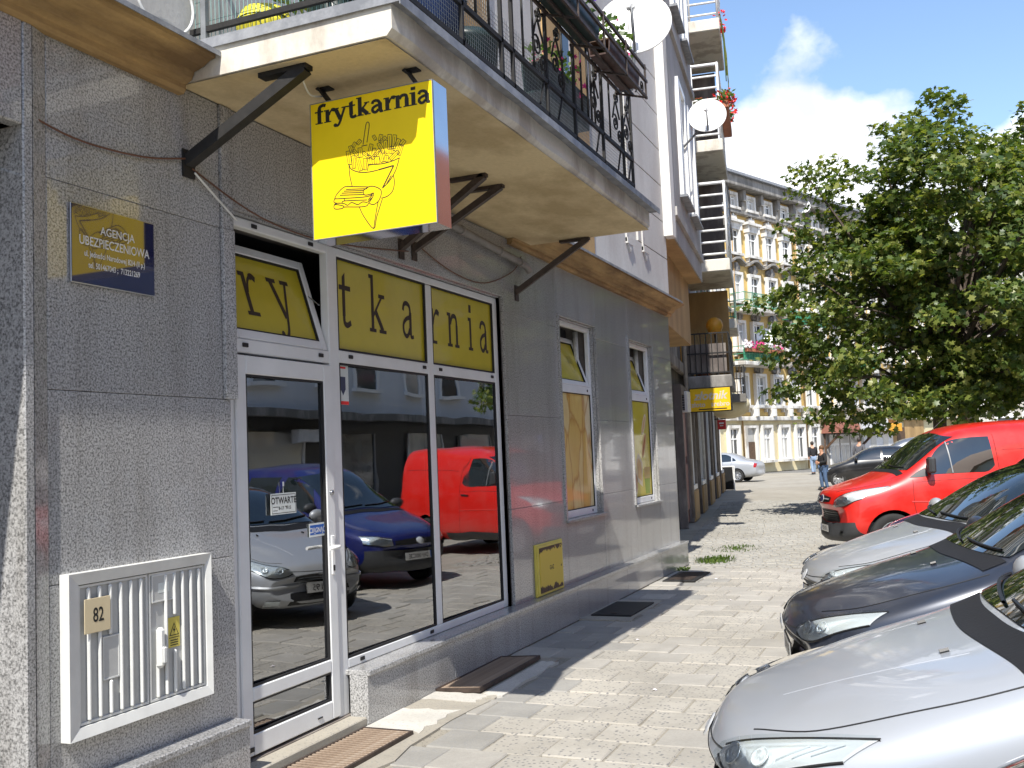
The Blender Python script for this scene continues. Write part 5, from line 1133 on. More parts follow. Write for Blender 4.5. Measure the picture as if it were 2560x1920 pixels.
PART = dict(us=[0, .05, .14, .32, .65, .95, 1.10, 1.40, 1.80, 2.3, 3.0, 3.7, 4.0, 4.08, 4.12], k=1.1,
    zb=[.30, .24, .22, .21, .20, .20, .20, .20, .20, .20, .20, .21, .24, .28, .34], zt=[.62, .74, .79, .85, .93, 1.0, 1.06, 1.27, 1.60, 1.72, 1.76, 1.74, 1.68, 1.4, .9],
    ze=[.58, .70, .745, .79, .86, .93, .96, .99, 1.0, 1.02, 1.04, 1.05, 1.05, 1.0, .8], wm=[.62, .70, .755, .80, .835, .845, .85, .85, .85, .85, .85, .845, .83, .80, .74],
    wr=[.42, .48, .52, .57, .62, .655, .69, .70, .655, .64, .64, .64, .64, .62, .55], zr=[.61, .73, .78, .835, .91, .98, 1.03, 1.19, 1.50, 1.63, 1.67, 1.66, 1.6, 1.33, .88], nb=.26, wu=[.74, 3.30], wrad=.30)
def box_details(c, txt):
    c.patch('windscreen', 'car_window', 'F', [(-.60, 1.54), (0, 1.585), (.60, 1.54)], [(-.66, 1.06), (0, 1.075), (.66, 1.06)], .007, 28, 14)
    for md in ('N', 'P'):
        c.patch('front_window', 'car_window', md, [(1.48, 1.10), (1.72, 1.42), (1.95, 1.52), (2.35, 1.55)], [(1.42, 1.04), (1.7, 1.04), (2.35, 1.06)], .004, 12, 6); c.patch('rear_window', 'car_window', md, [(2.45, 1.56), (3.2, 1.57)], [(2.45, 1.07), (3.2, 1.08)], .004, 10, 6)
        c.line('door_seam', 'black_trim', md, [(1.28, .9), (1.26, .5), (1.3, .26)], .003, 0); c.line('door_seam', 'black_trim', md, [(2.4, 1.03), (2.4, .6), (2.36, .26)], .003, 0); c.line('rubbing_strip', 'bumper_plastic', md, [(1.1, .55), (3.0, .56)], .022, .004)
    for sg in (-1, 1):
        c.lamp([(sg*.40, .70), (sg*.56, .725), (sg*.72, .755)], [(sg*.40, .60), (sg*.56, .60), (sg*.73, .645)], 'F', [(sg*.5, .655, .045), (sg*.62, .665, .04)])
        c.line('bonnet_seam', 'black_trim', 'T', [(.2, sg*.42), (.4, sg*.6), (.8, sg*.7), (1.06, sg*.74)], .0035, 0)
    c.patch('bumper', 'bumper_plastic', 'F', [(-.80, .55), (-.4, .545), (0, .54), (.4, .545), (.80, .55)], [(-.80, .27), (0, .26), (.80, .27)], .02, 18, 5)
    c.patch('grille', 'black_trim', 'F', [(-.36, .665), (0, .68), (.36, .665)], [(-.36, .60), (0, .60), (.36, .60)], .004, 12, 3); c.patch('cowl', 'cowl_plastic', 'T', [(1.02, -.66), (1.0, 0), (1.02, .66)], [(1.10, -.68), (1.09, 0), (1.10, .68)], .004, 14, 3)
    p, n = c.hit('F', 0, .64); b = MB(); b.lathe([(.05, 0), (.04, .01), (0, .014)], 16, Matrix.Translation(p+n*.008) @ n.to_track_quat('Z', 'Y').to_matrix().to_4x4()); b.build('badge', 'lamp_chrome', c.o, local=True)
    c.wipers([((-.55, 1.09), (0, 1.11)), ((.05, 1.10), (.6, 1.13))]); c.plate(txt, .44, u=c.hit('F', 0, .44)[0].x-.022); c.mirror(1.42, 1.08, mat='bumper_plastic')
c = Car('parked_minivan', 'dark blue boxy car hidden between the red van and silver hatchback', (2.85, 11.25, 0), PART, 'paint_blue', .93, rz=.27, group=GRP, wheel='steel'); box_details(c, 'DW 8IC3E')
VAN = dict(us=[0, .04, .12, .30, .60, .95, 1.22, 1.60, 2.02, 2.45, 3.2, 4.2, 4.80, 4.88, 4.9], k=1.2,
    zb=[.30, .25, .23, .22, .22, .22, .22, .22, .22, .22, .22, .23, .26, .3, .36], zt=[.80, .94, 1.0, 1.05, 1.12, 1.19, 1.28, 1.53, 1.82, 1.93, 1.96, 1.96, 1.94, 1.88, 1.6],
    ze=[.76, .89, .94, .98, 1.03, 1.09, 1.13, 1.17, 1.19, 1.20, 1.21, 1.21, 1.2, 1.15, 1.0], wm=[.78, .85, .90, .935, .96, .975, .98, .985, .985, .985, .985, .98, .96, .94, .88],
    wr=[.5, .56, .61, .66, .71, .76, .79, .80, .77, .76, .765, .765, .76, .74, .66], zr=[.79, .93, .985, 1.03, 1.095, 1.16, 1.24, 1.45, 1.72, 1.82, 1.86, 1.86, 1.84, 1.78, 1.5], nb=.34, bl=1.1, wu=[.92, 3.85], wrad=.33)
VUM = lambda u: .82*u if u <= 2.86 else .82*2.86+(u-2.86)
VAN['us'] = [VUM(u) for u in VAN['us']]; VAN['umap'] = VUM; VAN['wu'] = [.80, 3.42]; VAN['bl'] = .95; VAN['nb'] = .30
def van_details(c, txt):
    c.patch('windscreen', 'car_window', 'F', [(-.69, 1.735), (-.35, 1.785), (0, 1.80), (.35, 1.785), (.69, 1.735)], [(-.78, 1.27), (-.4, 1.28), (0, 1.285), (.4, 1.28), (.78, 1.27)], .007, 28, 16)
    for md in ('N', 'P'):
        c.patch('side_window', 'car_window', md, [(1.62, 1.26), (1.80, 1.50), (2.05, 1.66), (2.35, 1.71), (2.78, 1.72)], [(1.66, 1.20), (2.0, 1.205), (2.4, 1.21), (2.66, 1.215), (2.80, 1.30)], .004, 16, 6)
        c.patch('mirror_sail', 'bumper_plastic', md, [(1.32, 1.17), (1.45, 1.24), (1.60, 1.30)], [(1.32, 1.165), (1.45, 1.165), (1.64, 1.18)], .005, 8, 4)
        c.line('window_bar', 'grey_metal', md, [(2.06, 1.21), (2.04, 1.66)], .012, .008, 8)
        for pts in ([(1.36, 1.13), (1.34, .8), (1.40, .5)], [(2.86, 1.75), (2.86, 1.2), (2.84, .3)], [(1.4, 1.10), (2.1, 1.12), (2.86, 1.13)], [(2.95, 1.52), (4.6, 1.53)]): c.line('door_seam', 'black_trim', md, pts, .0035, 0)
        c.line('door_handle', 'black_trim', md, [(2.62, 1.06), (2.78, 1.065)], .016, .012, 5); c.line('flank_crease', c.paint, md, [(1.3, .82), (2.2, .80), (2.85, .80)], .014, -.006)
        c.patch('sill_panel', 'bumper_plastic', md, [(1.35, .42), (3.4, .40)], [(1.35, .26), (3.4, .26)], .008, 14, 3)
    for sg in (-1, 1):
        c.lamp([(sg*.50, .86), (sg*.62, .93), (sg*.76, 1.0), (sg*.90, 1.055)], [(sg*.47, .765), (sg*.60, .765), (sg*.76, .79), (sg*.885, .88)], 'F', [(sg*.60, .83, .06), (sg*.74, .87, .055)])
        c.line('bonnet_seam', 'black_trim', 'T', [(.16, sg*.44), (.45, sg*.66), (.85, sg*.80), (1.18, sg*.84)], .004, 0)
        c.lamp([(sg*.60, .42), (sg*.70, .425)], [(sg*.60, .36), (sg*.70, .365)], 'F')
    c.patch('bumper', 'bumper_plastic', 'F', [(-.93, .55), (-.5, .52), (0, .50), (.5, .52), (.93, .55)], [(-.93, .28), (-.4, .26), (0, .25), (.4, .26), (.93, .28)], .016, 22, 6)
    c.patch('upper_grille', 'black_trim', 'F', [(-.37, .895), (0, .92), (.37, .895)], [(-.33, .83), (0, .815), (.33, .83)], .005, 14, 3); c.line('grille_bar', 'lamp_chrome', 'F', [(-.33, .862), (0, .868), (.33, .862)], .010, .010, 14)
    p, n = c.hit('F', 0, .868); q = n.to_track_quat('Z', 'Y').to_matrix().to_4x4(); Mx = Matrix.Translation(p+n*.014) @ q
    b = MB(); b.lathe([(.062, 0), (.058, .006), (0, .007)], 20, Mx @ Matrix.Scale(1.7, 4, (1, 0, 0)) if abs((q @ Vector((1, 0, 0))).y) > .5 else Mx @ Matrix.Scale(1.7, 4, (0, 1, 0))); b.build('badge', 'lamp_chrome', c.o, local=True)
    b = MB(); b.lathe([(.052, .0075), (0, .0085)], 20, Mx @ Matrix.Scale(1.75, 4, (1, 0, 0)) if abs((q @ Vector((1, 0, 0))).y) > .5 else Mx @ Matrix.Scale(1.75, 4, (0, 1, 0))); b.build('badge_field', 'badge_blue', c.o, local=True)
    c.patch('lower_grille', 'black_trim', 'F', [(-.44, .70), (0, .715), (.44, .70)], [(-.52, .535), (0, .515), (.52, .535)], .006, 16, 4)
    for z in (.565, .605, .645, .685): c.line('grille_bar', 'bumper_plastic', 'F', [(-.44, z), (0, z+.004), (.44, z)], .009, .010, 14)
    c.patch('cowl', 'cowl_plastic', 'T', [(1.13, -.78), (1.10, 0), (1.13, .78)], [(1.24, -.8), (1.21, 0), (1.24, .8)], .004, 16, 3)
    c.wipers([((-.68, 1.30), (.0, 1.33)), ((.05, 1.31), (.72, 1.35))])
    c.plate(txt, .42, u=c.hit('F', 0, .42)[0].x-.02); c.mirror(1.66, 1.29, mat='bumper_plastic')
    for sg in (-1, 1): b = MB(); p, n = c.hit('N' if sg < 0 else 'P', 1.66, 1.26); b.bevbox(p.x-.06, p.x+.04, p.y+sg*.15-.09, p.y+sg*.15+.09, 1.22, 1.46, .03); b.build('door_mirror', 'bumper_plastic', c.o, local=True)
    p, n = c.hit('T', 2.05, 0); b = MB(); b.tube([p, p+Vector((.25, 0, .22))], .004, 5); b.tube([p, p+Vector((.03, 0, .02))], .012, 6); b.build('aerial', 'black_trim', c.o, local=True)
c = Car('red_van', 'bright red delivery van with dark side window and black bumper', (1.80, 15.1, 0), VAN, 'paint_red', .935, rz=.33, cat='van', wheel='steel'); van_details(c, 'PO 5C41')
# further vehicles
c = Car('grey_van', 'grey van whose roof shows behind the red van at the right edge', (5.6, 24.6, 0), VAN, 'paint_grey', .98, rz=.5, cat='van', detail=False); c.patch('windscreen', 'car_window', 'F', [(-.69, 1.735), (0, 1.80), (.69, 1.735)], [(-.83, 1.255), (0, 1.285), (.83, 1.255)], .004, 10, 6); c.patch('side_window', 'car_window', 'N', [(1.62, 1.26), (2.05, 1.66), (2.78, 1.72)], [(1.66, 1.20), (2.4, 1.21), (2.80, 1.25)], .004, 10, 5)
def far_details(c, plate=None):
    c.patch('windscreen', 'car_window', 'F', [(-.56, 1.33), (0, 1.375), (.56, 1.33)], [(-.68, .955), (0, .97), (.68, .955)], .004, 10, 6); c.patch('front_window', 'car_window', 'N', [(1.42, .985), (1.62, 1.22), (2.20, 1.325)], [(1.36, .955), (1.8, .955), (2.20, .965)], .004, 8, 5); c.patch('rear_window', 'car_window', 'N', [(2.27, 1.325), (2.95, 1.27)], [(2.27, .967), (3.10, 1.02)], .004, 8, 5)
    for sg in (-1, 1): c.patch('headlight', 'lamp_chrome', 'F', [(sg*.45, .63), (sg*.72, .70)], [(sg*.42, .56), (sg*.72, .61)], .006, 6, 3)
    c.mirror(1.36, .99)
c = Car('far_hatchback', 'black car with gleaming bonnet parked beyond the red van, beside the boy', (-.75, 38.6, 0), MEG, 'paint_black', 1.0, detail=False, rz=.1, group='cars parked farther along the street'); far_details(c)
c = Car('far_hatchback', 'grey car with pale windscreen behind the black parked car', (.1, 42.6, 0), PART, 'paint_grey', 1.0, detail=False, rz=.1, group='cars parked farther along the street'); c.patch('windscreen', 'car_window', 'F', [(-.60, 1.54), (0, 1.585), (.60, 1.54)], [(-.71, 1.05), (0, 1.075), (.71, 1.05)], .004, 10, 6)
c = Car('far_hatchback', 'white car whose roof shows above the black parked car', (1.8, 45.6, 0), MEG, 'paint_white', 1.05, detail=False, rz=.1, group='cars parked farther along the street'); far_details(c)
SED = dict(us=[0, .05, .14, .34, .70, 1.05, 1.20, 1.5, 1.95, 2.45, 3.0, 3.45, 3.65, 4.2, 4.4, 4.45], k=1.0,
    zb=[.28, .23, .2, .19, .18, .18, .18, .18, .18, .18, .18, .18, .19, .22, .28, .36], zt=[.53, .62, .67, .74, .84, .90, .94, 1.12, 1.36, 1.41, 1.38, 1.2, 1.06, .98, .9, .7],
    ze=[.5, .58, .63, .69, .77, .83, .86, .89, .91, .93, .94, .94, .94, .92, .84, .66], wm=[.62, .70, .75, .80, .84, .85, .85, .85, .85, .85, .85, .85, .84, .80, .75, .68],
    wr=[.4, .46, .5, .55, .6, .64, .67, .67, .6, .58, .57, .6, .63, .6, .55, .46], zr=[.525, .61, .66, .725, .82, .885, .92, 1.05, 1.28, 1.34, 1.31, 1.13, 1.03, .96, .88, .69], nb=.28, wu=[.78, 3.45], wrad=.30)
c = Car('silver_sedan', 'silver saloon car seen from its side at the far crossing beside the blackboard', (-8.5, 47.6, 0), SED, 'paint_silver', 1.0, rz=-.12)
c.patch('front_window', 'car_window', 'N', [(1.62, .95), (1.85, 1.18), (2.1, 1.27), (2.42, 1.30)], [(1.55, .93), (2.0, .935), (2.42, .94)], .004, 10, 5); c.patch('rear_window', 'car_window', 'N', [(2.5, 1.30), (2.9, 1.28), (3.15, 1.18)], [(2.5, .94), (3.0, .95), (3.2, .96)], .004, 8, 5); c.patch('quarter_window', 'car_window', 'N', [(3.22, 1.14), (3.35, 1.06)], [(3.24, .97), (3.42, .98)], .004, 4, 4)
c.patch('windscreen', 'car_window', 'F', [(-.56, 1.31), (0, 1.35), (.56, 1.31)], [(-.68, .93), (0, .95), (.68, .93)], .004, 10, 6); c.patch('tail_light', 'tail_red', 'N', [(4.22, .86), (4.34, .84)], [(4.22, .66), (4.36, .66)], .004, 4, 4)
for pts in ([(1.45, .8), (1.43, .25)], [(2.46, .92), (2.46, .25)], [(3.22, .93), (3.05, .4)]): c.line('door_seam', 'black_trim', 'N', pts, .004, 0)
c.line('rubbing_strip', 'bumper_plastic', 'N', [(1.2, .5), (3.0, .5)], .015, .003); c.mirror(1.6, .96)
# ================================================================== neighbouring house beyond the corner
def frame2(p, ang):
    'local x outward, y along the facade; p is the facade start, ang its bearing from +y towards +x'
    d = Vector((math.sin(ang), math.cos(ang), 0)); n = Vector((d.y, -d.x, 0)); return Matrix(((n.x, d.x, 0, p[0]), (n.y, d.y, 0, p[1]), (0, 0, 1, 0), (0, 0, 0, 1)))
NM = frame2((-.55, 13.9), math.radians(-8.7))
nb = empty('neighbour_house', (-.55, 13.9, 0), 'shabby house with dark doors and stacked balconies beyond the granite corner', 'building')
def npart(nm, mat, par, *boxes, M=NM, bev=0):
    b = MB()
    for q in boxes: (b.bevbox(*q, bev, M) if bev else b.box(*q, M))
    return b.build(nm, mat, par)
npart('wall', 'old_render', nb, (-6, 0, -.3, 25.4, 3.3, 14.5)); npart('ground_wall', 'dark_render', nb, (-6, -.02, -.3, 25.4, 0, 3.299))
npart('string_course', 'old_render', nb, (.001, .12, 4, 25.3, 3.25, 3.5), bev=.02)
seq = [('door', 'door_red', 6.4, 1.5), ('window', 'white_paint', 8.3, .9), ('door', 'brown_paint', 9.7, 1.2), ('window', 'white_paint', 11.3, 1.1), ('door', 'door_red', 13.0, 1.3), ('window', 'white_paint', 14.9, 1.2), ('door', 'wood_dark', 16.8, 1.2), ('window', 'white_paint', 18.6, 1.2), ('door', 'brown_paint', 20.5, 1.2), ('window', 'white_paint', 22.4, 1.2)]
for kind, mat, t, w in seq:
    if kind == 'door':
        o = npart('street_door', mat, nb, (-.019, .05, t, t+w, .02, 2.75), bev=.01)
        for k in range(2): npart('door_panel', mat, o, (.0505, .075, t+.12+k*(w/2-.04), t+w/2-.06+k*(w/2-.04), .3, 1.3), (.0505, .075, t+.12+k*(w/2-.04), t+w/2-.06+k*(w/2-.04), 1.45, 2.5), bev=.01)
        npart('door_frame', 'old_render', o, (-.019, .14, t-.14, t-.001, 0, 2.95), (-.019, .14, t+w+.001, t+w+.14, 0, 2.95), (-.019, .14, t-.001, t+w+.001, 2.76, 2.95))
    else:
        o = npart('street_window', mat, nb, (-.019, .10, t-.1, t, .8, 2.8), (-.019, .10, t+w, t+w+.1, .8, 2.8), (-.019, .10, t, t+w, 2.7, 2.8), (-.019, .16, t-.12, t+w+.12, .7, .8), (-.019, .07, t+w/2-.03, t+w/2+.03, .8, 2.7))
        npart('pane', 'far_glass', o, (-.018, .03, t+.001, t+w-.001, .801, 2.699)); npart('stone_base', 'tan_render', o, (-.019, .18, t-.2, t+w+.2, .0, .68), bev=.02)
for t in (7.95, 12.7, 16.6, 20.2):
    b = MB(); b.tube([NM @ Vector((.12, t, .1)), NM @ Vector((.12, t, 12))], .055, 8); b.build('downpipe', 'white_metal' if t in (12.7,) else 'pipe_grey', nb)
# upper floor windows
for t in (4.5, 12.6, 17.2, 19.6, 22.0):
    for z in (4.3, 7.2, 10.1):
        o = npart('window', 'white_paint', nb, (.001, .10, t, t+.12, z, z+1.8), (.001, .10, t+.98, t+1.1, z, z+1.8), (.001, .10, t+.12, t+.98, z+1.68, z+1.8), (.001, .14, t-.05, t+1.15, z-.1, z), (.001, .07, t+.5, t+.6, z, z+1.68)); npart('pane', 'far_glass', o, (.0012, .03, t+.121, t+.979, z+.001, z+1.679))
# canted bay whose near edge shows beside our wall
foot = [(-.9, 13.73), (.02, 13.73), (.15, 13.75), (-.37, 18.1), (-1.35, 18.0)]
b = MB(); b.prism(foot, 2, 4.66, 14.5); bay = b.build('bay', 'bay_wall', nb)
b = MB(); b.prism([(-.9, 13.75), (.13, 13.77), (-.385, 18.08), (-1.3, 17.98)], 2, 4.645, 4.655); b.build('bay_soffit', 'tan_render', bay)
b = MB(); b.prism([(.02, 13.72), (.158, 13.735), (.15, 13.98), (.02, 13.98)], 2, 4.64, 14.5); b.build('sunlit_side', 'white_stucco', bay)  # near side of the bay, its sunlit white put into the colour
b = MB(); b.prism([(-.9, 13.88), (-.12, 13.88), (-.62, 18.0), (-1.4, 18.0)], 2, 3.5, 4.644); b.build('bay_corbel', 'tan_render', bay)
bd = Vector((-.52, 4.35, 0)).normalized(); BM_ = Matrix(((bd.y, bd.x, 0, .15), (-bd.x, bd.y, 0, 13.75), (0, 0, 1, 0), (0, 0, 0, 1)))
for z in (5.55, 8.6, 11.6):
    for t in (1.35, 2.75):
        o = npart('window', 'white_paint', bay, (.001, .06, t, t+.12, z, z+1.9), (.001, .06, t+.88, t+1.0, z, z+1.9), (.001, .06, t+.12, t+.88, z+1.8, z+1.9), (.001, .035, t+.46, t+.54, z, z+1.8), M=BM_); npart('pane', 'far_glass', o, (.0012, .02, t+.121, t+.879, z+.001, z+1.799), M=BM_); npart('sill', 'zinc', o, (.001, .12, t-.06, t+1.06, z-.04, z-.001), M=BM_)
    npart('band', 'bay_wall', bay, (.001, .05, .3, 4.3, z-.55, z-.42), M=BM_)
# stacked balconies
def nbalc(t0, t1, z, depth, style, nm='balcony'):
    o = npart(nm, 'balcony_render' if style != 'iron' else 'grey_stucco', nb, (.13, depth, t0, t1, z, z+.28), bev=.02); zt = z+.28
    b = MB(); X = depth-.04
    def pp(x, t, zz): return NM @ Vector((x, t, zz))
    if style == 'cage':
        for i in range(7):
            zz = zt+.12+i*.27; b.tube([pp(.1, t0+.04, zz), pp(X, t0+.04, zz), pp(X, t1-.04, zz)], .028 if i < 6 else .04, 6)
        for x in (.15, X*.5, X): b.tube([pp(x, t0+.04, zt-.2), pp(x, t0+.04, zt+1.78)], .026, 6)
        for t in (t0+.8, t0+1.6, t1-.04): b.tube([pp(X, t, zt), pp(X, t, zt+1.78)], .026, 6)
        b.build('railing', 'white_metal', o)
    else:
        for zz in (zt+.06, zt+.5, zt+.95): b.bar(pp(.1, t0+.04, zz), pp(X, t0+.04, zz), .03, .03); b.bar(pp(X, t0+.06, zz), pp(X, t1, zz), .03, .03)
        n = int((X-.1)/.11)
        for i in range(n+1): x = .1+(X-.1)*i/n; b.bar(pp(x, t0+.04, zt), pp(x, t0+.04, zt+.95), .018, .018); 
        for i in range(18): t = t0+.1+(t1-t0-.1)*i/17; b.bar(pp(X, t, zt), pp(X, t, zt+.95), .018, .018)
        b.build('railing', 'black_iron' if style == 'iron' else 'wire_green', o)
    return o
T0 = 8.2
nbalc(T0, T0+2.6, 2.95, 1.12, 'iron'); nbalc(T0, T0+2.6, 5.56, 1.22, 'cage'); nbalc(T0, T0+2.6, 8.30, 1.22, 'cage'); nbalc(T0, T0+2.6, 11.1, 1.3, 'cage')
for q, z0_, z1_, m_ in ((T0, 3.24, 5.5, 'tan_render'), (T0, 5.85, 8.25, 'old_render'), (T0, 8.59, 11.05, 'old_render')): npart('balcony_screen', m_, nb, (.001, 1.05, q+2.5, q+2.58, z0_, z1_))
npart('rail_cloth', 'brown_paint', nb, (.14, 1.05, T0+.07, T0+.085, 3.3, 4.05), (1.05, 1.062, T0+.1, T0+2.4, 3.3, 4.05)) if False else npart('rail_cloth', 'old_render', nb, (.14, 1.02, T0+.10, T0+.112, 3.3, 3.95))
nbalc(14.2, 16.4, 4.95, 1.15, 'green'); nbalc(14.2, 16.4, 7.9, 1.15, 'iron'); nbalc(19.5, 21.5, 3.1, 1.2, 'iron')
# rounded underside of the last balcony
b = MB(); ce = NM @ Vector((.55, 20.5, 3.05)); b.blob(ce, .75, 16, 10, 0, (1.0, 1.3, .62)); b.build('balcony_bowl', 'cream_render', nb)
# ochre back wall and lantern on the iron balcony
npart('loggia_wall', 'orange_plastic', nb, (.001, .02, T0+.2, T0+2.4, 3.3, 5.4)); 
def nthing(nm, lab, cat, at_): return empty(nm, NM @ Vector(at_), lab, cat)
o = nthing('balcony_lantern', 'round yellow paper lantern on the dark iron balcony', 'lantern', (.75, T0+1.2, 3.9)); b = MB(); b.blob(NM @ Vector((.75, T0+1.2, 4.48)), .2, 14, 10); b.build('shade', 'orange_plastic', o); b = MB(); b.tube([NM @ Vector((.75, T0+1.2, 3.24)), NM @ Vector((.75, T0+1.2, 4.3))], .02, 6); b.build('stand', 'black_iron', o)
o = nthing('balcony_palm', 'small spiky potted plant on the dark iron balcony', 'plant', (.45, T0+.8, 3.23)); b = MB()
for i in range(16): a = 2*PI*i/16; r = random.uniform(.2, .4); c0 = NM @ Vector((.45, T0+.8, 3.7)); b.add([c0, c0+Vector((r*.5*math.cos(a), r*.5*math.sin(a)+.02, .5)), c0+Vector((r*math.cos(a), r*math.sin(a), .75)), c0+Vector((r*.5*math.cos(a), r*.5*math.sin(a)-.02, .5))], [(0, 1, 2, 3)])
b.build('fronds', 'maple_leaf', o); b = MB(); b.lathe([(0, 0), (.14, 0), (.18, .45), (0, .44)], 12, Matrix.Translation(NM @ Vector((.45, T0+.8, 3.24)))); b.build('pot', 'terracotta', o)
o = nthing('geranium_box', 'red geraniums in a box on the upper white railed balcony', 'planter', (1.28, T0+.8, 9.4))
for k in range(4):
    cc_ = NM @ Vector((1.30, T0+.1+k*.55, 9.55+.12*(k % 2))); b = MB(); leaves(b, cc_, .3, 90, .11, (.7, 1, .6)); b.build('foliage', 'lime_leaf', o); b = MB(); flowers(b, cc_, .34, 30, .13, (.8, 1, .7)); b.build('blossoms', 'petal_red', o)
b = MB(); b.bevbox(1.2, 1.4, T0-.05, T0+2.2, 9.25, 9.42, .02, NM); b.build('box', 'terracotta', o)
o = nthing('geranium_box', 'coral geraniums inside the upper white railed balcony', 'planter', (.5, T0+.2, 9.3)); cc_ = NM @ Vector((.6, T0+.2, 9.5)); b = MB(); flowers(b, cc_, .3, 40, .13, (1.3, .5, .5)); b.build('blossoms', 'petal_coral', o); b = MB(); leaves(b, cc_, .3, 120, .11, (1.3, .5, .5)); b.build('foliage', 'lime_leaf', o); b = MB(); b.bevbox(.2, 1.0, T0+.1, T0+.3, 9.2, 9.35, .02, NM); b.build('box', 'terracotta', o)
o = nthing('hanging_flowers', 'trailing red flowers hanging from the topmost balcony edge', 'flowers', (1.35, T0, 11.4))
b = MB()
for k in range(5):
    p0 = NM @ Vector((1.3+.05*random.random(), T0+.1+k*.3, 11.5)); b.tube([p0, p0+Vector((.05, 0, -.5)), p0+Vector((.06, 0, -random.uniform(.9, 1.6)))], .012, 4)
b.build('stems', 'maple_leaf', o); b = MB(); flowers(b, NM @ Vector((1.33, T0+.5, 11.45)), .3, 40, .12, (.5, 1.5, .9)); b.build('blossoms', 'petal_red', o)
# dish on the bay, jeweller sign, air conditioner, red sign, blackboard
dish('satellite_dish', 'round white satellite dish with small square logo on the bay wall', (.30, 16.0, 7.02), .31, (.18, -1, .40), (-.10, 15.9, 6.55), logo=True)
def ysign(nm, lab, px0, py0, px1, py1, y, th, mat, cat='sign'):
    a, c = on(px0, py0, 1, y), on(px1, py1, 1, y); o = empty(nm, (a.x, y, c.z), lab, cat); b = MB(); b.bevbox(a.x, c.x, y, y+th, c.z, a.z, .01); b.build('board', mat, o); return o, a, c
plain('zlotnik_yellow', (.78, .50, .015), .4); plain('zlotnik_grey', (.55, .52, .45), .5)
o, a, c_ = ysign('jeweller_sign', 'yellow jeweller sign board below the dark iron balcony', 1722, 972, 1830, 1026, 21.75, .12, 'black_iron')
b = MB(); b.box(a.x+.02, c_.x-.02, 21.742, 21.749, c_.z+.02, a.z-.02); b.build('face', 'zlotnik_yellow', o)
flat(fontmesh('złotnik', .26, .006, shear=.25), ((a.x+c_.x)/2, 21.741, c_.z+.27), (1, 0, 0), (0, 0, 1), .001).build('lettering', 'zlotnik_grey', o)
flat(fontmesh('złoto   srebro', .15, .003), ((a.x+c_.x)/2, 21.741, c_.z+.115), (1, 0, 0), (0, 0, 1), .001).build('lettering', 'zlotnik_grey', o)
b = MB(); b.box(a.x+.2, c_.x-.1, 21.7405, 21.7415, c_.z+.045, c_.z+.07); b.build('small_print', 'ink_brown', o)
o, a, c_ = ysign('air_conditioner', 'white air conditioner box with dark grille beside the jeweller sign', 1697, 979, 1720, 1030, 20.9, .3, 'ac_white', 'air conditioner')
b = MB(); b.box(a.x+.03, c_.x-.06, 20.892, 20.899, c_.z+.04, a.z-.04); b.build('grille', 'shop_dark', o)
b = MB()
for i in range(7): z = c_.z+.07+i*(a.z-c_.z-.12)/6; b.box(a.x+.03, c_.x-.06, 20.886, 20.891, z-.006, z+.006)
b.build('grille_bars', 'grey_metal', o)
o, a, c_ = ysign('red_hanging_sign', 'small red hanging shop sign beyond the jeweller sign', 1793, 1050, 1815, 1073, 33.5, .08, 'red_sign'); flat(fontmesh('CAFE', .13, .003), ((a.x+c_.x)/2, 33.495, (a.z+c_.z)/2), (1, 0, 0), (0, 0, 1), .003).build('lettering', 'lettering_white', o) if False else Pen().rect(-.08, .02, .08, .07).rect(-.06, -.05, .06, -.02).put(((a.x+c_.x)/2, 33.496, (a.z+c_.z)/2), (1, 0, 0), (0, 0, 1), .002).build('lettering', 'lettering_white', o)
b = MB(); b.bar((a.x-.5, 33.54, a.z+.03), (c_.x, 33.54, a.z+.03), .03, .03); b.build('arm', 'black_iron', o)
pA = on(1806, 1219, 1, 37.6); ab = empty('blackboard_stand', (pA.x+.25, 37.6, 0), 'black pavement board standing in front of the silver saloon', 'board')
for s_ in (-1, 1):
    Mx_ = Matrix.Translation((pA.x+.2, 37.6, 0)) @ Matrix.Rotation(math.radians(9*s_), 4, 'X'); b = MB(); b.box(-.24, .24, -.02, .02, .04, .9, Mx_); q = b.build('panel', 'chalkboard', ab); b = MB(); b.box(-.27, -.241, -.025, .025, 0, .93, Mx_); b.box(.241, .27, -.025, .025, 0, .93, Mx_); b.box(-.24, .24, -.025, .025, .901, .93, Mx_); b.build('frame', 'white_paint', q)
# ================================================================== the yellow apartment house across the junction
YA = math.radians(22); dP = FW+RT*((2000-1280)/F_PX)-UP*((1150-960)/F_PX); P0 = CAM+dP*65.0; YM = frame2((P0.x, P0.y), YA); YI = YM.inverted()
def yfac(px, py):
    d = FW+RT*((px-1280)/F_PX)-UP*((py-960)/F_PX); n = YM.to_3x3() @ Vector((1, 0, 0)); t = (Vector((P0.x, P0.y, 0))-CAM).dot(n)/d.dot(n); q = YI @ (CAM+d*t); return q.y, q.z
yb_ = empty('yellow_house', (P0.x, P0.y, 0), 'tall ochre apartment house with white window surrounds across the junction', 'building')
def yp(nm, mat, *boxes, par=None, bev=0): return npart(nm, mat, par or yb_, *boxes, M=YM, bev=bev)
tL, tR = -16, 40
yp('wall', 'yellow_render', (-9, 0, tL, tR, 3.45, 17.6)); yp('ground_wall', 'cream_render', (-9, .05, tL, tR, 0, 3.2)); yp('string_course', 'white_stucco', (-.1, .35, tL, tR, 3.2, 3.45), bev=.03); yp('sill_band', 'white_stucco', (.001, .18, tL, tR, 3.95, 4.1), bev=.02); yp('attic_band', 'grey_stucco', (.001, .30, tL, tR, 16.05, 16.3), bev=.03)
yp('eaves', 'grey_stucco', (-.5, .75, tL, tR, 17.6, 18.25), bev=.04); b = MB()
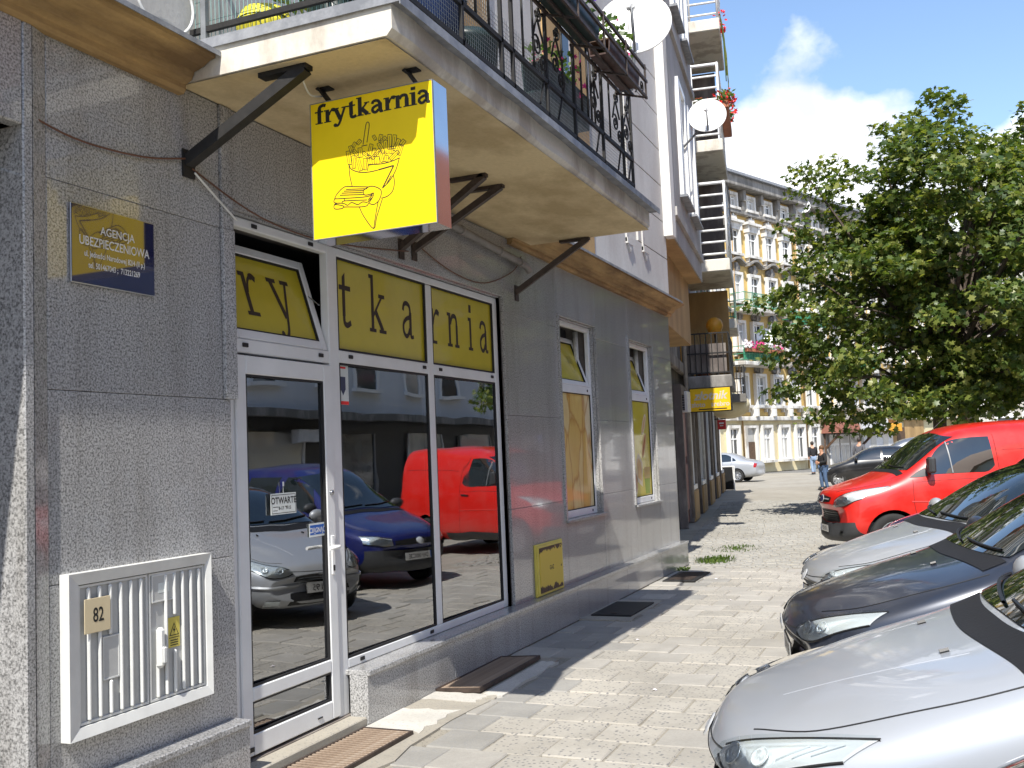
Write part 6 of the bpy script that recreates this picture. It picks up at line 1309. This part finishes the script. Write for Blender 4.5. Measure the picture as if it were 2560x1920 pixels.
b.add([YM @ Vector(q) for q in ((.95, tL, 18.26), (.95, tR, 18.26), (-4.5, tR, 19.5), (-4.5, tL, 19.5), (.95, tL, 18.42), (.95, tR, 18.42), (-4.5, tR, 19.66), (-4.5, tL, 19.66))], [(0, 1, 5, 4), (4, 5, 6, 7), (3, 2, 1, 0), (0, 4, 7, 3), (1, 2, 6, 5)]); b.build('roof', 'zinc', yb_)
tw0 = yfac(1830, 590)[0]; SP = 2.05
# one window of each storey, then shared copies
def ywin(z0, z1, w, ped, ground=False):
    o = bpy.data.objects
    b = MB(); h = z1-z0; f = .16; D = .24
    b.box(0, D, -w/2-f, -w/2, 0, h); b.box(0, D, w/2, w/2+f, 0, h); b.box(0, D, -w/2-f, w/2+f, h, h+.18); b.box(0, D+.12, -w/2-f-.1, w/2+f+.1, -.16, -.001)
    if not ground:
        for s_ in (-1, 1): b.box(0, .2, s_*(w/2+.05)-.07, s_*(w/2+.05)+.07, -.42, -.161)
    win = b.build('window', 'white_stucco', None, local=True)
    b = MB(); b.box(.002, .03, -w/2+.001, w/2-.001, .001, h-.001); g_ = b.build('pane', 'far_glass', None, local=True); g_.parent = win
    b = MB(); X = (.031, .075); b.box(*X, -.035, .035, .07, h-.07); b.box(*X, -w/2, w/2, h*.66, h*.66+.08); b.box(*X, -w/2, -w/2+.07, .0, h); b.box(*X, w/2-.07, w/2, 0, h); b.box(*X, -w/2, w/2, 0, .07); b.box(*X, -w/2, w/2, h-.07, h); g_ = b.build('sash', 'white_paint', None, local=True); g_.parent = win
    b = MB()
    if ped == 'flat':
        b.box(0, .42, -w/2-.38, w/2+.38, h+.42, h+.58); b.box(0, .26, -w/2-.2, w/2+.2, h+.181, h+.419)
        for s_ in (-1, 1): b.box(0, .34, s_*(w/2+.14)-.08, s_*(w/2+.14)+.08, h-.05, h+.415)
        b.prism([(-.42, h+.581), (-.3, h+.9), (-.12, h+.82), (0, h+1.08), (.12, h+.82), (.3, h+.9), (.42, h+.581)], 0, .0, .2)
    if ped == 'arch':
        n = 10; arc = [(-w/2-.42+ (w+.84)*i/n, h+.62+.34*math.sin(PI*i/n)**1.5) for i in range(n+1)]
        for (a0, c0), (a1, c1) in zip(arc[:-1], arc[1:]): b.add([(x, y_, z) for x in (0, .42) for y_, z in ((a0, c0), (a1, c1), (a1, c1+.13), (a0, c0+.13))], [(0, 3, 2, 1), (4, 5, 6, 7), (0, 1, 5, 4), (3, 7, 6, 2), (0, 4, 7, 3), (1, 2, 6, 5)])
        for s_ in (-1, 1):
            for k in range(2): b.lathe([(.22-.08*k, .02), (.2-.08*k, .16), (.12-.06*k, .17), (.1-.06*k, .1)], 12, Matrix.Translation((0, s_*(.28+.0*k), h+.45)) @ Matrix.Rotation(PI/2, 4, 'Y'))
        b.box(0, .24, -.14, .14, h+.2, h+.75)
    if b.v: g_ = b.build('pediment', 'grey_stucco' if ped == 'arch' else 'white_stucco', None, local=True); g_.parent = win
    return win
rz_ = -YA
storeys = [(4.15, 5.95, .95, 'arch'), (7.55, 9.2, .95, 'arch'), (10.55, 12.2, .95, 'arch'), (13.55, 15.05, .95, 'flat'), (16.45, 17.2, .8, None)]
for z0, z1, w, ped in storeys:
    pr = ywin(z0, z1, w, ped)
    for k in range(-3, 15):
        t = tw0+k*SP; o = pr if k == -3 else copy_tree(pr, None); o.parent = yb_; o.rotation_euler = (0, 0, rz_)
        wp_ = YM @ Vector((0.0, t, z0)); o.location = wp_-Vector((P0.x, P0.y, 0))
for k in range(-3, 16):      # little consoles of the attic
    t = tw0+(k+.5)*SP; yp('console', 'grey_stucco', (.001, .45, t-.16, t+.16, 16.9, 17.59), (.001, .3, t-.12, t+.12, 16.31, 16.89)); yp('bracket', 'white_stucco', (.001, .5, t-.12, t+.12, 3.46, 3.94))
# ground floor openings
prg = ywin(.75, 2.75, .95, None, True); first = True
for px in (1830, 1913, 1957, 1996, 2032):
    t = yfac(px, 1120)[0]; o = prg if first else copy_tree(prg, None); first = False; o.parent = yb_; o.rotation_euler = (0, 0, rz_); o.location = (YM @ Vector((.05, t, .75)))-Vector((P0.x, P0.y, 0))
t = yfac(1873, 1120)[0]; o = yp('house_door', 'white_stucco', (.05, .28, t-.75, t-.5, 0, 2.9), (.05, .28, t+.5, t+.75, 0, 2.9), (.05, .28, t-.5, t+.5, 2.75, 2.9)); yp('door_leaf', 'wood_dark', (.051, .12, t-.499, t+.499, .02, 1.9), par=o); yp('fanlight', 'far_glass', (.051, .1, t-.499, t+.499, 1.91, 2.749), par=o)
for px in (1853, 2013): t = yfac(px, 1120)[0]; b = MB(); b.tube([YM @ Vector((.2, t, .05)), YM @ Vector((.2, t, 17.5))], .06, 6); b.build('downpipe', 'tan_render', yb_)
# balconies of the yellow house
def ybal(px0, px1, z, col, fl=None):
    t0, t1 = yfac(px0, 900)[0], yfac(px1, 900)[0]; o = yp('house_balcony', 'white_stucco', (.001, 1.1, t0, t1, z-.25, z), bev=.04); b = MB()
    for zz in (z+.1, z+.45, z+.9): b.bar(YM @ Vector((.05, t0+.05, zz)), YM @ Vector((1.05, t0+.05, zz)), .04, .04); b.bar(YM @ Vector((1.05, t0+.05, zz)), YM @ Vector((1.05, t1-.05, zz)), .04, .04)
    for i in range(26): t = t0+.05+(t1-t0-.1)*i/25; b.bar(YM @ Vector((1.05, t, z)), YM @ Vector((1.05, t, z+.9)), .03, .03)
    b.build('railing', col, o)
    if col == 'wire_green' and fl: yp('railing_cloth', col, (1.0, 1.03, t0+.06, t1-.06, z+.12, z+.85), par=o)
    return t0, t1
t0, t1 = ybal(1822, 1921, 6.75, 'wire_green', True); ybal(1832, 1915, 10.05, 'wire_green'); ybal(1958, 2040, 9.3, 'wire_green', True); ybal(2080, 2160, 6.75, 'wire_green', True)
fl = empty('balcony_flowers', YM @ Vector((1.1, t0+2, 7.5)), 'pink and white flowers along the green balcony of the yellow house', 'flowers')
for k, (f_, m_) in enumerate(((.05, 'petal_white'), (.25, 'petal_pink'), (.4, 'petal_pink'), (.55, 'petal_white'), (.75, 'petal_white'), (.85, 'petal_pink'), (.95, 'petal_white'))):
    cc_ = YM @ Vector((1.15, t0+(t1-t0)*f_, 7.72)); b = MB(); flowers(b, cc_, .32, 34, .22, (1, 1, .8)); b.build('blossoms', m_, fl)
b = MB(); leaves(b, YM @ Vector((1.15, (t0+t1)/2, 7.55)), 1, 260, .2, (.3, (t1-t0)/2, .25)); b.build('foliage', 'maple_leaf', fl); yp('trough', 'terracotta', (1.08, 1.28, t0+.1, t1-.1, 7.3, 7.5), par=fl)
for (px, py, r, lab) in ((1895, 846, .55, 'white dish on the yellow house above the pink flowers'), (1990, 520, .5, 'white dish high on the yellow house below its attic')):
    q = yfac(px, py); pw = YM @ Vector((.5, q[0], q[1])); dish('satellite_dish', lab, pw, r, (.3, -1, .35), YM @ Vector((.0, q[0], q[1]-.3)))
# shop with brown awning and white and orange sign
ta0, ta1 = yfac(2052, 1100)[0], yfac(2150, 1100)[0]
aw = empty('brown_awning', YM @ Vector((.6, ta0, 2.2)), 'brown canopy with an arched white name sign over a shop entrance', 'awning')
b = MB(); b.add([YM @ Vector(q) for q in ((.06, ta0+.5, 3.25), (.06, ta1, 3.25), (1.6, ta1, 2.5), (1.6, ta0, 2.5), (1.6, ta1, 2.3), (1.6, ta0, 2.3), (.06, ta1, 2.3), (.06, ta0, 2.3))], [(0, 1, 2, 3), (3, 2, 4, 5), (5, 4, 6, 7), (0, 3, 5, 7), (1, 6, 4, 2)]); b.build('canopy', 'awning_brown', aw)
for t in (ta0+.3, ta1-.3): b = MB(); b.bar(YM @ Vector((.1, t, 1.2)), YM @ Vector((1.3, t, 2.3)), .12, .14); b.bar(YM @ Vector((.12, t, .0)), YM @ Vector((.12, t, 2.29)), .14, .14); b.build('bracket', 'wood_dark', aw)
Mb = YM @ Matrix.Translation((1.62, (ta0+ta1)/2+.7, 2.35)); k = 12; arc = [(-1.15+2.3*i/k, .55+.5*math.sin(PI*i/k)) for i in range(k+1)]; lowa = [(-.95+1.9*i/k, .28*math.sin(PI*i/k)) for i in range(k, -1, -1)]
b = MB(); b.prism([(y_, z) for y_, z in arc+lowa], 0, 0, .1); b.v = [tuple(Mb @ Vector(v)) for v in b.v]; sgn_ = b.build('name_board', 'shop_white', aw)
for i, ch in enumerate('POLESIE'):
    a = (i-3)/3.4; y_ = a*.85; z = .50+.18*math.cos(a*1.3)-.12; flat(fontmesh(ch, .42, .01, width=.8), Mb @ Vector((.103, y_, z)), YM.to_3x3() @ Vector((0, 1, 0)), (0, 0, 1), .004).build('lettering', 'ink_navy', sgn_)
b = MB(); b.prism([(-.95+1.9*i/k, -.06+.28*math.sin(PI*i/k)) for i in range(k+1)]+[(-1.05+2.1*i/k, -.28+.28*math.sin(PI*i/k)) for i in range(k, -1, -1)], 0, 0.02, .08); b.v = [tuple(Mb @ Vector(v)) for v in b.v]; b.build('name_band', 'shop_dark', sgn_)
sh = empty('corner_shop', YM @ Vector((.1, ta0, 0)), 'grey shop entrance with glass doors under the brown canopy', 'shop front')
yp('wall', 'grey_stucco', (.051, .12, ta0-.8, ta1+.4, 0, 2.29), par=sh); 
for i in range(3): t = ta0+.9+i*1.5; q = yp('door', 'white_paint', (.121, .2, t, t+1.3, .05, 2.2), par=sh); yp('pane', 'far_glass', (.201, .215, t+.1, t+.6, .2, 1.45), (.201, .215, t+.7, t+1.2, .2, 1.45), (.201, .215, t+.1, t+1.2, 1.6, 2.1), par=q)
tb0, tb1 = yfac(2130, 1080)[0], yfac(2212, 1080)[0]
os_ = empty('shop_fascia', YM @ Vector((.5, tb0, 2.45)), 'white and orange shop fascia right of the brown canopy', 'sign')
yp('fascia', 'shop_white', (.06, .6, tb0+1.0, tb1-.6, 2.35, 3.19), par=os_, bev=.02); yp('orange_end', 'awning_orange', (.06, .62, tb0, tb0+.99, 2.3, 3.19), par=os_, bev=.02); yp('orange_end', 'awning_orange', (.06, .55, tb1-.59, tb1+1.8, 2.3, 2.9), par=os_, bev=.02)
flat(fontmesh('media', .5, .01), YM @ Vector((.602, (tb0+tb1)/2-.3, 2.66)), YM.to_3x3() @ Vector((0, 1, 0)), (0, 0, 1), .006).build('lettering', 'ink_navy', os_)
ms = empty('poster_shop', YM @ Vector((.1, tb0, 0)), 'white stone shop front with orange posters below the orange sign', 'shop front')
yp('wall', 'shop_white', (.051, .15, tb0, tb1+1.0, 0, 2.29), par=ms)
for i in range(3): t = tb0+.5+i*2.0; q = yp('window', 'far_glass', (.151, .17, t, t+.9, .3, 2.1), par=ms); yp('poster', 'petal_coral', (.171, .18, t+.05, t+.85, .3, 1.0), par=q) if i != 1 else None
tx = yfac(2240, 1100)[0]; yp('dark_door', 'wood_dark', (.051, .12, tx, tx+1.4, .0, 2.6)); yp('grey_pier', 'tan_render', (.051, .10, tx-1.4, tx-.01, .0, 3.15), (.051, .10, tx+1.41, tx+5, .0, 3.15))
# pale house further right, seen through the leaves
pw_ = empty('pale_house', (12, 92, 0), 'pale rendered house seen through the maple leaves at the right', 'building')
b = MB(); b.box(6.5, 30, 88, 98, 0, 15); b.build('wall', 'white_stucco', pw_); b = MB(); b.box(6.2, 30.3, 87.6, 98.4, 15.001, 15.6); b.build('eaves', 'zinc', pw_)
w0 = None
for i in range(7):
    for j in range(4):
        loc = (8.5+i*3-12, 87.99-92, 1.2+j*3.5)
        if w0 is None: b = MB(); b.box(-.7, -.55, -.12, 0, 0, 2); b.box(.55, .7, -.12, 0, 0, 2); b.box(-.55, .55, -.12, 0, 1.85, 2); b.box(-.8, .8, -.2, 0, -.15, -.001); w0 = b.build('window', 'white_paint', pw_, local=True); b = MB(); b.box(-.549, .549, -.03, 0, 0, 1.849); g_ = b.build('pane', 'far_glass', w0, local=True); w0.location = loc
        else: o = copy_tree(w0, pw_); o.location = loc
# ================================================================== houses on the other side of the street (only mirrored in the glass)
op = empty('opposite_house', (15, 20, 0), 'pale house with shops across the street, mirrored in the shop windows', 'building')
b = MB(); b.box(15, 26, -14, 58, 3.2, 9.6); b.build('wall', 'opposite_wall', op); b = MB(); b.prism([(14.7, 9.601), (26.3, 9.601), (22.5, 14.6), (17.5, 14.6)], 1, -14.2, 58.2); b.build('roof', 'terracotta', op); b = MB(); b.box(15.4, 26, -14, 58, 0, 3.199); b.build('ground_wall', 'shop_dark', op); b = MB(); b.box(14.6, 14.999, -14, 58, 3.0, 3.25); b.build('canopy', 'grey_stucco', op)
w0 = None
for i in range(24):
    for j in range(2):
        loc = (0, -12+i*2.9-20, 4.1+j*3.3)
        if w0 is None: b = MB(); b.box(-.06, 0, -.65, -.5, 0, 1.6); b.box(-.06, 0, .5, .65, 0, 1.6); b.box(-.06, 0, -.5, .5, 1.45, 1.6); b.box(-.2, 0, -.75, .75, -.12, -.001); w0 = b.build('window', 'white_paint', op, local=True); b = MB(); b.box(-.02, 0, -.499, .499, 0, 1.449); g_ = b.build('pane', 'far_glass', w0, local=True); w0.location = loc
        else: o = copy_tree(w0, op); o.location = loc
for i in range(14):
    y0 = -10+i*4.6; b = MB(); b.box(15.3, 15.399, y0, y0+2.6, .4, 2.6); o = b.build('shop_window', 'far_glass', op); b = MB(); b.box(15.25, 15.299, y0-.1, y0+2.7, .2, .399); b.box(15.25, 15.299, y0-.1, y0, .4, 2.6); b.box(15.25, 15.299, y0+2.6, y0+2.7, .4, 2.6); b.build('frame', 'shop_white' if i % 2 else 'grey_metal', o)
for (y0, y1, z0, z1, mat, lab) in ((4, 9, 2.7, 3.25, 'red_sign', 'long red shop sign across the street, seen mirrored in the door'), (13.5, 17, 2.65, 3.25, 'awning_orange', 'orange shop sign across the street, seen mirrored in the window'), (24, 26, 2.3, 2.7, 'shop_white', 'white shop sign across the street, seen mirrored in the window')):
    o = empty('mirrored_sign', (15.1, y0, z0), lab, 'sign'); b = MB(); b.bevbox(14.9, 15.2, y0, y1, z0, z1, .02); b.build('board', mat, o)
# blue one-way sign whose image shows in the granite
def mirpt(px, py, z): d = FW+RT*((px-1280)/F_PX)-UP*((py-960)/F_PX); t = (z-CAM.z)/d.z; q = CAM+d*t; return Vector((-q.x, q.y, z))
rs = mirpt(1350, 1105, 2.15); rsn = empty('direction_sign', (rs.x, rs.y, 0), 'round blue direction sign with white arrow on a pole by the road', 'road sign')
Mr = Matrix.Translation(rs) @ Matrix.Rotation(-PI/2, 4, 'Y'); b = MB(); b.lathe([(0, .012), (.29, .012), (.30, 0), (.29, -.01), (0, -.01)], 28, Mr); b.build('disc', 'road_blue', rsn); b = MB(); b.tube([(rs.x+.04, rs.y, 0), (rs.x+.04, rs.y, rs.z+.35)], .03, 8); b.build('pole', 'steel', rsn)
Pen().poly([(-.16, .1), (-.1, .16), (.06, .0), (.14, .08), (.16, -.16), (-.08, -.14), (0, -.06)]).put(rs-Vector((.013, 0, 0)), (0, -1, 0), (0, 0, 1), .002).build('arrow', 'lettering_white', rsn)
# ================================================================== trees
LEAF = np.array([(0, -.5, 0), (.16, -.22, .02), (.5, -.18, -.04), (.30, .05, .02), (.42, .36, -.03), (.14, .28, .02), (0, .55, -.05), (-.14, .28, .02), (-.42, .36, -.03), (-.30, .05, .02), (-.5, -.18, -.04), (-.16, -.22, .02), (0, .05, .05)])
LTRI = [(12, i, (i+1) % 12) for i in range(12)]
def crown_mesh(name, pts, nrm, size, rng):
    n = len(pts); a = rng.uniform(0, 2*PI, n); nz_ = nrm/np.linalg.norm(nrm, axis=1, keepdims=True)
    ref = np.where(np.abs(nz_[:, 2:3]) > .9, np.array([[1., 0, 0]]), np.array([[0., 0, 1.]])); u = np.cross(nz_, ref); u /= np.linalg.norm(u, axis=1, keepdims=True); w = np.cross(nz_, u)
    U = u*np.cos(a)[:, None]+w*np.sin(a)[:, None]; Wv = -u*np.sin(a)[:, None]+w*np.cos(a)[:, None]; s = size*rng.uniform(.65, 1.2, n)
    V = pts[:, None, :]+s[:, None, None]*(LEAF[None, :, 0:1]*U[:, None, :]+LEAF[None, :, 1:2]*Wv[:, None, :]+LEAF[None, :, 2:3]*nz_[:, None, :])
    V = V.reshape(-1, 3); k = len(LEAF); F = (np.array(LTRI)[None]+(np.arange(n)*k)[:, None, None]).reshape(-1, 3)
    me = bpy.data.meshes.new(name); me.vertices.add(len(V)); me.vertices.foreach_set('co', V.ravel()); me.loops.add(F.size); me.loops.foreach_set('vertex_index', F.ravel().astype(np.int32)); me.polygons.add(len(F)); me.polygons.foreach_set('loop_start', np.arange(0, F.size, 3, dtype=np.int32)); me.polygons.foreach_set('loop_total', np.full(len(F), 3, dtype=np.int32)); me.update(calc_edges=True); me.validate(); return me
def maple(name, lab, base, H, crown_c, R, ncl, per, lsize, seed, tr=.16, zmin=2.2, spires=(), tips=()):
    rng = np.random.default_rng(seed); o = empty(name, base, lab, 'tree'); B = np.array(base, float); cc = np.array(crown_c, float); Rv = np.array(R, float)
    C_ = []
    while len(C_) < ncl:
        d = rng.normal(size=3); d /= np.linalg.norm(d); r = rng.uniform(.25, 1)**.55; p = cc+d*Rv*r*(1+.16*math.sin(5*d[0]+3*d[2])+.1*math.sin(9*d[1]+7*d[2]))
        if p[2] < zmin+.25*rng.random(): continue
        C_.append(p)
    for (x, y, z) in spires:
        for k in range(7): C_.append(np.array([x, y, z])+np.array([rng.normal(0, .18), rng.normal(0, .2), -k*.3]))
    C_ += [np.array(t) for t in tips for _ in range(1)]
    C_ = np.array(C_); pts = []; nr = []
    for p in C_:
        m = int(per*rng.uniform(.6, 1.3)); d = rng.normal(size=(m, 3)); d /= np.linalg.norm(d, axis=1, keepdims=True); rad = rng.uniform(.28, .55)
        q = p+d*rad*np.array([1.15, 1.15, .55])*rng.random((m, 1))**.45; q[:, 2] -= .25*((q[:, :2]-p[:2])**2).sum(1)
        out = (p-cc)/Rv; nn = np.array([0, 0, .6])+rng.normal(0, .5, (m, 3))+.35*out; pts.append(q); nr.append(nn)
    pts = np.vstack(pts); nr = np.vstack(nr); me = crown_mesh('crown', pts-B, nr, lsize, rng); me.materials.append(MATS['maple_leaf']); cr = bpy.data.objects.new('crown', me); COL.objects.link(cr); cr.parent = o; cr['kind'] = 'stuff'
    b = MB(); zf = zmin+.3; top = Vector((cc[0], cc[1], cc[2]+Rv[2]*.75)); bx_ = Vector(base); b.tube([bx_, bx_+Vector((.0, 0, .4)), bx_+Vector((.03, .02, zf)), Vector((base[0]*.5+cc[0]*.5, base[1]*.5+cc[1]*.5, (zf+top.z)/2)), top], tr, 10, True, [tr*1.35, tr*1.05, tr*.9, tr*.5, .02]); b.build('trunk', 'bark', o)
    b = MB(); idx = rng.permutation(len(C_))[:70]
    for i in idx:
        p = Vector(C_[i]); f = rng.uniform(.0, .75); s0 = bx_.lerp(top, (zf/(top.z))*.95+f*.6*(1-zf/top.z)); s0.x = bx_.x+(top.x-bx_.x)*f; s0.y = bx_.y+(top.y-bx_.y)*f
        if s0.z > p.z+.6: s0.z = p.z-.4
        mid = s0.lerp(p, .55)+Vector((0, 0, .25)); L_ = (p-s0).length; r0 = min(.07, .012+L_*.014); b.tube(spline([s0, mid, p], 4), r0, 5, False, [r0*(1-.85*j/8) for j in range(9)])
    b.build('branches', 'bark', o); return o
tx_ = on(2345, 1040, 1, 23.0)
maple('maple_tree', 'large maple tree with dense green leaves behind the red van', (tx_.x, 23.0, 0), 9.3, (tx_.x+1.05, 23.2, 4.75), (3.55, 3.4, 3.45), 500, 86, .15, 5, .15, 2.0,
      spires=((on(2352, 240, 1, 23).x, 23, 9.0), (on(2210, 300, 1, 23).x, 22.8, 8.35), (on(2285, 300, 1, 23).x, 22.8, 8.3), (on(2070, 340, 1, 23).x, 23.2, 7.9), (on(2480, 370, 1, 23).x, 23.4, 7.8)),
      tips=[tuple(on(px, py, 1, 22.3)) for px, py in ((2010, 430), (2030, 470), (1985, 560), (2010, 590), (1945, 740), (1975, 725), (1895, 760), (1950, 830), (1985, 820), (1960, 890), (2300, 900), (2340, 930), (2380, 900), (2330, 980), (2290, 990), (2370, 985), (2420, 960), (2260, 940), (2310, 1020), (2400, 1010), (2450, 1000), (2350, 860), (2230, 1000), (2260, 1030), (2390, 1035), (2300, 850), (2400, 850), (1950, 985), (2040, 1040), (2090, 1030), (2140, 1060), (2200, 1075), (2180, 1040), (2005, 650), (2030, 690), (1990, 760), (2040, 800), (2000, 850), (2030, 930), (2080, 970), (2000, 960))])
maple('maple_tree', 'second maple at the right edge behind the large maple', (7.4, 29.5, 0), 10, (7.2, 29.5, 6.2), (3.6, 3.2, 3.9), 260, 75, .19, 9, .17, 2.5)
# weeds at the foot of the wall
def weed(lab, x, y, n, h, r):
    o = empty('weed_tuft', (x, y, 0), lab, 'weeds', 'weeds growing along the wall'); b = MB()
    for _ in range(n):
        a = random.uniform(0, 2*PI); d = r*random.random(); p = Vector((x+d*math.cos(a), y+d*math.sin(a)*1.4, 0)); hh = h*random.uniform(.4, 1); q = Vector((random.gauss(0, .4), random.gauss(0, .4), 1)).normalized()*hh; w = Vector((math.cos(a+1.57), math.sin(a+1.57), 0))*.006
        b.add([p-w, p+w, p+q*.6+w*1.6, p+q, p+q*.6-w*1.6], [(0, 1, 2, 3, 4)])
    b.build('blades', 'grass_blade', o, kind='stuff')
weed('bright green grass tuft at the end of the granite plinth', .38, 14.3, 520, .07, .3); weed('low weeds in the cobbles beyond the plinth end', .35, 16.0, 260, .035, .4); weed('few weeds in the shaded joint beside the drain cover', .18, 13.2, 90, .06, .12)
for x_, y_, r_, lab_ in ((1.55, 6.6, .4, 'crumpled white paper scrap on the sunny slabs, nearest the cars'), (.95, 8.3, 1.2, 'small white scrap lying in the middle of the pavement'), (1.3, 10.6, .8, 'small pale scrap farther along the sunny pavement'), (.8, 12.3, 2.0, 'tiny white scrap near the shadow edge by the drain cover')):
    b = MB(); s_ = .016; b.add([(x_+s_*math.cos(r_+q*1.26)*(1+.4*(q % 2)), y_+s_*math.sin(r_+q*1.26), .005+.006*(q % 2)) for q in range(5)]+[(x_, y_, .014)], [(5, q, (q+1) % 5) for q in range(5)]); b.build('paper_scrap', 'petal_white', at=(x_, y_, 0), label=lab_, cat='litter', group='litter on the pavement')
# ================================================================== people
def person(name, lab, loc, h, rz, joints, parts):
    'one skinned body; clothing and hair are children'
    o = empty(name, loc, lab, 'person', rz=rz); k = h/1.75
    def skin(nm, mat, pts, edges, rads, sub=2):
        me = bpy.data.meshes.new(nm); me.from_pydata([tuple(Vector(p)*k) for p in pts], edges, []); ob = bpy.data.objects.new(nm, me); COL.objects.link(ob)
        ob.modifiers.new('k', 'SKIN'); 
        for i, sv_ in enumerate(me.skin_vertices[0].data): r = rads[i]*k; sv_.radius = (r, r) if not isinstance(rads[i], tuple) else (rads[i][0]*k, rads[i][1]*k); sv_.use_root = (i == 0)
        m = ob.modifiers.new('s', 'SUBSURF'); m.levels = m.render_levels = sub
        dg = bpy.context.evaluated_depsgraph_get(); dg.update(); nm_ = bpy.data.meshes.new_from_object(ob.evaluated_get(dg)); ob.modifiers.clear(); ob.data = nm_; bpy.data.meshes.remove(me)
        nm_.materials.clear(); nm_.materials.append(MATS[mat]); nm_.polygons.foreach_set('use_smooth', [True]*len(nm_.polygons)); ob.parent = o; return ob
    J = joints
    P = [J['hip'], J['waist'], J['chest'], J['neck'], J['head'], J['crownp'], J['shL'], J['elL'], J['haL'], J['shR'], J['elR'], J['haR'], J['hpL'], J['knL'], J['anL'], J['toL'], J['hpR'], J['knR'], J['anR'], J['toR']]
    Ed = [(0, 1), (1, 2), (2, 3), (3, 4), (4, 5), (2, 6), (6, 7), (7, 8), (2, 9), (9, 10), (10, 11), (0, 12), (12, 13), (13, 14), (14, 15), (0, 16), (16, 17), (17, 18), (18, 19)]
    R_ = [.13, .12, .14, .055, .09, .07, .06, .042, .035, .06, .042, .035, .085, .06, .045, .04, .085, .06, .045, .04]
    skin('body', 'skin', P, Ed, R_)
    tk = .022
    skin('jacket', parts['top'], [J['hip'], J['waist'], J['chest'], J['shL'], J['elL'], tuple(Vector(J['elL']).lerp(Vector(J['haL']), .85)), J['shR'], J['elR'], tuple(Vector(J['elR']).lerp(Vector(J['haR']), .85))], [(0, 1), (1, 2), (2, 3), (3, 4), (4, 5), (2, 6), (6, 7), (7, 8)], [.155, .15, .165, .085, .066, .055, .085, .066, .055])
    skin('trousers', parts['legs'], [tuple(Vector(J['hip'])-Vector((0, 0, .03))), J['hpL'], J['knL'], J['anL'], J['hpR'], J['knR'], J['anR']], [(0, 1), (1, 2), (2, 3), (0, 4), (4, 5), (5, 6)], [.14, .105, .08, .062, .105, .08, .062])
    hd = Vector(J['head']); cr_ = Vector(J['crownp']); b = MB(); b.blob(((hd+cr_)/2+Vector((0, .02, .03)))*k, .108*k, 14, 10, 0, (.92, 1.0, 1.0)); b.build('hair', parts['hair'], o, local=True)
    f_ = hd+Vector((0, -.085, .02)); b = MB()
    for s_ in (-1, 1): b.blob((f_+Vector((s_*.035, .0, .02)))*k, .012*k, 6, 4)
    b.build('eyes', 'hair_dark', o, local=True); b = MB(); b.blob((f_+Vector((0, -.012, -.02)))*k, .017*k, 8, 5, 0, (.8, 1, 1.3)); b.build('nose', 'skin', o, local=True)
    for s_ in ('L', 'R'):
        a_ = Vector(J['an'+s_]); t_ = Vector(J['to'+s_]); b = MB(); b.blob(((a_+t_)/2+Vector((0, 0, .0)))*k, .07*k, 10, 6, 0, (.75, 1.9, .7)); b.build('shoe', 'cloth_black', o, local=True)
        e_, h_ = Vector(J['el'+s_]), Vector(J['ha'+s_]); d_ = (h_-e_).normalized(); sd = d_.cross(Vector((0, 1, .2))).normalized(); b = MB(); b.blob(h_*k, .042*k, 8, 6, 0, (.9, .7, 1.1))
        for q_ in range(4): p0_ = h_+d_*.03+sd*(.02*(q_-1.5)); b.tube([p0_*k, (p0_+d_*.05)*k, (p0_+d_*(.075-.006*abs(q_-1.2))+Vector((0, -.015, 0)))*k], .009*k, 5)
        b.tube([(h_+sd*.035)*k, (h_+sd*.06+d_*.03)*k, (h_+sd*.06+d_*.055)*k], .01*k, 5); b.build('hand', 'skin', o, local=True)
    return o
def stance(step=.0, armL=0, armR=0, lean=0, foldR=False):
    j = dict(hip=(0, 0, .93), waist=(0, -.01, 1.10), chest=(0, -.02-lean, 1.34), neck=(0, -.03-lean, 1.52), head=(0, -.05-lean, 1.62), crownp=(0, -.04-lean, 1.70), shL=(-.19, -.02-lean, 1.42), shR=(.19, -.02-lean, 1.42), elL=(-.25, .04-armL, 1.16), haL=(-.25, -.05-armL*1.6, .92), elR=(.25, .04-armR, 1.16), haR=(.25, -.05-armR*1.6, .92),
             hpL=(-.09, 0, .88), knL=(-.10, -.04-step*.5, .49), anL=(-.10, .02-step, .09), toL=(-.11, -.13-step, .04), hpR=(.09, 0, .88), knR=(.10, -.02+step*.4, .49), anR=(.10, .03+step, .09+.05*abs(step)), toR=(.11, -.11+step, .04+.03*abs(step)))
    if foldR: j['elR'] = (.27, -.02, 1.14); j['haR'] = (.06, -.24, 1.10); j['elL'] = (-.27, -.02, 1.14); j['haL'] = (-.05, -.24, 1.14)
    return j
p1_ = on(2035, 1186, 2, 0); person('person', 'person in black jacket and pale jeans walking away past the yellow house', (p1_.x, p1_.y, 0), 1.72, math.radians(205), stance(.16, .1, -.1, -.02), dict(top='cloth_black', legs='denim_light', hair='hair_dark'))
p2_ = on(2062, 1226, 2, 0); pe = person('person', 'brown haired boy in black jacket standing before the black parked car', (p2_.x, p2_.y, 0), 1.52, math.radians(-55), stance(.05, 0, 0, 0, True), dict(top='cloth_black', legs='denim', hair='hair_brown'))
p3_ = on(2150, 1150, 1, 47.5); person('person', 'person in dark jacket seen behind the parked cars below the orange sign', (p3_.x, 47.5, 0), 1.78, math.radians(160), stance(.05), dict(top='cloth_grey', legs='denim', hair='hair_dark'))
